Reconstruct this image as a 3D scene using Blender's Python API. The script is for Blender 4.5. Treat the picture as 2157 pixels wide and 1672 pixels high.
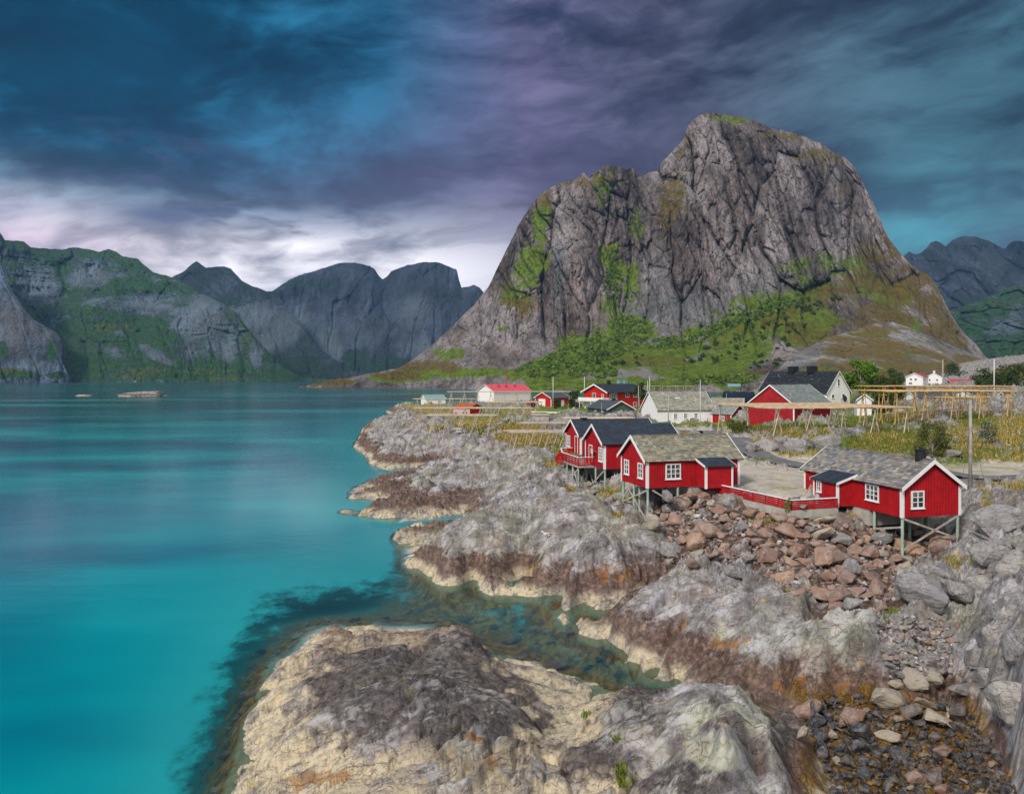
import bpy, bmesh, math, random
import numpy as np
from mathutils import Vector, Matrix, noise as mnoise

sc = bpy.context.scene
for o in list(bpy.data.objects):
    bpy.data.objects.remove(o)
random.seed(7)
RNG = np.random.default_rng(11)
R = math.radians
HAZE = 4.0e-5
# ------------------------------------------------------------------ camera
H, F, CX, HY = 17.0, 1650.0, 1078.5, 792.0        # eye height (m), focal (photo px), principal column, horizon row
cam_d = bpy.data.cameras.new('camera')
cam = bpy.data.objects.new('camera', cam_d)
sc.collection.objects.link(cam)
cam.location = (0, 0, H)
cam.rotation_euler = (R(90), 0, 0)
cam_d.sensor_width = 36.0
cam_d.lens = 36.0 * F / 2157.0
cam_d.shift_y = -(836.0 - HY) / 2157.0
cam_d.clip_start = 0.5
cam_d.clip_end = 30000
sc.camera = cam
# ------------------------------------------------------------------ render / exposure
sc.render.engine = 'CYCLES'
cy = sc.cycles
cy.use_denoising = True
cy.denoising_prefilter = 'NONE'
cy.use_adaptive_sampling = True
cy.adaptive_threshold = 0.02
cy.max_bounces = 5
cy.diffuse_bounces = 2
cy.glossy_bounces = 2
cy.transmission_bounces = 2
cy.transparent_max_bounces = 6
cy.volume_bounces = 0
cy.caustics_reflective = False
cy.caustics_refractive = False
vs = sc.view_settings
vs.view_transform = 'Standard'
vs.look = 'None'
vs.gamma = 1.0
vs.exposure = 1.0
# ------------------------------------------------------------------ sun
SUN_AZ, SUN_EL = -144.0, 38.0                       # azimuth from +Y (deg, + to the right), elevation
sun_d = bpy.data.lights.new('sun', 'SUN')
sun_d.energy = 1.5
sun_d.angle = R(11)
sun_d.color = (1.0, 0.91, 0.80)
sun = bpy.data.objects.new('sun', sun_d)
sc.collection.objects.link(sun)
sdir = Vector((math.sin(R(SUN_AZ)) * math.cos(R(SUN_EL)), math.cos(R(SUN_AZ)) * math.cos(R(SUN_EL)), math.sin(R(SUN_EL))))
sun.rotation_euler = sdir.to_track_quat('Z', 'Y').to_euler()


# ------------------------------------------------------------------ node helper
class G:
    def __init__(s, nt):
        s.nt = nt

    def n(s, t, **kw):
        x = s.nt.nodes.new(t)
        for k, v in kw.items():
            setattr(x, k, v)
        return x

    def put(s, sock, v):
        if v is None:
            return
        if hasattr(v, 'is_output'):
            s.nt.links.new(v, sock)
        else:
            if hasattr(sock.default_value, '__len__') and len(sock.default_value) == 4 and len(v) == 3:
                v = (*v, 1)
            sock.default_value = v

    def math(s, op, a, b=None, c=None, clamp=False):
        x = s.n('ShaderNodeMath', operation=op, use_clamp=clamp)
        s.put(x.inputs[0], a)
        s.put(x.inputs[1], b)
        s.put(x.inputs[2], c)
        return x.outputs[0]

    def add(s, a, b): return s.math('ADD', a, b)
    def mul(s, a, b, clamp=False): return s.math('MULTIPLY', a, b, clamp=clamp)
    def sub(s, a, b): return s.math('SUBTRACT', a, b)

    def vmath(s, op, a, b=None):
        x = s.n('ShaderNodeVectorMath', operation=op)
        s.put(x.inputs[0], a)
        s.put(x.inputs[1], b)
        return x.outputs[0]

    def step(s, v, lo, hi, a=0.0, b=1.0):
        x = s.n('ShaderNodeMapRange', interpolation_type='SMOOTHSTEP')
        for i, q in enumerate((v, lo, hi, a, b)):
            s.put(x.inputs[i], q)
        return x.outputs[0]

    def mix(s, f, a, b, mode='MIX'):
        x = s.n('ShaderNodeMix', data_type='RGBA', blend_type=mode)
        s.put(x.inputs[0], f)
        s.put(x.inputs[6], a)
        s.put(x.inputs[7], b)
        return x.outputs[2]

    def ramp(s, f, stops, ease=False):
        x = s.n('ShaderNodeValToRGB')
        e = x.color_ramp.elements
        if ease:
            x.color_ramp.interpolation = 'EASE'
        while len(e) < len(stops):
            e.new(0.5)
        for q, (p, c) in zip(e, stops):
            q.position = p
            q.color = (*c, 1) if len(c) == 3 else c
        s.put(x.inputs[0], f)
        return x.outputs[0]

    def pos(s):
        return s.n('ShaderNodeNewGeometry').outputs['Position']

    def obj(s):
        return s.n('ShaderNodeTexCoord').outputs['Object']

    def xyz(s, v):
        x = s.n('ShaderNodeSeparateXYZ')
        s.put(x.inputs[0], v)
        return x.outputs

    def comb(s, a, b, c):
        x = s.n('ShaderNodeCombineXYZ')
        for i, q in enumerate((a, b, c)):
            s.put(x.inputs[i], q)
        return x.outputs[0]

    def map(s, v, scale=(1, 1, 1), rot=(0, 0, 0), loc=(0, 0, 0)):
        x = s.n('ShaderNodeMapping')
        s.put(x.inputs[0], v)
        x.inputs[1].default_value = loc
        x.inputs[2].default_value = rot
        x.inputs[3].default_value = scale
        return x.outputs[0]

    def noise(s, v, scale, detail=4, rough=0.55, dist=0.0, color=False):
        x = s.n('ShaderNodeTexNoise')
        s.put(x.inputs['Vector'], v)
        x.inputs['Scale'].default_value = scale
        x.inputs['Detail'].default_value = detail
        x.inputs['Roughness'].default_value = rough
        x.inputs['Distortion'].default_value = dist
        return x.outputs['Color' if color else 'Fac']

    def vor(s, v, scale, feature='DISTANCE_TO_EDGE', out='Distance', rnd=1.0):
        x = s.n('ShaderNodeTexVoronoi', feature=feature)
        s.put(x.inputs['Vector'], v)
        x.inputs['Scale'].default_value = scale
        x.inputs['Randomness'].default_value = rnd
        return x.outputs[out]

    def attr(s, name, out='Color'):
        return s.n('ShaderNodeAttribute', attribute_name=name).outputs[out]

    def bump(s, h, strength=0.5, dist=0.1, nrm=None):
        x = s.n('ShaderNodeBump')
        x.inputs['Strength'].default_value = strength
        x.inputs['Distance'].default_value = dist
        s.put(x.inputs['Height'], h)
        if nrm is not None:
            s.put(x.inputs['Normal'], nrm)
        return x.outputs[0]


def new_mat(name):
    m = bpy.data.materials.new(name)
    m.use_nodes = True
    nt = m.node_tree
    b = nt.nodes['Principled BSDF']
    b.inputs['Roughness'].default_value = 0.8
    b.inputs['Specular IOR Level'].default_value = 0.25
    return m, G(nt), b


# ------------------------------------------------------------------ world: Nishita sky behind a broken cloud deck
wd = bpy.data.worlds.new('World')
sc.world = wd
wd.use_nodes = True
g = G(wd.node_tree)
bgn = wd.node_tree.nodes['Background']
nish = g.n('ShaderNodeTexSky', sky_type='NISHITA')
nish.sun_disc = False
nish.sun_elevation = R(SUN_EL)
nish.sun_rotation = R(SUN_AZ)
tcd = g.n('ShaderNodeTexCoord').outputs['Generated']
dx, dy, dz = g.xyz(tcd)
az = g.mul(g.math('ARCTAN2', dx, dy), 180 / math.pi)      # degrees, 0 = +Y, + = right
el = g.mul(g.math('ARCSINE', dz), 180 / math.pi)
den = g.add(g.math('MAXIMUM', dz, 0.0), 0.45)
cpl = g.comb(g.mul(az, 0.060), g.mul(el, 0.115), 0.0)
cpl = g.map(cpl, scale=(1, 1, 1), rot=(0, 0, R(-16)), loc=(4.3, 2.1, 0))
warp = g.noise(cpl, 0.8, 4, 0.55, color=True)
cpw = g.vmath('ADD', cpl, g.vmath('MULTIPLY', g.vmath('SUBTRACT', warp, (0.5, 0.5, 0.5)), (0.9, 0.7, 0)))
c1 = g.noise(cpw, 0.75, 5, 0.52)
c2 = g.noise(g.map(cpw, scale=(.9, 1.2, 1)), 1.9, 6, 0.54)
c4 = g.noise(g.map(cpw, scale=(.8, 1.3, 1)), 6.0, 6, 0.65)
c3 = g.noise(g.map(cpl, scale=(0.5, 0.9, 1), loc=(9, 3, 0)), 0.8, 3, 0.5)


def gauss(ca, wa, ce, we):
    a = g.math('POWER', g.math('DIVIDE', g.sub(az, ca), wa), 2.0)
    b = g.math('POWER', g.math('DIVIDE', g.sub(el, ce), we), 2.0)
    return g.math('EXPONENT', g.mul(g.add(a, b), -1.0))


# body colours of the deck by direction (radiance after exposure is about these values)
az01 = g.step(az, -34, 34)
deep = g.ramp(az01, [(0.0, (0.0, 0.046, 0.105)), (0.30, (0.0, 0.052, 0.125)), (0.50, (0.028, 0.044, 0.115)), (0.72, (0.042, 0.046, 0.098)), (1.0, (0.016, 0.036, 0.072))])
lit = g.ramp(az01, [(0.0, (0.01, 0.19, 0.36)), (0.3, (0.022, 0.135, 0.27)), (0.52, (0.145, 0.135, 0.27)), (0.75, (0.11, 0.115, 0.19)), (1.0, (0.055, 0.15, 0.21))])
cov = g.step(g.add(g.add(g.mul(c1, 0.55), g.mul(c2, 0.33)), g.mul(c4, 0.12)), 0.425, 0.60)
body = g.mix(cov, deep, lit)
tex = g.ramp(g.add(g.mul(c2, 0.72), g.mul(c4, 0.28)), [(0.36, (0.62, 0.62, 0.66)), (0.5, (1.0, 1.0, 1.0)), (0.64, (1.40, 1.36, 1.32))])
body = g.mix(1.0, body, tex, 'MULTIPLY')
low = g.step(el, 16, 4)                                     # brighter towards the horizon
glow1 = gauss(-17, 9, 6.2, 3.0)
glow2 = gauss(-33, 9, 8.0, 3.0)
glow3 = gauss(-4, 9, 7.4, 3.6)
glow4 = gauss(27.5, 4.5, 8.5, 4.5)
mid = g.mix(cov, (0.085, 0.10, 0.205), g.ramp(az01, [(0.0, (0.24, 0.37, 0.60)), (0.5, (0.40, 0.40, 0.57)), (0.8, (0.17, 0.22, 0.31)), (1.0, (0.13, 0.24, 0.31))]))
body = g.mix(g.mul(low, 0.80), body, mid)
gap = g.step(g.add(g.mul(c2, 0.62), g.mul(c1, 0.38)), 0.40, 0.56)
gf = g.mul(g.math('MINIMUM', g.add(g.add(g.mul(glow1, 2.4), g.mul(glow2, 1.0)), g.mul(glow3, 0.62)), 1.0), g.add(g.mul(gap, 0.72), 0.28))
body = g.mix(gf, body, g.mix(glow2, (1.25, 1.2, 1.28), (0.92, 0.74, 0.90)))
body = g.mix(g.mul(glow4, g.add(g.mul(gap, 0.6), 0.3)), body, (0.10, 0.40, 0.50))
pk = gauss(-5, 13, 13.5, 4.0)
body = g.mix(g.mul(g.mul(pk, c3), 0.55), body, (0.26, 0.19, 0.34))
# ragged scud under the deck
sc1 = g.step(g.noise(g.map(cpw, scale=(1.0, 1.6, 1), loc=(3.3, 7.7, 0)), 1.3, 7, 0.60), 0.50, 0.62)
body = g.mix(g.mul(g.mul(sc1, gauss(-20, 17, 11.5, 4.2)), 0.85), body, (0.075, 0.095, 0.20))
body = g.mix(gauss(-24.0, 2.9, 10.6, .75), body, (0.13, 0.16, 0.29))
# unseen sky behind and above the viewer, brightened to fill-light the foreground
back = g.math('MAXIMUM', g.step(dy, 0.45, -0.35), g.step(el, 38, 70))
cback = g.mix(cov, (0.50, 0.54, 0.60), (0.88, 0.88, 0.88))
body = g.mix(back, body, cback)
clear = g.mix(1.0, nish.outputs[0], (0.06, 0.06, 0.06), 'MULTIPLY')
body = g.mix(0.975, clear, body)
body = g.mix(g.step(el, 0.2, -2.5), body, (0.05, 0.12, 0.15))
WORLD_GAIN = 0.518 * 10
body = g.mix(1.0, body, (WORLD_GAIN,) * 3, 'MULTIPLY')
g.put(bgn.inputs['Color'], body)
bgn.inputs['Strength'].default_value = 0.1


# ------------------------------------------------------------------ pixel <-> world
def P(px, py, z):
    y = (H - z) * F / (py - HY)
    return Vector(((px - CX) / F * y, y, z))


def Q(px, py, y):
    return Vector(((px - CX) / F * y, y, H - (py - HY) / F * y))


# ------------------------------------------------------------------ numpy noise
def _hash(ix, iy, seed):
    with np.errstate(over='ignore'):
        n = (ix.astype(np.int64) * 374761393 + iy.astype(np.int64) * 668265263 + seed * 1442695041).astype(np.uint32)
        n = (n ^ (n >> np.uint32(13))) * np.uint32(1274126177)
        n = (n ^ (n >> np.uint32(15))) * np.uint32(2246822519)
        return n ^ (n >> np.uint32(16))


def perlin(x, y, seed=0):
    ix, iy = np.floor(x), np.floor(y)
    fx, fy = x - ix, y - iy
    u = fx * fx * fx * (fx * (fx * 6 - 15) + 10)
    v = fy * fy * fy * (fy * (fy * 6 - 15) + 10)

    def gr(ox, oy):
        a = _hash(ix + ox, iy + oy, seed) * (2 * math.pi / 4294967296.0)
        return np.cos(a) * (fx - ox) + np.sin(a) * (fy - oy)
    a, b, c, d = gr(0, 0), gr(1, 0), gr(0, 1), gr(1, 1)
    return ((a + (b - a) * u) * (1 - v) + (c + (d - c) * u) * v) * 1.5


def fbm(x, y, oct=4, seed=0, gain=0.5, ridged=False):
    s, a, t = 0, 1.0, 0.0
    for i in range(oct):
        p = perlin(x * 2 ** i + i * 17.3, y * 2 ** i - i * 9.1, seed + i)
        s = s + a * ((1 - 2 * np.abs(p)) if ridged else p)
        t += a
        a *= gain
    return s / t


def voronoi(x, y, seed=0):
    ix, iy = np.floor(x), np.floor(y)
    f1 = np.full(x.shape, 9.0)
    f2 = np.full(x.shape, 9.0)
    cid = np.zeros(x.shape)
    dxv = np.zeros(x.shape)
    dyv = np.zeros(x.shape)
    for ox in (-1, 0, 1):
        for oy in (-1, 0, 1):
            h1 = _hash(ix + ox, iy + oy, seed) / 4294967296.0
            h2 = _hash(ix + ox, iy + oy, seed + 77) / 4294967296.0
            ax, ay = ix + ox + 0.1 + h1 * 0.8 - x, iy + oy + 0.1 + h2 * 0.8 - y
            d = np.sqrt(ax * ax + ay * ay)
            n = d < f1
            f2 = np.where(n, f1, np.minimum(f2, d))
            f1 = np.where(n, d, f1)
            cid = np.where(n, _hash(ix + ox, iy + oy, seed + 191) / 4294967296.0, cid)
            dxv = np.where(n, ax, dxv)
            dyv = np.where(n, ay, dyv)
    return f1, f2, cid, dxv, dyv


def sstep(x, a, b):
    t = np.clip((x - a) / (b - a), 0, 1)
    return t * t * (3 - 2 * t)


class RBF:
    def __init__(s, pts, vals, c=0.02, lam=1e-3):
        s.p, s.c = np.asarray(pts, float), c
        v = np.asarray(vals, float)
        s.m = v.mean()
        k = np.sqrt(((s.p[:, None] - s.p[None]) ** 2).sum(-1) + c * c)
        k -= lam * np.eye(len(v))
        n = len(v)
        A = np.zeros((n + 1, n + 1))
        A[:n, :n] = k
        A[:n, n] = 1
        A[n, :n] = 1
        s.w = np.linalg.solve(A, np.append(v - s.m, 0))

    def __call__(s, a, b):
        sh = a.shape
        a, b = a.ravel(), b.ravel()
        out = np.empty(a.shape)
        for i in range(0, len(a), 20000):
            k = np.sqrt((a[i:i + 20000, None] - s.p[None, :, 0]) ** 2 + (b[i:i + 20000, None] - s.p[None, :, 1]) ** 2 + s.c ** 2)
            out[i:i + 20000] = k @ s.w[:-1] + s.w[-1] + s.m
        return out.reshape(sh)


# ------------------------------------------------------------------ terrain control points: (photo column, photo row, height)
T = '''
490 1672 0|505 1600 0|520 1540 0|555 1470 0|572 1420 0|600 1390 .1|660 1362 .2|700 1356 .7|780 1342 1.1|860 1350 .9|960 1340 1.4|1000 1352 1
1022 1385 0|1036 1405 -.1|1060 1408 .1|1130 1418 -.05|1200 1432 -.3|1290 1450 -.25|1150 1445 .35|1250 1465 .2|1330 1457 .35
800 1450 2.3|700 1480 1.9|900 1480 2.7|1000 1440 1.9|1000 1550 2.1|700 1600 1.5|560 1620 .55|850 1620 1.7|1100 1480 1.6|1100 1590 1.4|620 1450 1.2|640 1540 1.4
1150 1560 .5|1210 1530 .45|1270 1490 1.8|1300 1520 2.1|1200 1650 1.4|1260 1600 1.3|900 1400 1.9|800 1385 1.7|950 1660 1.6|700 1665 1.2|1050 1665 1.4
1490 1450 3.1|1440 1470 2.9|1560 1460 3.1|1550 1490 3.5|1620 1560 3.1|1450 1560 3.1|1520 1560 3.7|1500 1640 2.5|1690 1590 1.2|1350 1600 2.1|1400 1665 1.9|1600 1665 1.5|1380 1520 2.4|1670 1660 .7
1350 1458 -.2|1420 1456 -.1|1480 1436 .5|1580 1462 .9|1660 1480 .6|1700 1520 .4|1720 1600 .2|1740 1650 -.15
1780 1480 .7|1850 1460 1|1800 1560 .4|1900 1540 .4|1850 1640 .25|1950 1600 .25|1980 1480 .8|2030 1540 .35|2050 1640 .3|2120 1665 .5|1980 1665 .25
2060 1480 1.6|2075 1420 3|2110 1400 3.9|2157 1400 5|2157 1600 3|2100 1560 1.1|2157 1500 4.4|2090 1500 2|2250 1500 6|2250 1660 4
1190 1318 0|1215 1345 0|1260 1370 0|1300 1385 0|1312 1402 0|1352 1424 0|1440 1445 .1|1250 1272 .15|1290 1266 .35|1350 1240 .5|1400 1205 1.2|1225 1300 .5
1350 1290 2|1450 1250 3|1500 1205 3.4|1550 1180 3.7|1600 1230 3.8|1500 1320 2.2|1450 1370 1.2|1400 1400 .7|1600 1330 2.9|1560 1400 1.6|1500 1420 .9|1680 1250 3.8|1700 1330 3.3
1650 1420 1.6|1800 1340 3.3|1850 1300 3.7|1850 1400 2.2|1750 1430 1.4|1300 1310 1.2|1340 1360 .8|1740 1380 2.5|1600 1440 1
1470 1042 6.1|1560 1066 6|1660 1082 6|1760 1078 5.9|1450 1120 4.5|1550 1125 4.6|1650 1150 4.4|1650 1200 4|1750 1150 4.6|1750 1210 4.1|1850 1200 4.0|1850 1130 4.5|1900 1175 3.3|1960 1130 4.2|1820 1080 5.6|1420 1060 5.2|1500 1080 5.3|1600 1100 5.2|1700 1110 5.3|1780 1110 5.2
862 1190 0|880 1205 0|950 1225 0|1010 1240 0|1080 1252 0|1150 1262 0|1230 1270 0|866 1172 0|900 1152 0|832 1128 0|850 1143 0|950 1097 0|985 1084 0|890 1112 .1
950 1180 1.7|1000 1150 2.5|1050 1130 3|1100 1100 3.6|1000 1105 1.1|1040 1060 2|1100 1040 3.9|1150 1100 4.1|1200 1080 4.5|1250 1070 4.8|1250 1130 3.8|1300 1110 3.9|1150 1170 2.9|1200 1215 1.7|1300 1190 2.3|1300 1235 .9|1380 1180 2|1100 1210 1.4|1350 1130 3.4|920 1125 .7|1020 1200 1.3|1240 1180 2.7
1150 1010 5|1200 1030 4.7|1100 1000 4.1|1150 960 5.2|1180 990 5.2
722 1080 0|760 1087 0|820 1090 0|900 1087 0|970 1077 0|745 1047 0|762 1030 0|820 1011 0|870 1000 0|920 991 0|990 1078 .05
800 1060 .9|850 1030 1.3|900 1040 1.6|950 1010 2.3|1000 1000 3.2|1000 1050 1.3|1050 970 4|1100 970 4.7|1060 1020 2.7|1000 1070 .6|780 1070 .6|900 1070 .7|940 1060 1
752 941 0|775 962 0|790 979 0|850 986 0|900 986 0|935 988 0|760 930 .2|780 912 1|800 895 2|830 879 3|870 864 4.2|880 853 3.6|960 985 .15
850 930 4|900 910 5.5|950 920 5.2|1000 920 6|850 900 4.6|900 880 6|950 890 6.5|1050 900 6.7|900 950 2.3|850 960 1|950 950 2.9|1000 950 3.2|1050 940 4.2|940 975 .6|1080 920 6|1000 965 1.6|1050 955 3
1100 880 6.6|1150 900 6.5|1200 930 6.3|1180 955 6|1230 1000 5.6|1228 1046 4.1|1275 1032 4.9|1309 1056 4.7|1335 1092 3.8|1361 1102 3.8|1395 1050 5.4|1290 1000 5.8|1320 1010 5.9
1400 910 6.3|1500 905 6.4|1300 875 6.6|1200 862 6.6|1100 856 6.2|1000 852 5.4|900 852 4.2|870 850 2.5|1400 890 6.4|1250 870 6.6|960 870 6.3|1040 870 6.4
1560 985 6.8|1660 1000 6.8|1600 1030 6.8|1690 1040 6.7|1480 1000 6.8|1450 960 6.7|1550 955 6.8|1640 962 6.8|1720 975 6.8|1800 1000 6.8|1900 1010 6.6|1520 925 6.5|1560 905 6.6
1600 960 7|1700 965 7|1780 960 7.2|1600 918 8|1660 920 8.6|1720 925 8.6|1780 930 8.7|1620 900 8|1700 905 8.2|1800 905 8.2|1850 960 7.4|1900 930 8.2|1900 890 8.4|1960 930 8.4|2000 970 7.4
2000 1005 7|2100 1005 7|2157 1005 7.1|2100 985 7.2|2157 985 7.3|2100 960 7.8|2157 950 8.5|2080 920 9|2020 900 9.2|2060 880 9.6|2120 900 9.7|2157 890 10|1980 872 9.6|2100 870 10
2060 1052 6.6|2100 1030 7.2|2157 1045 7.5|2060 1100 6|2100 1150 5.9|2157 1200 6|2045 1180 4.5|2100 1250 4.9|2020 1200 4.1|1950 1250 4.2|2018 1148 4|1960 1196 4.7|2000 1320 3|2080 1330 3.7|2157 1300 5|1900 1420 1.9|1960 1400 2.1|2040 1400 2.6|1900 1300 3.7|1850 1250 3.9|2250 1200 7|2250 1030 8
1300 850 6.6|1400 845 6.6|1500 845 6.6|1600 860 7|1700 850 7.4|1800 850 8|1850 840 8.4|1900 835 9.2
'''
TW = '''
-10 420 3|-40 420 -6|-60 330 -5|-80 250 -9|40 420 2|80 420 3|120 450 5|170 450 7|230 450 10|300 450 14|330 600 20|260 600 12|200 600 8|130 600 -3|60 600 -6|-20 600 -9|-60 600 -10|160 750 -8|300 750 10|390 750 24|430 900 28|470 700 36|420 560 27|380 480 22
'''
TS = '''
700 1310 -1.2|900 1285 -1.5|600 1385 -1.3|1100 1320 -2.0|1200 1380 -1.8|1280 1420 -1.3|1240 1350 -1.5|1280 1412 -1.5|1335 1438 -1.1|1385 1447 -.8|1420 1450 -.5|1305 1425 -1.3|480 1580 -1.4|430 1660 -1.8|560 1320 -2.4|800 1245 -2.6|450 1480 -3.2|350 1660 -3.6|300 1500 -7|400 1350 -6|600 1250 -5|750 1200 -5|880 1240 -1.4|1000 1262 -1.5|1100 1280 -1.9|1000 1320 -1.9|820 1150 -1.5|780 1110 -2.5|900 1120 -.8|700 1090 -2.2|680 1060 -3|730 1000 -3.5|850 1000 -1.2|720 940 -3|700 900 -6|780 880 -6|830 855 -8|500 1150 -9|600 1050 -9|640 980 -9|400 1250 -10|200 1600 -10|100 1660 -11|600 930 -11|400 1000 -12|500 870 -12|150 1200 -12|-100 1400 -13|-100 1000 -13|250 900 -13|850 830 -12
540 1440 -.7|560 1400 -.6|495 1540 -.7|460 1640 -.9|640 1345 -.6|1050 1370 -1|960 1310 -1.2|1150 1300 -1.7|1225 1335 -1.0|1180 1290 -1.2|820 1330 -.9|1060 1385 -.6|1100 1405 -.4|1330 1420 -.6
'''
cp = []
for ln in (T + TS).replace('\n', '|').split('|'):
    if ln.strip():
        a, b, c = map(float, ln.split())
        cp.append(P(a, b, c))
for ln in TW.replace('\n', '|').split('|'):
    if ln.strip():
        cp.append(Vector(tuple(map(float, ln.split()))))
cpu = [((p.x / p.y) * 2.2, math.log(p.y)) for p in cp]
terr0 = RBF(cpu, [p.z for p in cp], c=0.012, lam=0.004)

# painted ground cover: (column, row, rx, ry, strength) ellipses in the photo, turned into ground areas
COVER = {
    'green': '''960 850 90 8 0.84|900 872 40 8 0.72|1060 875 60 14 0.84|1130 875 70 12 1.08|1180 862 60 8 1.20|1010 895 60 22 0.90|980 868 60 12 0.84|1100 905 60 18 0.60|1230 985 22 10 0.60|1300 865 140 10 1|1430 898 130 6 .9|1560 905 70 14 .9|1520 900 40 22 .9|1700 905 130 10 .95|1800 950 110 32 .85|1880 935 80 34 .95|1960 940 80 40 .8|2060 965 120 22 .8|1900 985 90 16 .9|2050 890 70 16 .8|1640 972 70 5 .9|1560 965 60 6 .6|1890 1100 60 12 .4|1890 1290 40 16 .9|1920 1215 20 7 .4|1700 840 500 14 .9|1500 870 100 10 .9|2060 1180 20 10 .5|1960 1090 30 14 .5|2000 1180 30 6 .5|1180 935 70 14 0.66|1640 1085 60 7 .6|1740 1088 50 6 .7|1700 865 260 12 .9|1840 890 110 20 .9|1300 1575 30 10 .7|1240 1505 20 5 .8|1310 1640 14 20 .8''',
    'dry': '''920 880 60 14 0.84|1110 930 70 12 1.26|1080 905 60 10 0.98|1240 960 30 10 1.12|980 900 50 6 0.84|1010 890 80 14 0.74|890 858 40 8 0.98|970 872 60 8 0.74|1060 850 90 7 0.98|900 862 60 14 0.85|1000 845 140 7 1.06|1130 850 90 8 0.74|1120 945 60 16 0.85|1200 962 50 12 0.80|1260 935 40 14 0.95|1250 1045 90 12 0.72|1320 1062 40 10 0.68|1310 1085 22 14 0.68|1090 915 70 16 0.74|1000 930 60 8 0.48|940 905 60 8 0.53|870 905 50 6 0.32|1170 985 22 7 0.95|1200 1035 30 9 0.61|1650 918 110 14 0.68|1590 945 40 22 0.68|1680 962 120 9 0.68|1860 935 60 30 0.57|2040 930 70 36 0.64|2130 910 60 40 0.72|2120 970 70 20 0.68|2100 1030 60 10 0.72|2080 1060 14 26 0.46|1900 975 90 16 0.46|1990 1190 40 10 0.57|1960 1215 16 18 0.46|2130 1110 10 50 0.53|1640 1092 130 9 0.49|1790 1085 40 10 0.53|1570 955 50 10 0.53|1460 925 90 6 0.46|1930 880 60 12 0.61|2157 1040 40 12 0.68|1510 1235 50 5 0.30|1640 1255 60 5 0.38|1460 1225 30 4 0.38|1100 870 60 8 0.64|1480 893 60 3 0.46|1560 925 40 18 0.46|2060 1230 12 30 0.38|2120 1280 40 6 0.30''',
    'gravel': '''1520 926 44 14 1|1450 908 70 9 1|1690 1005 40 40 1.1|1570 1000 40 30 1|1600 963 50 8 1|1660 973 50 8 1|1562 952 18 9 1|1720 983 40 8 1|1610 1010 75 34 1|1540 985 50 22 .9|1660 1040 50 16 1|1750 1005 90 26 1|2090 995 120 20 1.1|1450 908 120 7 .9|1180 866 20 4 .4|1330 960 90 40 .6|1500 1030 50 10 .6''',
    'path': '''1880 960 34 8 .8|1920 935 26 10 .8|1850 985 26 8 .7|1960 912 20 8 .5''',
    'lichen': '''1560 1520 110 70 .8|1480 1600 120 50 .7|1600 1590 60 40 .7|1540 1350 80 30 .4''',
    'dark': '''850 1500 200 70 1.2|1000 1520 120 50 1.1|720 1490 80 30 .9|960 1370 60 18 .9|880 1440 170 48 1.35|960 1480 140 60 1.35|760 1440 120 36 1.22|800 1395 110 24 1.22|1000 1400 50 30 1.08|1030 1510 90 50 1.15|1340 1500 70 60 0.94|1100 1530 70 26 0.94|1130 1590 60 26 0.74|1430 1665 120 26 0.94|1655 1545 40 50 0.94|940 1545 70 20 0.81|1260 1620 110 40 0.81|900 1590 60 14 0.54''',
    'rust': '''1380 1140 50 30 0.37|1420 1150 26 50 0.37|960 960 80 10 0.43|1060 945 50 8 0.50|1180 1205 160 18 0.37|1330 1210 70 26 0.50|1280 1210 60 22 0.43|1560 1370 90 14 0.50|1450 1320 60 26 0.25|1010 1470 24 8 0.56|1090 1475 44 6 0.62|700 1650 60 16 0.62|660 1625 40 14 0.56|1000 1580 30 16 0.56|1030 1500 14 30 0.50|1380 1500 14 22 0.62|1330 1570 12 12 0.56|1030 1630 30 12 0.56|830 1605 20 5 0.50|620 1650 30 16 0.56|900 1650 20 10 0.37|700 1535 14 6 0.50|760 1560 14 6 0.50|1160 1560 60 14 0.50|1700 1450 110 22 0.56|1800 1620 110 50 0.50|1900 1560 120 60 0.31|1850 1480 90 26 0.37''',
    'scree': '''1560 1110 120 55 1|1680 1150 150 80 1|1820 1170 130 90 1|1940 1150 70 50 1|1430 1090 50 50 1|1460 1140 50 50 .9|1880 1260 60 40 .9|1780 1260 90 40 .9''',
    'kelp': '''1850 1600 150 70 1|1960 1560 90 90 .9|1780 1500 110 40 .9|1900 1640 200 50 1|1700 1480 50 30 .7''',
}
cov_b = {k: [tuple(map(float, q.split())) for q in v.replace('\n', '|').split('|') if q.strip()] for k, v in COVER.items()}


def cover(name, px, py, nz):
    m = np.zeros(px.shape)
    for cx, cy_, rx, ry, s in cov_b[name]:
        d = np.sqrt(((px - cx) / rx) ** 2 + ((py - cy_) / ry) ** 2)
        m = np.maximum(m, s * np.clip(1.5 - d, 0, 1.0))
    return sstep(m + nz * 0.72, 0.30, 0.72)


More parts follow.
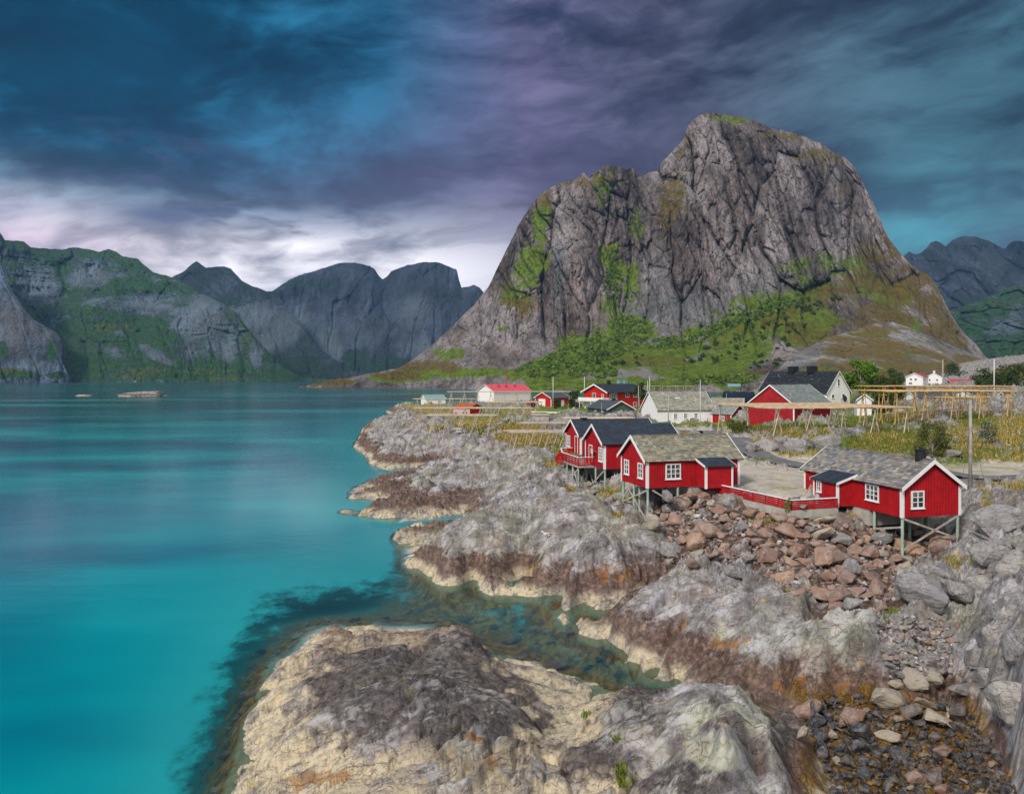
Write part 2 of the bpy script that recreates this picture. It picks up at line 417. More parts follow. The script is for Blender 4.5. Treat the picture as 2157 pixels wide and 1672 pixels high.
def terrain(X, Y, full=True):
    """height and ground cover at world points"""
    lx = X / Y * 2.2
    h = terr0(lx, np.log(Y))
    px = CX + X / Y * F
    py = HY + (H - h) / Y * F
    nz = 1.25 * fbm(X / 3.2, Y / 3.2, 6, 5, 0.68) + 0.5 * fbm(X / 0.6, Y / 0.6, 3, 15)
    c = {k: cover(k, px, py, nz) for k in cov_b}
    for q in ('green', 'dry'):
        c[q] = c[q] * (1 - c['gravel'])
    soft = np.clip(np.maximum(np.maximum(c['green'], c['dry']), c['gravel'] * 1.2) * 0.9, 0, 0.97)
    rock = 1 - soft
    shore = sstep(h, -1.1, 0.0)
    # rolling slabs, foliation, joint blocks: rounded pillows parted by open joints
    a = R(34)
    wx, wy = fbm(X / 6, Y / 6, 4, 31) * 2.6, fbm(X / 6, Y / 6, 4, 41) * 2.0
    xr, yr = (X + wx) * math.cos(a) + (Y + wy) * math.sin(a), -(X + wx) * math.sin(a) + (Y + wy) * math.cos(a)

    def pillow(sx, sy, w, seed, tilt, off=0.7):
        f1, f2, cid, vx, vy = voronoi(xr / sx, yr / sy, seed)
        return (1 - np.exp(-(f2 - f1) / w)) - 0.62 + (cid - 0.5) * off + (vx * (cid * 7 % 1 - .5) + vy * (cid * 13 % 1 - .5)) * tilt
    d = 0.95 * fbm(xr / 10, yr / 4.6, 4, 3) + 0.85 * pillow(10.0, 3.2, 0.12, 4, 1.5)
    d += 0.30 * fbm(xr / 6.0, yr / 1.3, 4, 9, 0.55, True) - 0.06
    for per, am, sd in ((2.9, 0.85, 91), (0.95, 0.24, 95)):        # dipping beds: long treads with a sharp drop
        q = (yr + 0.25 * xr) / per + 1.3 * fbm(xr / (per * 5), yr / (per * 2.2), 3, sd)
        s = q - np.floor(q)
        d += am * (sstep(s, 0.0, 0.14) - s) * sstep(fbm(xr / (per * 3.5), yr / (per * 1.6), 2, sd + 2), -0.25, 0.2)
    d2 = 0.30 * pillow(3.8, 1.15, 0.12, 8, 1.5, .45) + 0.03 * fbm(X / 0.5, Y / 0.5, 3, 22)
    crisp = sstep(Y, 48, 62)
    d3 = (0.09 + 0.05 * crisp) * pillow(1.5, 0.55, 0.09, 12, 1.5, .3) + 0.03 * pillow(0.55, 0.24, 0.16, 14, 1.0, .1)
    for sx, sy, wd, dp, sd, rt in ((8.0, 1.9, .022, .40, 101, 0.0), (3.2, 0.85, .030, .17, 105, 0.3), (2.6, 1.0, .030, .11, 109, 1.0)):
        u_, v_ = xr * math.cos(rt) + yr * math.sin(rt), -xr * math.sin(rt) + yr * math.cos(rt)
        n_ = fbm(u_ / sx, v_ / sy, 3, sd, 0.45)
        d3 -= dp * (1 + 0.7 * crisp) * np.exp(-(n_ / wd) ** 2)
    blocky = 0.45 + 0.55 * sstep(fbm(X / 9, Y / 9, 3, 71), -0.2, 0.25)
    k = rock * (1 - 0.75 * c['scree']) * (0.22 + 0.78 * shore) * np.clip(h * 0.40 + 0.72, 0.36, 1.0)
    far = np.clip(Y / 90.0, 1.0, 1.6)
    k = k * (0.58 + 0.42 * sstep(Y + 0.9 * np.minimum(X - 6, 12), 40, 56))
    h2 = h + (d * far + (d2 + d3) * blocky) * k - 0.45 * c['scree']
    grassy = np.maximum(c['green'], c['dry'])
    h2 += grassy * (0.16 * fbm(X / 2.2, Y / 2.2, 4, 51) + 0.05)
    h2 += c['gravel'] * 0.03 * fbm(X / 0.8, Y / 0.8, 2, 61)
    # the narrow inlet behind the foreground island stays open water
    wob = 1 + 0.35 * fbm(X / 1.6, Y / 1.6, 3, 44)
    for ch, dep in CHAN:
        cd = np.full(X.shape, 99.0)
        for (xa, ya, ra), (xb, yb, rb) in zip(ch[:-1], ch[1:]):
            t = np.clip(((X - xa) * (xb - xa) + (Y - ya) * (yb - ya)) / ((xb - xa) ** 2 + (yb - ya) ** 2), 0, 1)
            cd = np.minimum(cd, np.hypot(X - xa - t * (xb - xa), Y - ya - t * (yb - ya)) / (ra + t * (rb - ra)))
        h2 = np.minimum(h2, -dep + (dep + 0.2) * (cd * wob) ** 2)
    return h2, c, rock


CHAN = [([(*P(px, py, 0)[:2], r) for px, py, r in q], dep) for q, dep in (
    (((940, 1290, 3.2), (1100, 1322, 3.4), (1190, 1372, 2.8), (1265, 1408, 2.1), (1335, 1438, 1.4), (1405, 1449, .9)), 1.45),
    (((700, 1112, 3.0), (800, 1110, 2.4), (900, 1101, 1.7), (992, 1083, .9)), 1.5),
    (((680, 1004, 4.0), (840, 998, 3.0), (930, 990, 2.0), (975, 985, 1.2)), 1.5))]


def ground(x, y):
    return float(terrain(np.array([float(x)]), np.array([float(y)]))[0][0])


# ------------------------------------------------------------------ mesh helpers
def grid_mesh(name, co, nu, nv, mat, attrs=None, smooth=True):
    me = bpy.data.meshes.new(name)
    n = co.shape[0]
    me.vertices.add(n)
    me.vertices.foreach_set('co', co.astype(np.float32).ravel())
    i = np.arange(nu * nv).reshape(nv, nu)
    q = np.stack([i[:-1, :-1], i[:-1, 1:], i[1:, 1:], i[1:, :-1]], -1).reshape(-1, 4)
    me.loops.add(q.size)
    me.loops.foreach_set('vertex_index', q.ravel().astype(np.int32))
    me.polygons.add(len(q))
    me.polygons.foreach_set('loop_start', np.arange(0, q.size, 4, dtype=np.int32))
    me.polygons.foreach_set('loop_total', np.full(len(q), 4, dtype=np.int32))
    me.update(calc_edges=True)
    me.validate()
    if smooth:
        me.polygons.foreach_set('use_smooth', np.ones(len(q), dtype=bool))
    for k, v in (attrs or {}).items():
        a = me.attributes.new(k, 'FLOAT_COLOR', 'POINT')
        c = np.ones((n, 4), np.float32)
        c[:, :v.shape[1]] = v
        a.data.foreach_set('color', c.ravel())
    me.materials.append(mat)
    o = bpy.data.objects.new(name, me)
    sc.collection.objects.link(o)
    return o


# ------------------------------------------------------------------ terrain material
def ground_mat():
    m, g, b = new_mat('bedrock_and_turf')
    p = g.pos()
    z = g.xyz(p)[2]
    ca, cb, cc = g.attr('cover_a'), g.attr('cover_b'), g.attr('cover_c')
    green, dry, gravel = g.xyz(ca)
    dark, rust, kelp = g.xyz(cb)
    path, scree, lich = g.xyz(cc)
    n0 = g.noise(p, 0.16, 3)
    n1 = g.noise(p, 0.55, 6, 0.62)
    n2 = g.noise(p, 2.6, 6, 0.65)
    n3 = g.noise(p, 13.0, 6, 0.8)
    rot = g.map(p, scale=(0.5, 1.25, 1.0), rot=(0.25, 0.2, R(-28)))
    wrp = g.vmath('ADD', rot, g.vmath('MULTIPLY', g.vmath('SUBTRACT', g.noise(p, 0.8, 4, 0.6, color=True), (.5, .5, .5)), (0.8, 0.8, 0.8)))
    jr = g.map(g.vmath('ADD', p, g.vmath('MULTIPLY', g.vmath('SUBTRACT', g.noise(p, 0.7, 4, 0.6, color=True), (.5, .5, .5)), (.7, .7, .7))), rot=(0, 0, R(-34)))
    e1 = g.math('ABSOLUTE', g.sub(g.noise(g.map(jr, scale=(0.16, 0.8, 0.6)), 1.0, 2, 0.5), 0.5))
    e2 = g.math('ABSOLUTE', g.sub(g.noise(g.map(jr, scale=(0.5, 2.2, 1.6), loc=(5, 2, 1)), 1.0, 3, 0.55), 0.5))
    e3 = g.math('ABSOLUTE', g.sub(g.noise(g.map(jr, scale=(1.5, 0.45, 0.8), rot=(0, 0, .3), loc=(1, 7, 3)), 1.0, 3, 0.55), 0.5))
    strat = g.noise(g.map(wrp, scale=(0.35, 3.2, 2.2)), 1.6, 5, 0.7)
    rock = g.ramp(n1, [(0.30, (0.078, 0.066, 0.064)), (0.41, (0.18, 0.163, 0.165)), (0.52, (0.275, 0.26, 0.272)), (0.63, (0.40, 0.39, 0.41)), (0.76, (0.30, 0.295, 0.25))])
    rock = g.mix(g.step(n0, 0.45, 0.62), rock, g.mix(0.35, rock, (0.34, 0.36, 0.24)))
    rock = g.mix(g.mul(g.step(n2, 0.55, 0.70), 0.35), rock, (0.52, 0.51, 0.52))
    rock = g.mix(g.mul(g.step(n2, 0.45, 0.32), 0.6), rock, (0.105, 0.085, 0.083))
    rock = g.mix(g.mul(g.step(strat, 0.46, 0.38), 0.62), rock, (0.13, 0.11, 0.11))
    rock = g.mix(g.mul(g.step(n3, 0.62, 0.72), 0.3), rock, (0.56, 0.55, 0.53))
    ochre = g.mul(g.step(g.noise(p, 1.3, 5, 0.65), 0.60, 0.68), 0.55)
    rock = g.mix(ochre, rock, (0.42, 0.27, 0.12))
    rock = g.mix(g.mul(lich, g.mul(g.step(n1, 0.35, 0.6), 0.7)), rock, g.mix(n2, (0.33, 0.38, 0.32), (0.52, 0.50, 0.26)))
    warm = g.noise(p, 0.27, 5, 0.6)
    rock = g.mix(g.mul(g.step(warm, 0.52, 0.66), 0.40), rock, g.mix(n2, (0.26, 0.17, 0.125), (0.46, 0.35, 0.27)))
    # tidal zones
    zz = g.add(z, g.add(g.mul(g.sub(n1, 0.5), 2.0), g.add(g.mul(g.sub(n2, 0.5), 1.5), g.mul(g.sub(n3, 0.5), 0.6))))
    brown = g.ramp(n2, [(0.3, (0.032, 0.020, 0.018)), (0.48, (0.105, 0.060, 0.046)), (0.6, (0.20, 0.125, 0.095)), (0.72, (0.30, 0.21, 0.165))])
    bz = g.mul(g.step(zz, 0.3, 0.7), g.step(zz, 2.5, 1.75))
    rock = g.mix(g.mul(bz, 0.86), rock, brown)
    dk = g.ramp(n2, [(0.3, (0.03, 0.028, 0.032)), (0.5, (0.095, 0.082, 0.082)), (0.7, (0.20, 0.175, 0.165))])
    rock = g.mix(g.mul(dark, 0.92), rock, dk)
    cream = g.ramp(n2, [(0.3, (0.25, 0.20, 0.15)), (0.46, (0.52, 0.45, 0.33)), (0.58, (0.62, 0.54, 0.39)), (0.68, (0.64, 0.46, 0.17)), (0.78, (0.58, 0.52, 0.43))])
    cream = g.mix(g.mul(g.step(n3, 0.46, 0.34), 0.75), cream, (0.24, 0.185, 0.13))
    cream = g.mix(g.mul(g.step(n1, 0.49, 0.57), 0.85), cream, g.ramp(n2, [(0.35, (0.10, 0.085, 0.082)), (0.6, (0.33, 0.30, 0.285))]))
    cz = g.step(g.add(z, g.add(g.mul(g.sub(n1, 0.5), 1.4), g.mul(g.sub(n2, 0.5), 1.0))), 0.95, 0.35)
    yx = g.xyz(p)[1]
    fore = g.mul(g.step(yx, 52, 40), g.step(g.add(z, g.mul(g.sub(n2, 0.5), 2)), 2.6, 1.6))
    cz = g.mul(g.math('MAXIMUM', cz, g.mul(fore, g.step(g.xyz(p)[0], 9, 4))), g.sub(1.0, g.mul(dark, 0.97)))
    rock = g.mix(g.mul(cz, 0.92), rock, cream)
    ru = g.mix(n3, (0.13, 0.045, 0.012), (0.52, 0.22, 0.035))
    ru2 = g.mul(g.step(g.add(rust, g.mul(g.sub(n2, 0.5), 1.3)), 0.42, 0.95), 0.60)
    rock = g.mix(ru2, rock, ru)
    rock = g.mix(scree, rock, g.mix(n2, (0.035, 0.025, 0.022), (0.17, 0.11, 0.085)))
    kc = g.ramp(n3, [(0.35, (0.020, 0.010, 0.006)), (0.5, (0.14, 0.075, 0.018)), (0.65, (0.36, 0.21, 0.04))])
    rock = g.mix(kelp, rock, kc)
    # joints drawn as thin dark lines, with paler rock between them
    crack = g.math('MINIMUM', g.math('MINIMUM', g.step(e1, 0.0, 0.005), g.add(g.step(e2, 0.0, 0.009), 0.25)), g.add(g.step(e3, 0.0, 0.007), 0.35))
    rock = g.mix(g.mul(g.step(e2, 0.03, 0.11), g.mul(g.step(n1, 0.46, 0.58), g.mul(g.step(zz, 1.8, 2.8), 0.42))), rock, (0.50, 0.49, 0.52))
    cm = g.sub(1.0, g.mul(g.mul(g.sub(1.0, crack), g.step(g.xyz(p)[1], 46, 60, 0.40, 0.72)), g.step(g.noise(p, 0.6, 2), 0.35, 0.5)))
    rock = g.mix(cm, g.mix(0.78, rock, (0.035, 0.028, 0.028)), rock)
    # sea bed: kelp forest with pale bare slabs
    sb = g.noise(g.map(p, scale=(1, 0.7, 1)), 1.5, 7, 0.72)
    bed = g.ramp(g.add(g.mul(sb, 0.75), g.mul(n3, 0.25)), [(0.36, (0.05, 0.035, 0.014)), (0.45, (0.18, 0.10, 0.03)), (0.53, (0.44, 0.24, 0.06)), (0.64, (0.52, 0.40, 0.14))])
    slab = g.mix(n2, (0.24, 0.30, 0.17), (0.46, 0.50, 0.32))
    bed = g.mix(g.math('MAXIMUM', g.step(g.add(z, g.mul(g.sub(n1, 0.5), 0.5)), -0.55, -0.25), g.step(g.xyz(p)[1], 66, 80)), bed, slab)
    deepz = g.step(g.add(z, g.mul(g.sub(sb, 0.5), 4.0)), -1.6, -2.4)
    bed = g.mix(deepz, bed, (0.16, 0.46, 0.44))
    rock = g.mix(g.step(g.add(z, g.mul(g.sub(n2, 0.5), 0.15)), 0.06, -0.10), rock, bed)
    # turf
    gn = g.noise(p, 1.7, 6, 0.7)
    gc = g.ramp(gn, [(0.3, (0.035, 0.06, 0.012)), (0.48, (0.12, 0.175, 0.022)), (0.62, (0.23, 0.265, 0.045)), (0.75, (0.34, 0.28, 0.07))])
    dc = g.ramp(gn, [(0.3, (0.12, 0.09, 0.022)), (0.46, (0.19, 0.185, 0.033)), (0.57, (0.40, 0.28, 0.07)), (0.64, (0.55, 0.37, 0.13)), (0.75, (0.60, 0.48, 0.22))])
    grav = g.ramp(g.noise(p, 0.5, 7, 0.7), [(0.3, (0.32, 0.295, 0.255)), (0.5, (0.47, 0.43, 0.375)), (0.62, (0.58, 0.50, 0.40)), (0.75, (0.40, 0.40, 0.30))])
    grav = g.mix(g.mul(g.step(n3, 0.45, 0.6), 0.3), grav, (0.62, 0.58, 0.52))
    grav = g.mix(g.mul(g.step(g.noise(p, 0.33, 4), 0.52, 0.64), 0.65), grav, (0.29, 0.28, 0.085))
    pc = g.mix(n2, (0.13, 0.085, 0.05), (0.30, 0.23, 0.17))
    c = g.mix(gravel, rock, grav)
    c = g.mix(green, c, gc)
    c = g.mix(dry, c, dc)
    c = g.mix(path, c, pc)
    g.put(b.inputs['Base Color'], c)
    wet = g.mul(g.step(z, 0.75, 0.1), g.sub(1.0, cz))
    g.put(b.inputs['Roughness'], g.sub(0.85, g.mul(g.math('MAXIMUM', wet, kelp), 0.42)))
    h = g.add(g.add(g.mul(n2, 0.16), g.mul(n3, 0.06)), g.add(g.mul(crack, 0.26), g.mul(strat, 0.24)))
    g.put(b.inputs['Normal'], g.bump(h, 0.8, 0.22))
    return m


MAT_GROUND = ground_mat()
NU, NV = 1180, 1240
uu = np.linspace(-0.50, 0.86, NU)
ll = np.linspace(math.log(22.0), math.log(820.0), NV)
U, L = np.meshgrid(uu, ll)
Yt = np.exp(L)
Xt = U * Yt
Zt, ct, rk = terrain(Xt, Yt)
for _ in range(3):                                   # relax the steepest faces so that they do not comb
    zb = Zt.copy()
    zb[1:-1] = (Zt[:-2] + 2 * Zt[1:-1] + Zt[2:]) / 4
    zb[:, 1:-1] = (zb[:, :-2] + 2 * zb[:, 1:-1] + zb[:, 2:]) / 4
    st_ = np.abs(np.gradient(Zt, axis=1)) / (Yt * 0.0013) + np.abs(np.gradient(Zt, axis=0)) / (Yt * 0.0033)
    wq = sstep(st_, 0.9, 2.2)
    Zt = Zt + (zb - Zt) * wq
o = grid_mesh('terrain', np.stack([Xt, Yt, Zt], -1).reshape(-1, 3), NU, NV, MAT_GROUND, {
    'cover_a': np.stack([ct['green'], ct['dry'], ct['gravel']], -1).reshape(-1, 3),
    'cover_b': np.stack([ct['dark'], ct['rust'], ct['kelp']], -1).reshape(-1, 3),
    'cover_c': np.stack([ct['path'], ct['scree'], ct['lichen']], -1).reshape(-1, 3)})
o['kind'] = 'structure'


# ------------------------------------------------------------------ sea
def sea_mat():
    m, g, b = new_mat('turquoise_water')
    nt = m.node_tree
    p = g.pos()
    dep = g.xyz(g.attr('water_depth'))
    d = g.mul(dep[0], 20.0)
    foam = dep[1]
    wx = g.noise(g.map(p, scale=(0.012, 0.028, 1), rot=(0, 0, R(-12))), 1.0, 4, 0.55)
    wf = g.noise(g.map(p, scale=(0.0035, 0.018, 1), rot=(0, 0, R(3))), 1.0, 4, 0.6)
    y = g.xyz(p)[1]
    far = g.step(y, 180, 480)
    col = g.ramp(wx, [(0.34, (0.0, 0.085, 0.16)), (0.45, (0.0, 0.175, 0.25)), (0.55, (0.0, 0.275, 0.335)), (0.68, (0.02, 0.40, 0.44))])
    colf = g.ramp(wf, [(0.35, (0.0, 0.06, 0.085)), (0.53, (0.0, 0.12, 0.155)), (0.66, (0.02, 0.50, 0.50))])
    col = g.mix(far, col, colf)
    col = g.mix(g.step(d, 9, 3), col, g.mix(0.5, col, (0.015, 0.30, 0.33)))
    col = g.mix(g.mul(g.step(d, 9.0, 13.0), g.mul(g.step(y, 170, 60), 0.55)), col, (0.0, 0.105, 0.205))
    col = g.mix(g.mul(g.step(d, 5.5, 2.0), 0.4), col, (0.03, 0.34, 0.36))
    col = g.mix(g.mul(foam, 0.75), col, (0.62, 0.74, 0.76))
    df = g.n('ShaderNodeBsdfDiffuse')
    g.put(df.inputs['Color'], col)
    tr = g.n('ShaderNodeBsdfTransparent')
    tint = g.mix(g.step(d, 0.0, 2.6), (0.94, 0.98, 0.95), (0.62, 0.86, 0.84))
    g.put(tr.inputs['Color'], tint)
    fr_ = g.noise(g.map(p, scale=(0.55, 0.4, 1)), 1.0, 6, 0.7)
    de = g.add(g.mul(d, g.step(y, 62, 95, 1.0, 4.0)), g.mul(g.sub(fr_, 0.5), g.math('MINIMUM', g.mul(d, 2.2), 4.0)))
    op = g.math('MAXIMUM', g.step(de, 1.2, 2.9), g.math('MINIMUM', g.mul(d, 0.085), 0.3))
    op = g.math('MAXIMUM', op, g.mul(foam, 0.85))
    ms = g.n('ShaderNodeMixShader')
    g.put(ms.inputs[0], op)
    nt.links.new(tr.outputs[0], ms.inputs[1])
    nt.links.new(df.outputs[0], ms.inputs[2])
    gl = g.n('ShaderNodeBsdfGlossy')
    gl.inputs['Roughness'].default_value = 0.13
    rip = g.noise(g.map(p, scale=(0.35, 0.9, 1)), 1.0, 5, 0.6)
    nb = g.bump(rip, 0.09, 0.22)
    g.put(gl.inputs['Normal'], nb)
    fr = g.n('ShaderNodeFresnel')
    fr.inputs['IOR'].default_value = 1.33
    g.put(fr.inputs['Normal'], nb)
    ms2 = g.n('ShaderNodeMixShader')
    g.put(ms2.inputs[0], g.mul(fr.outputs[0], 0.85))
    nt.links.new(ms.outputs[0], ms2.inputs[1])
    nt.links.new(gl.outputs[0], ms2.inputs[2])
    nt.links.new(ms2.outputs[0], nt.nodes['Material Output'].inputs[0])
    return m


ns, nr = 520, 620
us = np.linspace(-0.85, 0.85, ns)
ls = np.concatenate([np.linspace(math.log(14.0), math.log(700.0), nr - 40), np.linspace(math.log(720.0), math.log(6900.0), 40)])
U, L = np.meshgrid(us, ls)
Ys = np.exp(L)
Xs = U * Ys
dz_ = np.full(Ys.shape, 14.0)
inb = (np.abs(U + 0.1) < 1.0) & (Ys < 700)
hz = terrain(Xs[inb], Ys[inb])[0]
dz_[inb] = np.clip(-hz, 0.0, 16.0)
edge = sstep(Ys, 450, 700)
dz_ = np.maximum(dz_, edge * 12)
foam = np.zeros(Ys.shape)
fn = fbm(Xs / 5, Ys / 7, 4, 88)
foam[inb] = np.exp(-(dz_[inb] / 0.40) ** 2) * sstep(Ys[inb], 40, 58) * sstep(fn[inb], -0.25, 0.25) * sstep(-Xs[inb] + 0.0 * Ys[inb], -8, 4)
foam *= (Ys < 500)
o = grid_mesh('sea', np.stack([Xs, Ys, np.zeros(Ys.shape)], -1).reshape(-1, 3), ns, nr, sea_mat(),
              {'water_depth': np.stack([dz_ / 20.0, foam, foam], -1).reshape(-1, 3)})
o['kind'] = 'structure'


# ------------------------------------------------------------------ mountains
def mountain_mat(name, rock, dark, green, dry, scale=1.0, tint=None, ckw=0.7):
    m, g, b = new_mat(name)
    p = g.map(g.pos(), scale=(scale,) * 3)
    veg, dryv, scree = g.xyz(g.attr('cover_a'))
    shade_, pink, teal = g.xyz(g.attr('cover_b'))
    vert = g.map(p, scale=(0.045, 0.015, 0.010))
    n1 = g.noise(vert, 1.0, 7, 0.68)
    n2 = g.noise(g.map(p, scale=(0.22, 0.07, 0.045)), 1.0, 6, 0.72)
    n3 = g.noise(p, 0.06, 8, 0.7)
    w = g.vmath('ADD', g.map(p, scale=(0.050, 0.016, 0.009)), g.vmath('MULTIPLY', g.vmath('SUBTRACT', g.noise(p, 0.02, 4, 0.6, color=True), (.5, .5, .5)), (1.6, 1.6, 1.6)))
    e1 = g.vor(w, 1.0)
    e2 = g.vor(w, 3.1)
    c = g.ramp(n1, [(0.3, tuple(q * 0.52 for q in rock)), (0.46, rock), (0.6, tuple(min(q * 1.3, .6) for q in rock)), (0.75, tuple(q * 0.8 for q in rock))])
    big = g.noise(g.map(p, scale=(0.016, 0.005, 0.004)), 1.0, 5, 0.6)
    c = g.mix(1.0, c, g.ramp(big, [(0.36, (0.36, 0.32, 0.32)), (0.48, (0.9, 0.86, 0.86)), (0.60, (1.75, 1.75, 1.80))]), 'MULTIPLY')
    c = g.mix(g.mul(g.step(n2, 0.48, 0.34), 0.8), c, dark)
    c = g.mix(g.mul(g.step(n2, 0.54, 0.66), 0.7), c, tuple(min(q * 1.9, .6) for q in rock))
    c = g.mix(g.mul(pink, g.mul(g.step(n3, 0.35, 0.6), 0.6)), c, (0.33, 0.24, 0.21))
    c = g.mix(g.mul(teal, 0.6), c, g.mix(n2, (0.11, 0.15, 0.17), (0.25, 0.31, 0.33)))
    ck = g.math('MINIMUM', g.step(e1, 0.0, 0.05), g.add(g.step(e2, 0.0, 0.06), 0.4))
    c = g.mix(g.mul(g.sub(1.0, ck), g.mul(g.step(n3, 0.4, 0.55), ckw)), c, dark)
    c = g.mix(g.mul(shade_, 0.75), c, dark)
    sc_ = g.ramp(g.noise(p, 0.5, 5, 0.8), [(0.3, (0.16, 0.15, 0.15)), (0.5, (0.30, 0.285, 0.275)), (0.7, (0.44, 0.42, 0.40))])
    c = g.mix(scree, c, sc_)
    vn = g.noise(p, 0.10, 8, 0.72)
    gc = g.ramp(vn, [(0.32, tuple(q * 0.38 for q in green)), (0.47, green), (0.62, tuple(q * 1.7 for q in green))])
    dc = g.ramp(vn, [(0.32, tuple(q * 0.4 for q in dry)), (0.5, dry), (0.66, tuple(q * 1.45 for q in dry))])
    c = g.mix(g.step(g.add(veg, g.mul(g.sub(n3, 0.5), 1.7)), 0.30, 0.62), c, gc)
    c = g.mix(g.mul(g.step(g.add(dryv, g.mul(g.sub(g.noise(p, 0.05, 9, 0.75), 0.5), 2.6)), 0.42, 0.80), 0.92), c, dc)
    if tint:
        c = g.mix(1.0, c, tint, 'MULTIPLY')
    g.put(b.inputs['Base Color'], c)
    b.inputs['Roughness'].default_value = 0.9
    n4 = g.noise(g.map(p, scale=(0.6, 0.6, 0.16)), 1.0, 5, 0.75)
    h = g.add(g.add(g.add(g.mul(n1, .6), g.mul(n2, 0.7)), g.mul(ck, 0.3)), g.mul(n4, .4))
    g.put(b.inputs['Normal'], g.bump(h, 1.0, 6.5 / scale))
    return m


def mountain(name, ridge, base, ctrl, nu, nv, mat, cov=None, amp=22.0, wl=70.0, vert=3.2, jag=3.0, back=1.0, fold=None, seed=1, grassy=0.35, ledge=0.0, skew=0.10, crk=1.0):
    ridge, base = np.array(ridge, float), np.array(base, float)
    px = np.linspace(ridge[0, 0], ridge[-1, 0], nu)
    ry = np.interp(px, ridge[:, 0], ridge[:, 1])
    ry = ry + jag * fbm(px / 26.0, px * 0 + seed, 5, seed, 0.6)
    by = np.interp(px, base[:, 0], base[:, 1])
    ry = np.minimum(ry, by - 0.5)
    t = np.linspace(0, 1, nv) ** 0.9
    PX = np.tile(px, (nv, 1))
    PY = by[None] + (ry - by)[None] * t[:, None]
    ct = np.array(ctrl, float)
    f = RBF(ct[:, :2] / 300.0, ct[:, 2], c=0.06, lam=0.002)
    Y = f(PX / 300.0, PY / 300.0)
    X = (PX - CX) / F * Y
    Z = H - (PY - HY) / F * Y
    # buttresses, gullies and joints, stretched down the fall line
    wob = fbm(X / (wl * 2.5), Z / (wl * 2.5), 3, seed + 3) * wl * 0.9
    A = (X + wob)
    sk = skew
    A = (PX - CX) / F * Y.mean()
    A = A + fbm(A / (wl * 1.2), Z / (wl * 3.0), 4, seed + 3, .55) * wl * 0.28

    def pil(sx, sz, w, sd, tl, skw):
        f1, f2, cid, vx, vy = voronoi((A + Z * skw) / (wl * sx), Z / (wl * sz), seed + sd)
        return (1 - np.exp(-(f2 - f1) / w)) - .6 + (cid - .5) * .8 + (vx * (cid * 7 % 1 - .5) + vy * (cid * 13 % 1 - .5)) * tl
    d = (0.45 + 0.7 * (1 - crk)) * fbm(A / (wl * (.5 + .5 * crk)), Z / (wl * vert * .8), 6, seed + 11, 0.6, True)
    d += 0.80 * (.1 + .9 * crk) * pil(.55, .55 * vert, .10, 5, 1.9, sk)
    d += 0.34 * crk * pil(.20, .22 * vert, .12, 6, 1.8, sk + .08)
    d += 0.13 * crk * pil(.075, .07 * vert, .22, 8, 1.2, sk - .1)
    d += 0.16 * fbm(A / (wl * .10), Z / (wl * .13 * vert ** .5), 4, seed + 31, .6)
    if ledge:
        d += ledge * fbm(X / (wl * 4), Z / (wl * .5), 4, seed + 41, .6, True)
    if fold is not None:
        lo = fold(PX, PY)
    else:
        lo = np.zeros(PX.shape)
    fade = sstep(t, 1.0, 0.93)[:, None]
    Y2 = Y - amp * (1 - 0.72 * lo) * d * (0.25 + 0.75 * fade)
    X = (PX - CX) / F * Y2
    Z = H - (PY - HY) / F * Y2
    nz = fbm(X / wl * 1.3, Z / wl * 1.3, 5, seed + 55, 0.6)
    # slope from the real surface
    gy = np.gradient(Z, axis=0) / np.maximum(np.abs(np.gradient(Y2, axis=0)) + 1e-3, 1e-3)
    flat = sstep(np.abs(gy), 2.2, 0.5)
    for _ in range(2):
        flat = (flat + np.roll(flat, 1, 0) + np.roll(flat, -1, 0) + np.roll(flat, 1, 1) + np.roll(flat, -1, 1)) / 5
    ca = np.zeros((nv, nu, 3))
    cb = np.zeros((nv, nu, 3))
    ca[..., 0] = grassy * flat
    if cov:
        ch = {'veg': (ca, 0), 'dry': (ca, 1), 'scree': (ca, 2), 'shade': (cb, 0), 'pink': (cb, 1), 'teal': (cb, 2)}
        for key, txt in cov.items():
            arr, i = ch[key.rstrip('-')]
            mm = np.zeros(PX.shape)
            for q in txt.split('|'):
                vals = list(map(float, q.split()))
                cx, cy2, rx, rr, s = vals[:5]
                a = R(vals[5]) if len(vals) > 5 else 0
                ex, ey = PX - cx, PY - cy2
                ex, ey = ex * math.cos(a) + ey * math.sin(a), -ex * math.sin(a) + ey * math.cos(a)
                dd = np.sqrt((ex / rx) ** 2 + (ey / rr) ** 2)
                mm = np.maximum(mm, s * sstep(dd + nz * 0.9, 1.5, 0.25))
            if key.endswith('-'):
                arr[..., i] *= (1 - mm)
            else:
                arr[..., i] = np.maximum(arr[..., i], mm)
    lg = 0.42 + 0.85 * flat
    lg = lg * (1 - 0.95 * cb[..., 2])
    ca[..., 0] *= np.clip(lg, 0, 1.2)
    ca[..., 1] *= np.clip(lg, 0, 1.2)
    # the far side of the mountain, falling back to sea level
    rows = [np.stack([X, Y2, Z], -1)]
    Xr, Yr, Zr = X[-1], Y2[-1], Z[-1]
    nb = 14
    for k in range(1, nb + 1):
        s = k / nb
        yy = Yr + back * np.maximum(Zr, 30) * (0.25 * s + 1.15 * s * s)
        zz = Zr * (1 - s ** 1.5) - 6 * s + (1 - s) * 6 * fbm(Xr / 60, Xr * 0 + k * .7, 3, seed + 70) * min(1, k / 3)
        rows.append(np.stack([Xr * (yy / Yr) ** 0.6, yy, np.minimum(zz, Zr - k * 2)], -1)[None])
        ca = np.concatenate([ca, ca[-1:]])
        cb = np.concatenate([cb, cb[-1:]])
    co = np.concatenate(rows)
    o = grid_mesh(name, co.reshape(-1, 3), nu, nv + nb, mat, {'cover_a': ca.reshape(-1, 3), 'cover_b': cb.reshape(-1, 3)})
    o['kind'] = 'structure'
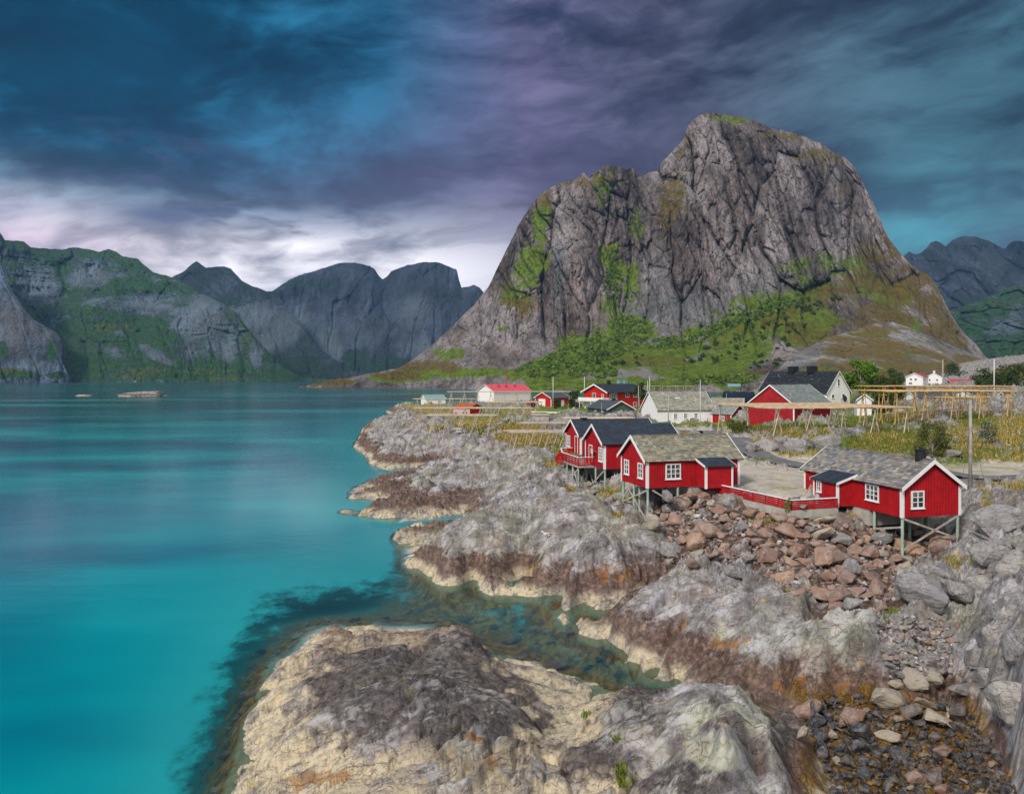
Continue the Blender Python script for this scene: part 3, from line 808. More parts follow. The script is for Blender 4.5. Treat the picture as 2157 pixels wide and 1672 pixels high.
    return dict(px=PX, py=PY, X=X, Y=Y2, Z=Z, ca=ca[:nv], cb=cb[:nv], obj=o)


def pl(s):
    return [tuple(map(float, q.split())) for q in s.split('|')]


M_OL = mountain_mat('cliff_rock', (0.200, 0.174, 0.172), (0.030, 0.022, 0.023), (0.12, 0.18, 0.014), (0.15, 0.105, 0.018))
olst = mountain('mountain',
    pl('630 814|660 808|700 800|740 795|780 786|820 780|850 770|900 735|950 690|1000 640|1030 602|1060 540|1090 478|1120 430|1150 400|1180 385|1210 378|1230 364|1240 375|1255 360|1280 348|1310 352|1320 358|1335 354|1350 372|1365 364|1385 360|1392 345|1415 320|1440 293|1448 268|1460 252|1475 242|1495 238|1530 242|1580 251|1620 268|1660 278|1700 289|1740 309|1780 334|1800 350|1822 395|1840 430|1870 498|1905 545|1935 568|1960 582|1975 605|2000 655|2020 690|2060 730|2090 768|2120 792'),
    pl('630 818|800 818|1000 822|1120 825|1300 826|1600 826|1900 826|2120 826'),
    pl('640 818 1160|800 818 1130|950 820 1080|1120 825 900|1300 826 860|1500 826 830|1700 826 800|1900 826 780|2110 826 820|780 787 1250|900 735 1400|1000 640 1480|1060 540 1530|1120 430 1580|1210 378 1600|1280 348 1560|1385 358 1600|1440 295 1560|1490 238 1600|1580 252 1560|1700 290 1560|1800 350 1560|1870 500 1480|1960 580 1400|2060 730 1250|2110 780 1200|'
       '1220 550 1330|1190 600 1310|1220 650 1260|1200 720 1200|1270 600 1370|1160 560 1370|1310 560 1490|1320 650 1350|1310 480 1540|1345 500 1480|1400 450 1440|1400 600 1290|1380 700 1180|1500 400 1400|1550 500 1330|1550 600 1270|1650 450 1390|1600 640 1210|1740 450 1430|1740 560 1330|1800 480 1460|1850 580 1380|1750 650 1200|1900 640 1300|1600 740 1060|1450 740 1070|1250 760 1040|1120 780 1000|1050 730 1230|1000 760 1130|950 760 1200|1050 650 1340|1120 600 1360|1100 520 1470|1400 790 920|1600 790 900|1200 800 950|1500 700 1160'),
    860, 620, M_OL,
    dict(veg='1235 745 150 45 1 -25|1330 690 60 35 1|1290 560 28 60 .85|1330 620 22 60 .8|1290 640 30 36 .6|1380 745 160 24 .8 -8|1480 690 70 22 .8 -20|1560 650 110 26 .85 -20|1640 640 120 40 .8 -15|1700 600 80 30 .7|1600 690 140 45 .95 -20|1560 750 100 30 .9 -15|1700 690 90 40 .8 -20|1480 780 90 22 .8|1560 800 70 20 .9|1130 770 90 14 .9 -25|1000 785 140 12 .7|900 785 80 16 .9|820 795 60 10 .9|950 745 40 16 .6|1120 560 34 70 .75 12|1140 470 24 60 .7 10|1090 620 40 30 .7|1060 690 30 22 .4|1270 405 30 60 .6|1300 810 200 14 .8|1420 430 40 110 .3 10|1660 820 140 20 .8|1340 470 20 40 .55|1110 700 40 20 .35|1490 650 40 12 .8|1780 560 80 40 .6|1830 600 80 40 .6|1560 250 80 14 .7|1880 620 70 40 .6|1660 570 60 22 .6 -20|1920 690 60 36 .5',
         dry='900 770 90 14 .8|830 790 60 10 .9|940 775 40 14 .8|700 806 60 8 .9|1100 640 70 40 .6|1060 600 40 40 .5|1150 420 40 30 .6|1230 380 70 20 .7|1410 420 30 90 .75 8|1440 330 40 60 .6|1560 245 90 12 .75|1660 285 90 16 .7|1740 330 70 24 .7|1790 420 40 60 .55|1850 530 60 60 .7|1900 590 70 50 .8|1960 640 50 50 .7|1820 590 100 40 .7|1740 620 110 40 .6 -15|1640 660 120 40 .55 -20|1860 670 120 50 .7|1980 700 70 50 .7|1450 480 24 60 .35|1380 760 100 14 .5|1290 740 80 20 .4|1560 700 120 30 .4 -20|1700 700 110 40 .55|1040 740 90 20 .35|980 700 60 14 .5 -40|1140 520 30 60 .4|1180 690 30 20 .3|1590 790 80 14 .6 -20',
         scree='1130 785 110 26 1 -15|1230 795 140 16 .8|1380 740 60 30 .7|1440 775 110 22 1 -14|1500 745 80 16 .9 -25|1560 765 80 22 .9 -25|1340 790 100 18 .7|1350 770 50 20 .8|1280 775 50 24 .6',
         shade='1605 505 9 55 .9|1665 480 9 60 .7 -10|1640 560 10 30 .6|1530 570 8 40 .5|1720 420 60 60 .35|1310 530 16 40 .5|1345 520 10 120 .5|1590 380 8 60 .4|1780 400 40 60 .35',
         pink='1230 590 50 110 .9|1240 680 60 40 .8|1260 520 50 60 .7|1500 480 30 180 .6|1560 430 40 140 .6|1440 540 60 80 .5|1060 760 60 30 .5',
         teal='1440 650 120 50 .7|1180 580 14 90 .8|1340 660 30 60 .6|1620 600 90 40 .5|1380 600 30 80 .5'),
    amp=36, wl=85, vert=4.4, jag=5.0, back=1.2, seed=5, grassy=0.18,
    fold=lambda a, b: np.clip(sstep(b, 650 + 0.16 * np.abs(a - 1350), 760) + sstep(a, 1640, 1760) * sstep(b, 520, 640) * .5 + sstep(a, 1000, 850), 0, 1))
hill = mountain('hill',
    pl('1560 812|1600 797|1635 778|1665 755|1695 735|1740 712|1790 698|1840 682|1880 678|1920 692|1960 708|2000 722|2040 742|2075 764|2100 782|2130 800'),
    pl('1560 832|1800 832|2130 832'),
    pl('1560 830 560|1700 832 480|1900 832 450|2130 832 470|1640 775 640|1700 733 720|1790 698 800|1880 678 860|2000 722 820|2100 784 700|1750 770 560|1880 750 640|1980 780 560|1850 800 500|1700 790 540'),
    420, 200, mountain_mat('hill_rock', (0.24, 0.23, 0.23), (0.05, 0.043, 0.043), (0.13, 0.155, 0.02), (0.19, 0.135, 0.035), 2.4),
    dict(veg='1740 790 60 22 .8|1840 800 60 20 .9|1900 745 80 12 .5|1700 800 80 14 .9|1830 705 60 8 .6|1960 800 60 14 .8|1990 770 30 16 .6 35|1800 760 40 10 .4|1860 790 40 24 .9',
         dry='1850 720 120 14 .7 10|1900 765 110 16 .8 15|1960 745 80 18 .8 25|1800 770 60 20 .7|1700 780 40 16 .6|1860 790 90 14 .7|2000 770 60 14 .7 30|1800 715 60 8 .7|2060 785 30 10 .6|1780 740 70 20 .8|1740 760 40 14 .6|1930 775 80 16 .9|1840 740 90 18 .9|2030 760 40 14 .9|1760 715 50 10 .8|1850 695 70 10 .9',
         teal='1690 762 44 12 .6 -30|1930 725 60 8 .4 20'),
    amp=6.0, wl=26, vert=1.2, jag=3.0, back=1.5, seed=33, grassy=0.25)
# a low rocky knoll behind the village, far right
knoll = mountain('hill',
    pl('2040 812|2075 792|2100 776|2130 768|2160 764|2210 758|2280 770'),
    pl('2040 836|2280 836'),
    pl('2040 836 400|2280 836 380|2075 792 460|2130 768 520|2210 758 560|2150 800 430'),
    160, 90, mountain_mat('knoll_rock', (0.26, 0.27, 0.27), (0.06, 0.055, 0.055), (0.10, 0.13, 0.025), (0.36, 0.19, 0.05), 3.0),
    dict(veg='2110 800 60 12 .9|2150 790 40 8 .5|2180 800 60 14 .9', dry='2140 776 60 7 .9 -6|2120 790 40 6 .6|2100 815 60 8 .8|2180 778 50 10 .8'),
    amp=3.0, wl=18, vert=0.8, jag=2.0, back=1.5, seed=39, grassy=0.2)
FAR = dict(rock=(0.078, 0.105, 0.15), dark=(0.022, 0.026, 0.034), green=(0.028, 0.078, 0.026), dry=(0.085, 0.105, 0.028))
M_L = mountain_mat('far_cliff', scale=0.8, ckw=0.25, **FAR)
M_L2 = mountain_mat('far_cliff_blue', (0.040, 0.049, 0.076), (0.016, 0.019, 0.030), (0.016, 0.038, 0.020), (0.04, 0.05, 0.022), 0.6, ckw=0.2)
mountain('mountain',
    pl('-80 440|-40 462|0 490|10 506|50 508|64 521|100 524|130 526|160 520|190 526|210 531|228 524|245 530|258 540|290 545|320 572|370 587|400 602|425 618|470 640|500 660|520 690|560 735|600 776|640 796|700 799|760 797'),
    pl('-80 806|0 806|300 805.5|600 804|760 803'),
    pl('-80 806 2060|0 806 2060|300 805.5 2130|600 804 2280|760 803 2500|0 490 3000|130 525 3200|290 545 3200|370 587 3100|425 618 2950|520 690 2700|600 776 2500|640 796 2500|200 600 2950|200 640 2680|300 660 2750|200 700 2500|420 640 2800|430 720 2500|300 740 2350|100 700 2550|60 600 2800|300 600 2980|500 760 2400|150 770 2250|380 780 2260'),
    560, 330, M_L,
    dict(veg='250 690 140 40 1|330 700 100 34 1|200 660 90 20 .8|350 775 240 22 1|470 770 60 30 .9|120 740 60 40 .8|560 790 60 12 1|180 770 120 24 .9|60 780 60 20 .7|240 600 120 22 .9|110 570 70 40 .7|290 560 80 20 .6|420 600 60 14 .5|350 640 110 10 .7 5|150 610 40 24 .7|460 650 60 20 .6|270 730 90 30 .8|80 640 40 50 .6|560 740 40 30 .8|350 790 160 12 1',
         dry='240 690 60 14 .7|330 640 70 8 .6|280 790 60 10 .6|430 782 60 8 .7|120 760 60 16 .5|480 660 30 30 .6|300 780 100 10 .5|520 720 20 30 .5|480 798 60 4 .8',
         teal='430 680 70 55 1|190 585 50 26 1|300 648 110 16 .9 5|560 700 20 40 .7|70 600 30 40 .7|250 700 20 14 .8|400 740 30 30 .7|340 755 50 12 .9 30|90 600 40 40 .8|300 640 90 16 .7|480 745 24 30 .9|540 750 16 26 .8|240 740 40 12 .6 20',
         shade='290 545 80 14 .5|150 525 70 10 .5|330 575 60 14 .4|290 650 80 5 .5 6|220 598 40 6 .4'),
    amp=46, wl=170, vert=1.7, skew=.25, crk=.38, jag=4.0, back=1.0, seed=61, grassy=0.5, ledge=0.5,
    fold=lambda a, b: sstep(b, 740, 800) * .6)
mountain('mountain',
    pl('-120 440|-60 500|-20 530|0 556|20 602|45 645|70 672|100 690|124 704|131 716|118 735|150 800'),
    pl('-120 806.5|150 806.5'),
    pl('-120 806 1900|0 806.5 1950|100 806.5 2020|150 806 2080|-60 500 2500|0 556 2420|45 645 2300|100 690 2240|131 716 2220|50 740 2080|20 680 2180|100 760 2080'),
    170, 240, M_L,
    dict(veg='20 790 90 14 .8|110 740 14 30 .9|0 740 20 20 .7|120 790 30 10 1|60 775 30 20 .5', dry='20 780 60 10 .6|80 770 20 20 .6', teal='60 700 40 50 .5|30 650 30 50 .5|70 770 30 20 .6', pink='20 690 40 60 .6|80 700 40 20 .5'),
    amp=20, wl=150, vert=3.0, skew=.45, crk=.38, jag=3.0, back=0.6, seed=67, grassy=0.1)
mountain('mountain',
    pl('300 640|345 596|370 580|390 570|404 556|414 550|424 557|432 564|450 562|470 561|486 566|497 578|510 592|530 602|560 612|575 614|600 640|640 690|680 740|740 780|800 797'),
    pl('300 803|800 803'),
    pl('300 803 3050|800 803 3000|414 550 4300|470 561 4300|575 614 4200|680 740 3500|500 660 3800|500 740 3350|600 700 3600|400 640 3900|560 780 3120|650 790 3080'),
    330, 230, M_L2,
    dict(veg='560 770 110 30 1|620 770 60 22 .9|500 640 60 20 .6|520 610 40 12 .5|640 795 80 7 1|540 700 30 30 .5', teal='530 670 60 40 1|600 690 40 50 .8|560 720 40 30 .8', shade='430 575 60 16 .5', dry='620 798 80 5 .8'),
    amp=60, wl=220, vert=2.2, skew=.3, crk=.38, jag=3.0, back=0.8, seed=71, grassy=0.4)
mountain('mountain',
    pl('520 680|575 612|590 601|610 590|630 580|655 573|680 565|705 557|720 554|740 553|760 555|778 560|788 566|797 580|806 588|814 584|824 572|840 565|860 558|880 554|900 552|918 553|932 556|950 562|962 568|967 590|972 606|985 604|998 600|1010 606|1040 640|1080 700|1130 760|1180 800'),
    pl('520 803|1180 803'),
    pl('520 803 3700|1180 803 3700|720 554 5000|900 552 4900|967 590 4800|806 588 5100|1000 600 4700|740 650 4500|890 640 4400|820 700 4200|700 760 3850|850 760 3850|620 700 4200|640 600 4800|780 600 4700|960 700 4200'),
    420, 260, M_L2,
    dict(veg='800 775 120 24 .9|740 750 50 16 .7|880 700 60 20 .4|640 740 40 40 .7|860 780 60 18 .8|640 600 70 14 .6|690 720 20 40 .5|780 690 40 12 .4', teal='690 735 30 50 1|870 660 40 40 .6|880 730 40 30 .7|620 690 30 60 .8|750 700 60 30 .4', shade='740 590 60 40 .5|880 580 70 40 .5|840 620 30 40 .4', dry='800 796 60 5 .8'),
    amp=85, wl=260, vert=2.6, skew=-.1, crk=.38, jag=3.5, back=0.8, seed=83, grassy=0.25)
mountain('mountain',
    pl('1840 640|1880 575|1905 538|1915 530|1928 536|1940 533|1952 522|1962 510|1972 507|1984 514|1992 520|2004 508|2016 500|2034 497|2055 499|2080 506|2100 517|2117 524|2124 514|2134 508|2150 508|2175 516|2230 540|2330 600'),
    pl('1840 803|2330 803'),
    pl('1840 803 2900|2330 803 2900|1970 507 4300|2034 497 4300|2150 508 4200|2117 524 4500|2000 620 3700|2100 640 3600|2060 560 3950|1920 640 3600|2100 730 3100|2250 640 3500'),
    300, 230, M_L2,
    dict(veg='1960 620 60 20 .5|2050 640 80 20 .5|2000 580 60 20 .3', shade='2040 530 60 24 .4|2140 530 30 30 .4', teal='2080 560 40 40 .3'),
    amp=70, wl=230, vert=2.0, jag=2.5, back=0.8, seed=91, grassy=0.3)
mountain('hill',
    pl('1900 660|1940 655|1985 648|2010 655|2040 640|2080 628|2110 612|2140 600|2180 590|2260 580|2360 620'),
    pl('1900 803|2360 803'),
    pl('1900 803 1850|2360 803 1800|1985 648 2500|2080 628 2500|2180 590 2600|2100 700 2200|2020 730 2150|2200 720 2100'),
    240, 180, M_L,
    dict(veg='2060 700 110 40 .75|2100 650 70 24 .7|2000 680 40 24 .6|2150 740 60 40 .8|2060 770 80 26 .9|2120 620 50 12 .6', teal='2110 690 40 20 .6|2030 720 40 14 .6|2140 660 20 20 .5', dry='2100 640 40 8 .5|2000 660 30 10 .5'),
    amp=28, wl=110, vert=0.9, jag=3.0, back=1.0, seed=97, grassy=0.5)
# ================================================================== objects
def link(o, parent=None):
    sc.collection.objects.link(o)
    if parent is not None:
        o.parent = parent
    return o


def tag(o, label, cat, group=None, kind=None):
    if label:
        o['label'] = label
    if cat:
        o['category'] = cat
    if group:
        o['group'] = group
    if kind:
        o['kind'] = kind
    return o


def thing(name, label, cat, loc=(0, 0, 0), rotz=0.0, group=None):
    o = bpy.data.objects.new(name, None)
    o.empty_display_size = 0.3
    o.location = loc
    o.rotation_euler = (0, 0, rotz)
    link(o)
    return tag(o, label, cat, group)


class MB:
    def __init__(s, T=None):
        s.v, s.f, s.c, s.T = [], [], [], T

    def add(s, vs, fs, col=(1, 1, 1)):
        n = len(s.v)
        if s.T:
            vs = [s.T(*v) for v in vs]
        s.v += [tuple(v) for v in vs]
        s.c += [col] * len(vs)
        s.f += [tuple(i + n for i in f) for f in fs]
        return s

    BOXF = [(0, 3, 2, 1), (4, 5, 6, 7), (0, 1, 5, 4), (1, 2, 6, 5), (2, 3, 7, 6), (3, 0, 4, 7)]

    def hexa(s, p, col=(1, 1, 1)):
        return s.add(p, s.BOXF, col)

    def box(s, x0, x1, y0, y1, z0, z1, col=(1, 1, 1)):
        return s.hexa([(x0, y0, z0), (x1, y0, z0), (x1, y1, z0), (x0, y1, z0), (x0, y0, z1), (x1, y0, z1), (x1, y1, z1), (x0, y1, z1)], col)

    def beam(s, p, q, w, h=None, col=(1, 1, 1), up=(0, 0, 1)):
        h = h or w
        p, q = Vector(p), Vector(q)
        d = (q - p).normalized()
        u = Vector(up)
        if abs(d.dot(u)) > 0.98:
            u = Vector((0, 1, 0))
        a = d.cross(u).normalized() * (w / 2)
        b = a.cross(d).normalized() * (h / 2)
        return s.hexa([p - a - b, p + a - b, p + a + b, p - a + b, q - a - b, q + a - b, q + a + b, q - a + b], col)

    def tube(s, p, q, r, r2=None, n=7, col=(1, 1, 1)):
        r2 = r if r2 is None else r2
        p, q = Vector(p), Vector(q)
        d = (q - p).normalized()
        u = Vector((0, 0, 1)) if abs(d.z) < 0.9 else Vector((1, 0, 0))
        a = d.cross(u).normalized()
        b = a.cross(d)
        vs = []
        for c, rr in ((p, r), (q, r2)):
            for i in range(n):
                t = 2 * math.pi * i / n
                vs.append(c + (a * math.cos(t) + b * math.sin(t)) * rr)
        fs = [(i, (i + 1) % n, n + (i + 1) % n, n + i) for i in range(n)] + [tuple(range(n - 1, -1, -1)), tuple(range(n, 2 * n))]
        return s.add(vs, fs, col)

    def build(s, name, mat, parent=None, smooth=False, bevel=0.0, color=False):
        me = bpy.data.meshes.new(name)
        me.from_pydata(s.v, [], s.f)
        bm = bmesh.new()
        bm.from_mesh(me)
        if not color:
            bmesh.ops.recalc_face_normals(bm, faces=bm.faces)
        if bevel:
            bmesh.ops.bevel(bm, geom=bm.edges, offset=bevel, segments=1, affect='EDGES')
        bm.to_mesh(me)
        bm.free()
        if color:
            a = me.attributes.new('tint', 'FLOAT_COLOR', 'POINT')
            a.data.foreach_set('color', np.array([(*c, 1) for c in s.c], np.float32).ravel())
        if smooth:
            me.polygons.foreach_set('use_smooth', [True] * len(me.polygons))
        me.materials.append(mat)
        return link(bpy.data.objects.new(name, me), parent)


# ------------------------------------------------------------------ materials of built things
def paint(name, col, rough=0.6, var=0.12, streak=0.25, dirt=(0.10, 0.08, 0.07), sc_=1.5):
    m, g, b = new_mat(name)
    p = g.pos()
    n = g.noise(p, sc_, 5, 0.6)
    s = g.noise(g.map(p, scale=(5, 5, 0.5)), 1.0, 5, 0.65)
    c = g.mix(g.mul(g.step(n, 0.35, 0.7), 1.0), tuple(q * (1 - var) for q in col), tuple(min(1, q * (1 + var)) for q in col))
    c = g.mix(g.mul(g.step(s, 0.54, 0.72), streak), c, dirt)
    g.put(b.inputs['Base Color'], c)
    b.inputs['Roughness'].default_value = rough
    g.put(b.inputs['Normal'], g.bump(g.add(n, s), 0.12, 0.03))
    return m


M = {
    'red': paint('red_paint', (0.42, 0.010, 0.016), 0.7, 0.16, 0.22, (0.16, 0.012, 0.014)),
    'red_bright': paint('bright_red_paint', (0.50, 0.016, 0.012), 0.6),
    'red_old': paint('old_red_paint', (0.36, 0.015, 0.022), 0.75, 0.2, 0.35, (0.20, 0.03, 0.03)),
    'white': paint('white_paint', (0.83, 0.83, 0.84), 0.5, 0.05, 0.12, (0.45, 0.43, 0.40)),
    'white_old': paint('white_wall_paint', (0.84, 0.84, 0.85), 0.6, 0.04, 0.10, (0.5, 0.48, 0.44)),
    'cream': paint('cream_paint', (0.86, 0.85, 0.82), 0.6, 0.05, 0.1, (0.5, 0.48, 0.42)),
    'green': paint('green_paint', (0.072, 0.115, 0.075), 0.65),
    'mint': paint('mint_preserved_wood', (0.33, 0.46, 0.38), 0.7, 0.2, 0.4, (0.22, 0.24, 0.20)),
    'grey_wood': paint('grey_weathered_wood', (0.44, 0.40, 0.37), 0.8, 0.25, 0.4, (0.2, 0.17, 0.15)),
    'pale_wood': paint('pale_pole_wood', (0.52, 0.43, 0.35), 0.8, 0.25, 0.35, (0.26, 0.20, 0.16)),
    'yellow_wood': paint('yellow_pole_wood', (0.56, 0.36, 0.14), 0.7, 0.3, 0.5, (0.28, 0.18, 0.09)),
    'tan_wood': paint('tan_pole_wood', (0.50, 0.37, 0.245), 0.75, 0.3, 0.5, (0.26, 0.18, 0.13)),
    'felt': paint('dark_roof_felt', (0.030, 0.040, 0.060), 0.55, 0.25, 0.25, (0.06, 0.075, 0.10)),
    'felt_grey': paint('grey_roof_sheet', (0.075, 0.088, 0.105), 0.55, 0.2, 0.2, (0.05, 0.05, 0.06)),
    'teal_roof': paint('teal_roof_sheet', (0.20, 0.35, 0.38), 0.5),
    'red_roof': paint('red_roof_sheet', (0.48, 0.055, 0.075), 0.5),
    'pink_roof': paint('pink_roof_sheet', (0.66, 0.10, 0.14), 0.5),
    'orange_roof': paint('orange_roof_sheet', (0.46, 0.10, 0.035), 0.6),
    'brown_roof': paint('brown_roof_sheet', (0.11, 0.06, 0.05), 0.6),
    'pinkish': paint('faded_pink_boards', (0.58, 0.42, 0.40), 0.8, 0.1, 0.4, (0.42, 0.2, 0.18)),
    'yellow': paint('yellow_paint', (0.70, 0.34, 0.045), 0.6),
    'aqua': paint('aqua_paint', (0.26, 0.50, 0.52), 0.6),
    'concrete': paint('concrete', (0.44, 0.43, 0.39), 0.9, 0.15, 0.4, (0.24, 0.24, 0.2)),
    'black': paint('black_metal', (0.018, 0.021, 0.026), 0.45),
    'steel': paint('grey_steel', (0.32, 0.34, 0.36), 0.4),
    'dish': paint('dish_grey', (0.55, 0.54, 0.52), 0.5),
    'hull': paint('green_hull', (0.14, 0.30, 0.20), 0.6, 0.2, 0.5, (0.3, 0.3, 0.24)),
    'net': paint('navy_netting', (0.012, 0.022, 0.050), 0.8, 0.3, 0.5, (0.03, 0.05, 0.09)),
    'rust_red': paint('rust_red_metal', (0.42, 0.04, 0.03), 0.5),
    'rubber': paint('rubber', (0.02, 0.02, 0.021), 0.8),
    'feather': paint('white_feathers', (0.80, 0.80, 0.80), 0.7, 0.03, 0.0),
    'feather_grey': paint('grey_feathers', (0.32, 0.34, 0.37), 0.7, 0.03, 0.0),
    'beak': paint('yellow_beak', (0.7, 0.4, 0.05), 0.5, 0.03, 0.0),
    'wire': paint('wire', (0.06, 0.06, 0.065), 0.5, 0.03, 0.0),
    'pole': paint('grey_pole_wood', (0.36, 0.33, 0.31), 0.8, 0.25, 0.5, (0.18, 0.16, 0.14)),
    'white_pole': paint('white_pole_paint', (0.72, 0.73, 0.75), 0.4, 0.05, 0.1),
}


def glass():
    m, g, b = new_mat('window_glass')
    n = g.noise(g.obj(), 1.6, 3)
    c = g.ramp(n, [(0.35, (0.018, 0.022, 0.028)), (0.55, (0.07, 0.08, 0.09)), (0.7, (0.30, 0.28, 0.27))])
    g.put(b.inputs['Base Color'], c)
    b.inputs['Roughness'].default_value = 0.06
    b.inputs['Specular IOR Level'].default_value = 0.6
    return m


def slate():
    m, g, b = new_mat('roof_slate')
    t = g.attr('tint')
    p = g.pos()
    n = g.noise(p, 9, 5, 0.7)
    l = g.noise(p, 1.6, 6, 0.7)
    c = g.mix(1.0, t, g.ramp(n, [(0.3, (0.55, 0.55, 0.55)), (0.6, (1.1, 1.1, 1.1))]), 'MULTIPLY')
    c = g.mix(g.mul(g.step(l, 0.55, 0.70), 0.55), c, (0.36, 0.35, 0.24))
    c = g.mix(g.mul(g.step(l, 0.46, 0.33), 0.4), c, (0.10, 0.10, 0.10))
    g.put(b.inputs['Base Color'], c)
    b.inputs['Roughness'].default_value = 0.75
    g.put(b.inputs['Normal'], g.bump(n, 0.5, 0.03))
    return m


M['glass'] = glass()
M['slate'] = slate()


def tint_mat(name, rough=0.8, amount=0.25, scale=6):
    m, g, b = new_mat(name)
    t = g.attr('tint')
    n = g.noise(g.pos(), scale, 3, 0.6)
    g.put(b.inputs['Base Color'], g.mix(1.0, t, g.ramp(n, [(0.3, (1 - amount,) * 3), (0.7, (1 + amount,) * 3)]), 'MULTIPLY'))
    b.inputs['Roughness'].default_value = rough
    return m


M['leaf'] = tint_mat('leaves', 0.7)
M['blade'] = tint_mat('grass_blades', 0.8)
M['stonework'] = tint_mat('dry_stone', 0.9, 0.35, 3)
M['pole_tint'] = tint_mat('rack_poles', 0.8, 0.3, 3)


# ------------------------------------------------------------------ house builder
def house(name, label, cat, org, ang, L, W, hw, hr, wall='red', roof='felt', tiles=None, trim='white', boards=0.0, ov=0.35, oe=0.35,
          wins=(), doors=(), base=None, group=None, th=0.12, corner=0.16, barge=0.24, trim_w=None, chimney=None, gablefrac=0.5):
    t = thing(name, label, cat, org, R(ang), group)
    hz = lambda y: hw + hr * (1 - abs(y - W / 2) / (W / 2))
    m = MB()
    vs = [(0, 0, 0), (L, 0, 0), (L, W, 0), (0, W, 0), (0, 0, hw), (L, 0, hw), (L, W, hw), (0, W, hw), (0, W / 2, hw + hr), (L, W / 2, hw + hr)]
    m.add(vs, [(0, 3, 2, 1), (0, 1, 5, 4), (2, 3, 7, 6), (1, 2, 6, 9, 5), (3, 0, 4, 8, 7), (4, 5, 9, 8), (6, 7, 8, 9)])
    if boards:
        d, bw = 0.045, boards * 0.66
        n = int(L / boards)
        st = L / n
        for i in range(n):
            x0 = i * st + st * 0.2
            m.box(x0, x0 + bw, -d, 0.01, 0.0, hw - 0.01)
        n = int(W / boards)
        st = W / n
        for i in range(n):
            y0 = i * st + st * 0.2
            y1 = y0 + bw
            for xa, xb in ((-d, 0.01), (L - 0.01, L + d)):
                m.hexa([(xa, y0, 0), (xb, y0, 0), (xb, y1, 0), (xa, y1, 0), (xa, y0, hz(y0) - .03), (xb, y0, hz(y0) - .03), (xb, y1, hz(y1) - .03), (xa, y1, hz(y1) - .03)])
    m.build('wall', M[wall], t)
    # roof
    sl = math.hypot(W / 2, hr)
    ux, uz = (W / 2) / sl, hr / sl
    for side in (0, 1):
        r = MB()

        def rp(x, s, up, side=side):          # s = distance down from ridge, up = off the plane
            y = W / 2 - s * ux
            z = hw + hr - s * uz
            y -= up * uz
            z += up * ux
            if side:
                y = W - y
            return (x, y, z + 0.015)
        S = sl + oe
        if tiles is None:
            r.hexa([rp(-ov, S, 0), rp(L + ov, S, 0), rp(L + ov, -0.0, 0), rp(-ov, 0, 0), rp(-ov, S, th), rp(L + ov, S, th), rp(L + ov, 0, th), rp(-ov, 0, th)])
            k = 0.0
            while k < L + 2 * ov - 0.5 and th > 0.08:
                k += 1.0
                x = -ov + k
                r.hexa([rp(x, S, th - .01), rp(x + .035, S, th - .01), rp(x + .035, 0.02, th - .01), rp(x, 0.02, th - .01), rp(x, S, th + .018), rp(x + .035, S, th + .018), rp(x + .035, 0.02, th + .018), rp(x, 0.02, th + .018)])
            ro = r.build('roof', M[roof], t)
        else:
            tw, tl, cols, jit = tiles
            r.hexa([rp(-ov, S, 0), rp(L + ov, S, 0), rp(L + ov, 0, 0), rp(-ov, 0, 0), rp(-ov, S, th * .5), rp(L + ov, S, th * .5), rp(L + ov, 0, th * .5), rp(-ov, 0, th * .5)], (0.08, 0.08, 0.08))
            nr = max(3, int(S / tl))
            hgt = S / nr
            rr = random.Random(len(name) * 7 + side)
            for i in range(nr):
                s1 = S - i * hgt + 0.02
                s0 = max(0.0, s1 - hgt * 1.18)
                x = -ov + (0 if i % 2 else -tw * 0.5)
                while x < L + ov - 0.02:
                    w_ = tw * (1 + rr.uniform(-jit, jit))
                    xa, xb = max(x, -ov), min(x + w_ - 0.012, L + ov)
                    if xb - xa > 0.03:
                        a = th * .5 + 0.004
                        l0, l1 = a + 0.030 + rr.uniform(0, .022) * jit * 2, a + 0.006
                        dd = rr.uniform(0, 0.05) * jit * 2
                        cc = rr.choice(cols)
                        kk = rr.uniform(0.72, 1.2)
                        r.hexa([rp(xa, s1 - dd, a), rp(xb, s1 - dd * .6, a), rp(xb, s0, a - .01), rp(xa, s0, a - .01),
                                rp(xa, s1 - dd, l0), rp(xb, s1 - dd * .6, l0 + .004), rp(xb, s0, l1), rp(xa, s0, l1)], tuple(q * kk for q in cc))
                    x += w_
            if side == 0:
                for xx in np.arange(-ov, L + ov - 0.2, 0.45):
                    r.beam((xx, W / 2, hw + hr + th * .5 + .05), (xx + .44, W / 2, hw + hr + th * .5 + .05 + rr.uniform(-.008, .008)), 0.24, 0.05, rr.choice(cols))
            ro = r.build('roof', M['slate'], t, color=True)
    # barge boards and corner boards
    if barge:
        for x in (-ov - 0.03, L + ov + 0.03):
            b = MB()
            for sg in (-1, 1):
                S = sl + oe
                ya, za = W / 2, hw + hr + .015
                yb, zb = W / 2 + sg * S * ux, hw + hr - S * uz + .015
                zt, zbm = th + 0.03, th - barge
                b.hexa([(x - .025, ya, za + zbm), (x + .025, ya, za + zbm), (x + .025, yb, zb + zbm), (x - .025, yb, zb + zbm),
                        (x - .025, ya, za + zt), (x + .025, ya, za + zt), (x + .025, yb, zb + zt), (x - .025, yb, zb + zt)])
            b.build('barge_board', M[trim], t)
    if corner:
        for x, sx in ((0, -1), (L, 1)):
            for y, sy in ((0, -1), (W, 1)):
                b = MB()
                b.box(min(x, x + sx * .07), max(x, x + sx * .07), min(y + sy * .07, y - sy * corner), max(y + sy * .07, y - sy * corner), -0.03, hw - 0.05)
                b.box(min(x, x - sx * corner), max(x, x - sx * corner), min(y, y + sy * .07), max(y, y + sy * .07), -0.03, hw - 0.05)
                b.build('corner_board', M[trim], t)
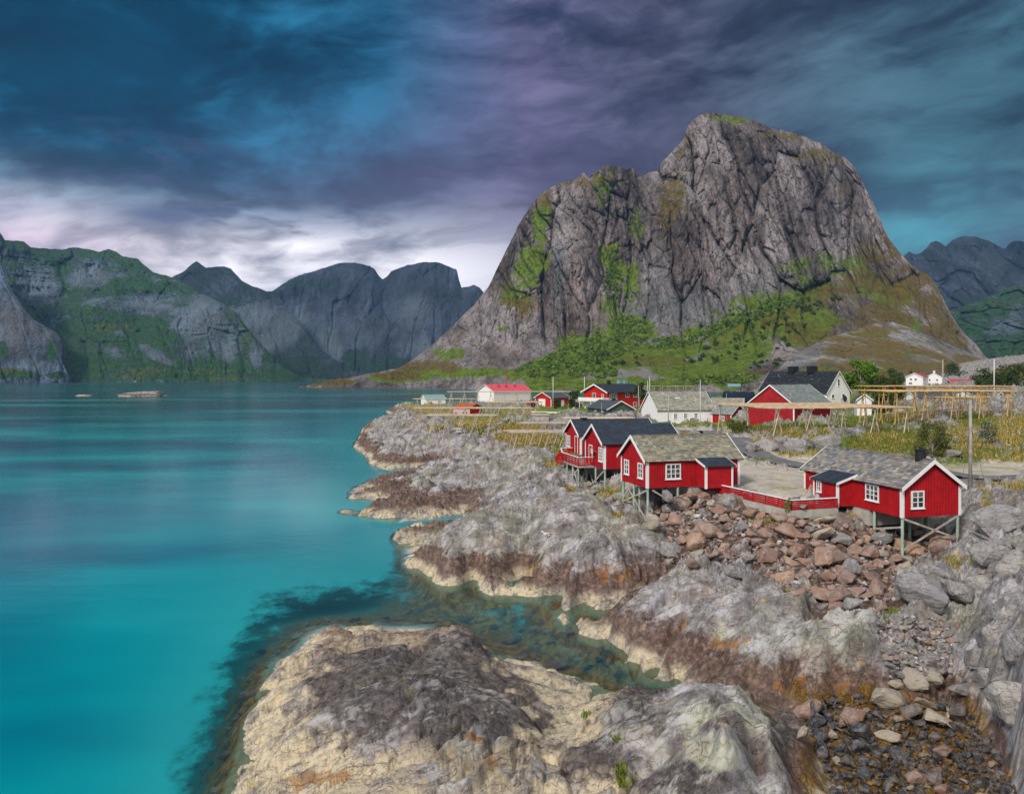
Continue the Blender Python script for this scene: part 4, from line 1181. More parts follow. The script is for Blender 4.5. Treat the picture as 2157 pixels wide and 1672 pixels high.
    WT = {'f': lambda s, z, d: (s, -d, z), 'b': lambda s, z, d: (s, W + d, z), 'l': lambda s, z, d: (-d, s, z), 'r': lambda s, z, d: (L + d, s, z)}
    for (wl_, s, z, w, h, nx, ny, *rest) in wins:
        window(t, WT[wl_] if isinstance(wl_, str) else wl_, s, z, w, h, nx, ny, trim)
    for (wl_, s, w, h, col) in doors:
        door(t, WT[wl_] if isinstance(wl_, str) else wl_, s, 0.02, w, h, col, trim)
    if base:
        b = MB()
        b.box(0.06, L - 0.06, 0.06, W - 0.06, -base, 0.0)
        b.build('foundation', M['concrete'], t)
    if chimney:
        for (x, w, h, mt) in chimney:
            b = MB()
            z0 = hw + hr - 0.4
            b.box(x - w / 2, x + w / 2, W / 2 - w / 2, W / 2 + w / 2, z0, hw + hr + h)
            b.box(x - w / 2 - .06, x + w / 2 + .06, W / 2 - w / 2 - .06, W / 2 + w / 2 + .06, hw + hr + h, hw + hr + h + .10)
            b.build('chimney', M[mt], t)
    return t


def window(t, T, s, z, w, h, nx, ny, trim):
    f = MB(T)
    fw = min(0.11, w * 0.14)
    o = 0.10
    f.box(s - w / 2, s + w / 2, z - h / 2, z - h / 2 + fw, 0.0, o)
    f.box(s - w / 2, s + w / 2, z + h / 2 - fw, z + h / 2, 0.0, o)
    f.box(s - w / 2, s - w / 2 + fw, z - h / 2 + fw, z + h / 2 - fw, 0.0, o)
    f.box(s + w / 2 - fw, s + w / 2, z - h / 2 + fw, z + h / 2 - fw, 0.0, o)
    iw, ih = w - 2 * fw, h - 2 * fw
    mw = min(0.075, iw / nx * 0.22)
    for i in range(1, nx):
        x = s - iw / 2 + iw * i / nx
        f.box(x - mw / 2, x + mw / 2, z - ih / 2, z + ih / 2, 0.0, o - .004)
    for j in range(1, ny):
        y = z - ih / 2 + ih * j / ny
        f.box(s - iw / 2, s + iw / 2, y - mw * .35, y + mw * .35, 0.0, o - .008)
    win = f.build('window', M[trim], t)
    sl = MB(T)
    sl.box(s - w / 2 - .06, s + w / 2 + .06, z - h / 2 - .05, z - h / 2 - .002, 0.0, 0.16)
    sl.build('sill', M[trim], win)
    p = MB(T)
    p.box(s - iw / 2, s + iw / 2, z - ih / 2, z + ih / 2, -0.02, 0.060)
    p.build('pane', M['glass'], win)
    return win


def door(t, T, s, z0, w, h, col, trim):
    d = MB(T)
    d.box(s - w / 2, s + w / 2, z0, z0 + h, -0.01, 0.065)
    n = max(2, int(w / 0.25))
    for i in range(n):
        x = s - w / 2 + w * (i + .5) / n
        d.box(x - w / n * .38, x + w / n * .38, z0 + .06, z0 + h - .06, 0.0, 0.08)
    dr = d.build('door', M[col], t)
    f = MB(T)
    for a, b in ((s - w / 2 - .1, s - w / 2), (s + w / 2, s + w / 2 + .1)):
        f.box(a, b, z0, z0 + h, 0.0, 0.10)
    f.box(s - w / 2 - .1, s + w / 2 + .1, z0 + h, z0 + h + .1, 0.0, 0.10)
    f.build('door_frame', M[trim], dr)
    k = MB(T)
    k.box(s + w * .36, s + w * .36 + .04, z0 + h * .45, z0 + h * .45 + .12, 0.07, 0.14)
    k.build('handle', M['steel'], dr)
    return dr


def loc2w(t, p):
    a = t.rotation_euler.z
    return Vector((t.location.x + p[0] * math.cos(a) - p[1] * math.sin(a), t.location.y + p[0] * math.sin(a) + p[1] * math.cos(a), t.location.z + p[2]))


def stilts(t, pts, r=0.10, mat='mint', top=0.0):
    out = []
    for (x, y) in pts:
        w = loc2w(t, (x, y, 0))
        zb = ground(w.x, w.y) - t.location.z - 0.35
        m = MB()
        m.tube((x, y, zb), (x, y, top), r * 1.05, r * 0.95, 10)
        m.build('stilt', M[mat], t, smooth=False)
        out.append(Vector((x, y, zb + .35)))
    return out


def braces(t, lst, mat='grey_wood'):
    for p, q in lst:
        m = MB()
        m.beam(p, q, 0.05, 0.15)
        m.build('brace', M[mat], t)


def porch(t, x0, x1, dep, h0, h1, wall, win=None, door_=None, zb=0.0, side='f', post=0.16):
    """lean-to entrance on the front wall; roof falls from h1 at the wall to h0 at its front"""
    m = MB()
    m.add([(x0, 0.02, zb), (x1, 0.02, zb), (x1, -dep, zb), (x0, -dep, zb), (x0, 0.02, h1), (x1, 0.02, h1), (x1, -dep, h0), (x0, -dep, h0)],
          [(0, 1, 2, 3), (4, 7, 6, 5), (3, 2, 6, 7), (0, 3, 7, 4), (1, 5, 6, 2)])
    n = int((x1 - x0) / .2)
    for i in range(n):
        x = x0 + (x1 - x0) * (i + .2) / n
        m.box(x, x + .12, -dep - .022, -dep + .01, zb, h0 - .02)
    n = int(dep / .2)
    for i in range(n):
        y = -dep + dep * (i + .2) / n
        for xa, xb in ((x0 - .022, x0 + .01), (x1 - .01, x1 + .022)):
            hh = h0 + (h1 - h0) * (y + dep) / dep - .03
            m.box(xa, xb, y, y + .12, zb, hh)
    m.build('porch', M[wall], t)
    r = MB()
    e = 0.25
    k = (h1 - h0) / dep
    y1, z1 = -dep - e, h0 - k * e
    y0, z0 = 0.10, h1 + k * .10
    r.hexa([(x0 - e, y1, z1), (x1 + e, y1, z1), (x1 + e, y0, z0), (x0 - e, y0, z0), (x0 - e, y1, z1 + .1), (x1 + e, y1, z1 + .1), (x1 + e, y0, z0 + .1), (x0 - e, y0, z0 + .1)])
    r.build('porch_roof', M['felt'], t)
    for x in (x0 - e - .02, x1 + e + .02):
        b = MB()
        b.hexa([(x - .02, y1, z1 - .08), (x + .02, y1, z1 - .08), (x + .02, y0 + .05, z0 - .08), (x - .02, y0 + .05, z0 - .08), (x - .02, y1, z1 + .12), (x + .02, y1, z1 + .12), (x + .02, y0 + .05, z0 + .12), (x - .02, y0 + .05, z0 + .12)])
        b.build('barge_board', M['white'], t)
    for x in (x0, x1):
        b = MB()
        b.box(x - .09, x + .09, -dep - .05, -dep + .13, zb - .05, h0 - .02)
        b.build('corner_board', M['white'], t)
    T = lambda s, z, d: (s, -dep - d, z)
    if win:
        window(t, T, *win, 'white')


SL_GREY = [(0.28, 0.26, 0.25), (0.20, 0.20, 0.21), (0.34, 0.29, 0.24), (0.16, 0.17, 0.19), (0.40, 0.35, 0.30), (0.25, 0.27, 0.29)]
SL_MOSS = [(0.30, 0.29, 0.22), (0.24, 0.24, 0.19), (0.35, 0.31, 0.22), (0.29, 0.24, 0.19), (0.36, 0.37, 0.28), (0.20, 0.20, 0.17)]
SL_PALE = [(0.33, 0.33, 0.27), (0.29, 0.29, 0.25), (0.38, 0.36, 0.29), (0.26, 0.27, 0.24)]
SL_BLUE = [(0.27, 0.31, 0.31), (0.23, 0.27, 0.28), (0.31, 0.34, 0.33), (0.25, 0.28, 0.26)]
SL_BLACK = [(0.016, 0.022, 0.036), (0.022, 0.028, 0.044), (0.013, 0.017, 0.028)]

# --- red cabin on stilts at the right
a1 = math.atan2(-0.972, 0.233)
near = P(1900, 1090, 6.30)
L1, W1 = 12.3, 5.2
org = (near.x - math.cos(a1) * L1, near.y - math.sin(a1) * L1, 6.30)
cab1 = house('cabin', 'red board cabin on mint stilts with grey slate roof and black chimney pot, rightmost', 'cabin', org, math.degrees(a1), L1, W1, 2.34, 1.86,
             tiles=(0.40, 0.26, SL_GREY, 0.35), boards=0.25, group='red seaside cabins', base=None, barge=0.30,
             wins=[('f', 9.05, 1.42, 1.55, 1.30, 3, 3), ('r', 1.35, 1.32, 1.15, 1.35, 2, 3)])
porch(cab1, 3.7, 6.8, 1.6, 1.95, 2.5, 'red', win=(4.45, 1.35, .62, .95, 2, 2))
b = MB(); b.tube((L1 - 1.1, W1 / 2, 3.9), (L1 - 1.1, W1 / 2, 4.95), .40, .38, 14); b.tube((L1 - 1.1, W1 / 2, 4.95), (L1 - 1.1, W1 / 2, 5.02), .46, .46, 14); b.tube((L1 - 1.1, W1 / 2, 5.02), (L1 - 1.1, W1 / 2, 5.2), .10, .08, 8)
b.build('chimney', M['black'], cab1)
st = stilts(cab1, [(L1 - .08, .1), (L1 - .08, W1 - .12), (L1 - 3.2, .12), (L1 - 3.0, 2.6), (L1 - 2.6, 2.9), (L1 - 3.2, W1 - .12)], 0.115)
braces(cab1, [((L1 - .02, .15, -.1), st[1] + Vector((.06, 0, .1))), (st[0] + Vector((.06, 0, .9)), (L1 - .02, W1 - .2, -.08)), (st[2] + Vector((0, -.1, .2)), (L1 - .1, -.02, -.75))])
b = MB(); b.box(4.6, 8.6, .05, W1 - .1, -1.3, -0.01); b.build('foundation', M['concrete'], cab1)

# --- red cabin in the middle
near2 = P(1363, 1028, 7.0)
cab2 = house('cabin', 'red board cabin on mint stilts with mossy slate roof, middle of the three red cabins', 'cabin', (near2.x, near2.y, 7.0), 16, 9.3, 5.5, 2.5, 1.9,
             tiles=(0.36, 0.24, SL_MOSS, 0.35), boards=0.25, group='red seaside cabins', barge=0.28,
             wins=[('f', 2.55, 1.42, 1.5, 1.4, 3, 3), ('l', 1.25, 1.42, 1.05, 1.4, 2, 3), ('l', 4.25, 1.42, 1.05, 1.4, 2, 3)])
porch(cab2, 5.0, 7.6, 1.6, 2.0, 2.5, 'red')
st = stilts(cab2, [(.12, .1), (.12, 5.4), (.12, 3.0), (.5, 2.6), (3.1, .12), (3.1, 3)], 0.115)
braces(cab2, [((.1, 0.0, -.15), (.05, 5.4, -2.0)), ((.06, 4.9, -.1), (.06, .2, -3.0)), ((.5, 0.0, -.2), (3.0, .05, -1.6)), ((.1, 3.4, -.15), (.1, 5.3, -1.6))])
b = MB(); b.box(4.2, 9.2, .1, 5.4, -1.2, -0.01); b.build('foundation', M['concrete'], cab2)

# --- two dark roofed cabins with a shared terrace
o3 = Q(1273, 988, 82.5)
cab3 = house('cabin', 'red cabin with smooth dark roof and satellite dish, nearer of two dark roofed cabins', 'cabin', o3, 13.6, 8.6, 6.0, 2.7, 1.75, roof='felt', boards=0.25, group='red seaside cabins', barge=0.26,
             wins=[('l', 0.95, 1.45, 1.2, 1.5, 3, 4), ('f', 2.9, 1.45, 1.3, 1.35, 2, 3)], doors=[('l', 4.15, .95, 2.1, 'red')])
d = MB()
nn = 18
vs = [(-.42, 2.45, 1.75)]
for ring, (rr, dp) in enumerate(((.25, .03), (.42, .10))):
    for i in range(nn):
        tt = 2 * math.pi * i / nn
        vs.append((-.42 - dp, 2.45 + rr * math.cos(tt) * .95, 1.75 + rr * math.sin(tt)))
fs = [(0, 1 + i, 1 + (i + 1) % nn) for i in range(nn)] + [(1 + i, 1 + nn + i, 1 + nn + (i + 1) % nn, 1 + (i + 1) % nn) for i in range(nn)]
d.add(vs, fs); d.tube((-.40, 2.45, 1.75), (0, 2.45, 1.6), .03); d.tube((-.5, 2.45, 1.35), (-.85, 2.45, 1.7), .02); d.tube((-.85, 2.45, 1.68), (-.95, 2.45, 1.74), .05)
d.build('satellite_dish', M['dish'], cab3)
st = stilts(cab3, [(.12, .12), (.12, 5.8), (.12, 3), (4, .12), (4, 3)], 0.11)
braces(cab3, [((.1, .1, -.1), (-.4, 4.4, -2.7)), ((.1, 5.6, -.1), (.1, 3.2, -2.6))])
b = MB(); b.box(4.8, 8.5, .1, 5.9, -1.4, -.01); b.build('foundation', M['concrete'], cab3)
o4 = Q(1223, 957, 94.0)
cab4 = house('cabin', 'red cabin with dark roof behind the terrace, farthest back of the stilted red cabins', 'cabin', o4, 13.6, 9.6, 5.6, 2.35, 1.6, roof='felt', boards=0.25, group='red seaside cabins', barge=0.24,
             wins=[('l', 4.5, 1.25, 1.15, 1.4, 2, 3)], doors=[('l', 1.45, .95, 2.0, 'red')])
b = MB(); b.box(1.0, 1.7, 2.4, 3.2, 3.6, 4.25); b.build('chimney', M['black'], cab4)
stilts(cab4, [(.15, .15), (.15, 5.4), (.15, 2.8)], .1)
b = MB(); b.box(2.5, 9.4, .1, 5.4, -1.6, -.01); b.build('foundation', M['concrete'], cab4)
ter = thing('terrace', 'wooden terrace on stilts with red plank railing in front of dark roofed cabins', 'terrace', o3, R(13.6))
outl = [(-1.9, 3.0), (-1.9, 9.0), (-0.4, 14.2)]
dk = MB()
poly = [(-1.9, 3.0), (-0.06, 3.0), (-0.06, 6.1), (1.2, 6.1), (1.2, 14.2), (-.4, 14.2), (-1.9, 9.0)]
for z0, z1 in ((-0.16, -0.01),):
    n = len(poly)
    dk.add([(x, y, z0) for x, y in poly] + [(x, y, z1) for x, y in poly], [tuple(range(n - 1, -1, -1)), tuple(range(n, 2 * n))] + [(i, (i + 1) % n, n + (i + 1) % n, n + i) for i in range(n)])
dk.build('deck', M['grey_wood'], ter)
segs = [((0.0, 3.05), (-1.85, 3.05)), ((-1.85, 3.05), (-1.85, 9.0)), ((-1.85, 9.0), (-.4, 14.1)), ((-.4, 14.1), (1.1, 14.1))]
rl, cp_ = MB(), MB()
for (xa, ya), (xb, yb) in segs:
    for zz in (0.18, 0.40, 0.62, 0.82):
        rl.beam((xa, ya, zz), (xb, yb, zz), .035, .13)
    ln = math.hypot(xb - xa, yb - ya)
    for k in range(int(ln / 1.1) + 1):
        f_ = min(1, k * 1.1 / ln)
        x, y = xa + (xb - xa) * f_, ya + (yb - ya) * f_
        rl.beam((x, y, -.25), (x, y, .95), .08)
    cp_.beam((xa, ya, .98), (xb, yb, .98), .16, .05)
rl.build('railing', M['red'], ter)
cp_.build('cap_rail', M['white'], ter)
br = MB()
for k in range(6):
    y = 7.2 + k * 1.2
    x = -1.85 if y < 9 else -1.85 + (y - 9) / 5.2 * 1.45
    br.beam((x - .75, y, -.18), (x - .02, y, .75), .05, .09)
    br.beam((x - .75, y, -.18), (x + .3, y, -.2), .05, .09)
for zz, off in ((-.1, .72), (.25, .45), (.5, .22)):
    br.beam((-1.85 - off, 7.0, zz), (-1.85 - off, 9.0, zz), .04, .1)
    br.beam((-1.85 - off, 9.0, zz), (-.45 - off, 14.0, zz), .04, .1)
br.build('net_frame', M['red'], ter)
st = stilts(ter, [(-1.8, 3.2), (-1.8, 5.2), (-1.8, 7.2), (-1.7, 9.0), (-1.1, 11), (-.5, 13.2), (.6, 8), (.8, 10.5), (-.2, 5.2), (.8, 13)], .09, top=-.16)
braces(ter, [((-1.8, 3.3, -.3), st[1] + Vector((0, 0, .3))), ((-1.8, 5.2, -.3), st[0] + Vector((0, 0, .3))), ((-.2, 5.2, -.3), (-1.75, 3.3, -2.6)), ((-1.75, 3.2, -2.55), (-.2, 3.2, -2.6))])

# --- red plank fence with white cap on a concrete wall, between two cabins
fn = thing('fence', 'low red plank fence with white cap rail between two red cabins', 'fence', (0, 0, 0))
cw = thing('retaining_wall', 'low concrete footing wall under the red plank fence', 'wall', (0, 0, 0))
fp = [P(1471, 1011, 7.25), P(1668, 1053, 7.15), P(1764, 1048, 7.15)]
pb, cb_, ps, wl2 = MB(), MB(), MB(), MB()
for a, b_ in zip(fp[:-1], fp[1:]):
    for k in range(5):
        z = -.12 - k * .15
        pb.beam(a + Vector((0, 0, z)), b_ + Vector((0, 0, z)), .03, .115)
    cb_.beam(a, b_, .20, .06)
    ln = (b_ - a).length
    n = int(ln / 1.5)
    for k in range(n + 1):
        q = a.lerp(b_, k / n) + Vector((0, .05, 0))
        pp = MB()
        pp.beam(q + Vector((0, 0, -.85)), q + Vector((0, 0, -.03)), .09)
        pp.build('post', M['red'], fn)
    wl2.beam(a + Vector((0, .05, -1.15)), b_ + Vector((0, .05, -1.15)), .3, .62)
pb.build('planks', M['red'], fn)
cb_.build('cap_rail', M['white'], fn)
wl2.build('wall_body', M['concrete'], cw)

# --- village buildings
oE = Q(1386, 893, 174)
house('warehouse', 'long white wooden warehouse with pale mossy tile roof and three windows', 'warehouse', oE, 12, 13.5, 10.0, 3.15, 3.9, wall='white_old', tiles=(0.55, 0.42, SL_PALE, 0.25), ov=.3, oe=.4, boards=0, base=2.0, corner=0,
      wins=[('f', 4.1, 1.75, .8, 1.3, 2, 3), ('f', 6.5, 1.75, .8, 1.3, 2, 3), ('f', 9.0, 1.75, .8, 1.3, 2, 3)])
rm = thing('ramp', 'white plank loading ramp at the warehouse front corner', 'ramp', oE, R(12))
b = MB(); b.box(9.2, 13.2, -1.3, -.1, .25, .42); b.build('ramp_deck', M['white'], rm)
b = MB(); b.box(9.2, 13.2, -1.36, -1.28, .42, 1.15); b.build('side_board', M['white'], rm)
for x in (9.4, 11.2, 13.0):
    b = MB(); b.box(x - .06, x + .06, -1.2, -1.08, -1.0, .25); b.build('leg', M['grey_wood'], rm)
hF = house('house', 'dark green wooden house with grey roof and white trim behind the cabins', 'house', (20.0, 206.9, 6.5), -72.5, 12.5, 7.2, 2.3, 1.9, wall='green', roof='felt_grey', ov=.5, oe=.5, base=2.0, corner=0,
      wins=[('f', 5.2, 1.25, .95, 1.35, 2, 1), ('f', 9.4, 1.25, .95, 1.35, 2, 1)], chimney=[(8.5, .7, .5, 'black')])
b = MB(); b.add([(4, .02, -1.6), (12, .02, -1.6), (12, -5.5, -1.6), (4, -5.5, -1.6), (4, .02, 1.1), (12, .02, 1.1), (12, -5.5, -.2), (4, -5.5, -.2)], [(0, 1, 2, 3), (4, 7, 6, 5), (3, 2, 6, 7), (0, 3, 7, 4), (1, 5, 6, 2)])
b.build('annex_wall', M['green'], hF)
b = MB(); b.hexa([(3.6, .0, 1.12), (12.5, .0, 1.12), (12.5, -6.1, -.32), (3.6, -6.1, -.32), (3.6, .0, 1.27), (12.5, .0, 1.27), (12.5, -6.1, -.17), (3.6, -6.1, -.17)])
b.build('annex_roof', M['felt_grey'], hF)
window(hF, lambda s, z, d: (12 + d, s, z), -4.4, -.75, 1.0, .7, 2, 1, 'white')
oG = Q(1279.5, 862, 240)
hG = house('house', 'large bright red house with white balcony and white basement storey', 'house', oG, 35, 16, 11, 5.4, 2.2, wall='red_bright', roof='felt', ov=.8, oe=.9, base=2.0, corner=0, barge=.4,
      wins=[('l', 6.2, 4.1, 1.6, 1.7, 2, 1), ('l', 2.2, 4.05, 1.0, 1.0, 1, 1), ('f', 2.4, 4.0, 3.0, 2.0, 4, 1), ('f', 8.2, 4.3, 1.6, 1.5, 2, 1), ('f', 11.6, 4.3, 1.5, 1.5, 2, 1), ('f', 11.6, 1.3, 1.5, 1.4, 2, 1)], chimney=[(5.5, .9, 1.1, 'black')])
b = MB(); b.box(-.06, .0, .2, 10.8, 0, 2.3); b.box(0, 5.5, -.06, 0, 0, 2.3); b.build('basement_wall', M['white'], hG)
b = MB(); b.box(-2.2, -.07, -.6, 11.2, 2.3, 2.5); b.box(-2.25, -2.15, -.6, 11.2, 2.5, 3.5); b.box(-2.2, 0, -.65, -.55, 2.5, 3.5); b.build('balcony', M['white'], hG)
for y in (0, 5.3, 10.7):
    b = MB(); b.box(-2.2, -2.05, y - .1, y + .1, -1.5, 2.3); b.build('balcony_post', M['white'], hG)
for x in (11.0, 13.5):
    b = MB(); b.box(x - .55, x + .55, 6, 7.1, 6.9, 8.9); b.build('chimney', M['teal_roof'], hG)
oH = Q(1161, 857, 266)
house('garage', 'small red garage with white roller door on its gable', 'garage', oH, 40, 8.2, 8.0, 3.1, 1.7, wall='red_bright', roof='felt_grey', ov=.5, oe=.5, base=1.5, doors=[('l', 4.6, 3.2, 2.5, 'white'), ('f', 5.4, 1.1, 2.1, 'white')])
oI = Q(1040, 838, 400)
hI = house('fish_hall', 'white fish hall with pink red roof beyond the drying racks', 'hall', (oI.x, oI.y, 4.0), 40, 25, 13.5, 5.2, 3.4, wall='white', roof='pink_roof', ov=.6, oe=.6, base=5, corner=0)
for x in (6, 11, 17):
    b = MB(); b.box(x - .8, x + .8, 3.4, 4.6, 6.4, 8.4); b.build('roof_vent', M['pink_roof'], hI)
b = MB(); b.tube((14, 6.7, 8.4), (14, 6.7, 15), .28, .22, 8); b.build('stack', M['red_roof'], hI)
house('boathouse', 'small white boathouse with teal roof at the point', 'boathouse', Q(897, 853, 357), 25, 9.5, 7, 2.8, 1.7, wall='white', roof='teal_roof', ov=.3, oe=.4, base=3, corner=0, wins=[('f', 6.5, 1.5, 1.6, .8, 3, 1)])
oK = Q(990, 880, 206)
hK = house('shed', 'weathered shed with orange roof and faded pink front among drying racks', 'shed', (oK.x - 5.3 * math.cos(R(-30)), oK.y + 5.3 * math.sin(R(30)), oK.z), -30, 5.3, 5.7, 2.5, 1.0, wall='red_bright', roof='orange_roof', ov=.2, oe=.3, base=1.5, corner=0, barge=.14, trim='red_bright')
b = MB(); b.box(0.02, 5.28, -.03, 0, 0, 2.45); b.build('front_boards', M['pinkish'], hK)
oLr = (54.0, 150.0, 7.0)
barn = house('barn', 'big red barn on short posts with grey slate roof behind drying rack', 'barn', oLr, 48, 19, 9.4, 4.5, 3.7, wall='red_old', tiles=(0.5, 0.36, SL_BLUE, 0.3), boards=0.3, ov=.35, oe=.5)
stilts(barn, [(.2, .2), (.2, 3.2), (.2, 6.2), (.2, 9.2), (5, .2), (10, .2), (15, .2)], .16, 'grey_wood')
xa = math.cos(R(-60)); ya = math.sin(R(-60))
ncM = Q(1742, 856, 215)
hM = house('house', 'white house with steep black tiled roof and two black chimneys', 'house', (ncM.x - 24 * xa, ncM.y - 24 * ya, 8.2), -60, 24, 9.6, 4.5, 5.6, wall='cream', tiles=(24.9, 0.42, SL_BLACK, 0.02), ov=.35, oe=.8, base=2.5, corner=0, barge=.3,
      wins=[('r', 4.8, 7.0, 1.0, 1.9, 1, 2), ('r', 2.4, 3.2, 1.1, 1.1, 1, 1), ('r', 6.8, 3.3, 1.2, 1.2, 1, 1)], chimney=[(8.5, 2.1, 1.4, 'black'), (15.2, 2.1, 1.4, 'black')])
d = MB()
vs = [(24.5, 6.8, 2.5)] + [(24.62, 6.8 + .85 * math.cos(2 * math.pi * i / 16), 2.5 + .85 * math.sin(2 * math.pi * i / 16)) for i in range(16)]
d.add(vs, [(0, 1 + i, 1 + (i + 1) % 16) for i in range(16)]); d.tube((24.5, 6.8, 2.5), (24, 6.8, 2.3), .06)
d.build('satellite_dish', M['felt'], hM)
net = thing('net_heap', 'dark blue tarpaulin draped over a heap of nets behind the warehouse', 'tarpaulin', Q(1556, 850, 260))
m = MB()
nx, na = 60, 14
vs = []
for i in range(nx + 1):
    x = -4.7 + 9.4 * i / nx
    for j in range(na + 1):
        a = math.pi * j / na
        rr = 1 + .05 * math.sin(i * 2.1 + j * .3) + .04 * math.sin(i * .9)
        vs.append((x, -math.cos(a) * 3.0 * rr, -.6 + math.sin(a) ** .6 * 4.6 * (1 + .03 * math.sin(i * .35))))
m.add(vs, [(i * (na + 1) + j, (i + 1) * (na + 1) + j, (i + 1) * (na + 1) + j + 1, i * (na + 1) + j + 1) for i in range(nx) for j in range(na)])
m.add([vs[j] for j in range(na + 1)], [tuple(range(na + 1))]); m.add([vs[nx * (na + 1) + j] for j in range(na + 1)], [tuple(range(na, -1, -1))])
m.build('tarpaulin', M['net'], net)
oO = Q(1540, 893, 170.6)
house('cottage', 'small red cottage with blue grey slate roof between white warehouse and red barn', 'cottage', (oO.x - 4.6 * math.cos(R(-43)), oO.y - 4.6 * math.sin(R(-43)), 6.6), -43, 4.6, 6.6, 2.1, 1.9, wall='red', tiles=(.5, .38, SL_BLUE, .25), boards=.25, ov=.3, oe=.35, base=1.5, wins=[('f', 2.5, 1.15, 1.1, 1.1, 3, 2), ('r', 3.3, 2.4, .6, .8, 1, 1)])
house('outbuilding', 'small grey roofed outbuilding behind the little red cottage', 'outbuilding', Q(1500, 886, 190), -20, 7, 6, 3.1, 2.3, wall='red', tiles=(.5, .4, SL_PALE, .25), ov=.3, oe=.3, base=1.5)
house('outbuilding', 'little white outbuilding with gable towards the drying rack', 'outbuilding', Q(1836, 884, 168), 74, 4, 2.9, 4.3, 1.2, wall='white', roof='felt_grey', ov=.4, oe=.4, base=2, corner=0)
oq = Q(1944, 812, 430)
house('house', 'distant white two storey house with red roof at mountain foot', 'house', oq, 50, 12, 8.6, 4.6, 2.2, wall='white', roof='red_roof', ov=.5, oe=.5, base=4, corner=0, th=.2, barge=.3,
      wins=[('l', 6, 3.4, 1.2, 1.2, 1, 1), ('l', 3.6, 3.4, 1.2, 1.2, 1, 1), ('l', 6.2, 1.2, 1.8, 1.2, 2, 1), ('f', 4, 3.3, 2.2, 1.2, 2, 1)])
house('house', 'distant plain white two storey house with white chimney, beside the red roofed white one', 'house', Q(1985, 814, 440), 52, 8, 8.5, 5.2, 2.4, wall='white', roof='felt_grey', ov=.2, oe=.2, base=4, corner=0, th=.1,
      wins=[('l', 6.4, 3.7, 1.1, 1.1, 1, 1), ('l', 2.6, 3.7, 1.1, 1.1, 1, 1), ('l', 6.4, 1.2, 1.1, 1.1, 1, 1), ('l', 2.6, 1.2, 1.1, 1.1, 1, 1), ('f', 4, 1.2, 1.2, 1.1, 1, 1)], chimney=[(1.2, 1.0, 1.2, 'white')])
house('house', 'distant low red house with red roof, rightmost below the mountain', 'house', Q(2006, 816, 460), 4, 13.5, 7, 2.5, 2.1, wall='red', roof='red_roof', ov=.5, oe=.5, base=4, corner=0, th=.2, wins=[('f', 3, 1.3, 1.6, 1.2, 2, 1), ('f', 7, 1.3, 1.2, 1.2, 1, 1), ('f', 10.8, 1.3, 3.2, 1.3, 4, 1)])
house('house', 'yellow house with dark roof on the shore under the scree', 'house', Q(1473, 820, 872), 18, 12, 9, 4.6, 3.4, wall='yellow', roof='felt', ov=.6, oe=.6, base=4, corner=0, th=.3, wins=[('f', 4, 2.6, 2, 1.6, 2, 1), ('f', 8.5, 2.6, 2, 1.6, 2, 1)])
house('cabin', 'pale aqua cabin with teal roof on the far shore', 'cabin', Q(1537, 822, 850), 8, 13, 8, 4.2, 2.6, wall='aqua', roof='teal_roof', ov=.6, oe=.6, base=4, corner=0, th=.3, wins=[('f', 4, 2.4, 2.4, 1.6, 2, 1), ('f', 9, 2.4, 2.4, 1.6, 2, 1)])
house('house', 'dark red house with brown roof at the right edge behind dry grass', 'house', Q(2131, 862, 220), 6, 12, 7, 2.6, 2.0, wall='red', roof='brown_roof', ov=.4, oe=.4, base=3, wins=[('f', 1.8, 1.4, 1.4, 1.3, 2, 1), ('f', 8, 1.4, 1.4, 1.3, 2, 1)], doors=[('f', 4.2, 1.0, 2.0, 'white')])
house('workshop', 'white workshop wall seen through the left half of yellow racks', 'workshop', Q(1935, 858, 235), 12, 14, 7, 2.6, 1.8, wall='white', roof='felt_grey', ov=.3, oe=.3, base=3, corner=0)
house('workshop', 'white workshop with pale gabled roof seen through the right half of yellow racks', 'workshop', Q(2045, 850, 245), 8, 12, 7, 3.0, 1.4, wall='white', roof='felt_grey', ov=.4, oe=.4, base=3, corner=0, wins=[('f', 4, 1.6, 2.4, 1.2, 3, 1)])

# --- stone wall with white coping and a grey crate shed near the garage
sw = thing('garden_wall', 'stone garden wall with white painted parapet below the red garage', 'wall')
a, b_ = Q(1120, 871, 225), Q(1192, 873, 215)
c_ = MB(); c_.beam(a + Vector((0, 0, .1)), b_ + Vector((0, 0, .1)), .35, 1.1); c_.build('parapet', M['white'], sw)
m = MB()
rr = random.Random(5)
for k in range(120):
    f_ = rr.random()
    q = a.lerp(b_, f_) + Vector((0, -.2 - rr.random() * .2, -.6 - rr.random() * 1.9))
    s1, s2 = rr.uniform(.25, .55), rr.uniform(.15, .3)
    v = rr.uniform(.2, .46)
    m.box(q.x - s1, q.x + s1, q.y - .2, q.y + .2, q.z - s2, q.z + s2, (v, v * .97, v * .92))
m.build('stonework', M['stonework'], sw, color=True)
sw2 = thing('dry_stone_wall', 'low dry stone wall of grey slabs under the left drying racks', 'wall')
m = MB()
ptsw = [(945, 905), (975, 910), (1010, 909), (1045, 905), (1075, 899)]
for (xa_, ya_), (xb_, yb_) in zip(ptsw[:-1], ptsw[1:]):
    for k in range(34):
        f_ = rr.random()
        w = P(xa_ + (xb_ - xa_) * f_, ya_ + (yb_ - ya_) * f_, 6.2)
        z = ground(w.x, w.y) + rr.uniform(-.1, .75)
        s1, s2 = rr.uniform(.3, .7), rr.uniform(.09, .2)
        v = rr.uniform(.24, .5)
        m.box(w.x - s1, w.x + s1, w.y - .3, w.y + .3, z - s2, z + s2, (v, v * .97, v * .95))
m.build('stonework', M['stonework'], sw2, color=True)
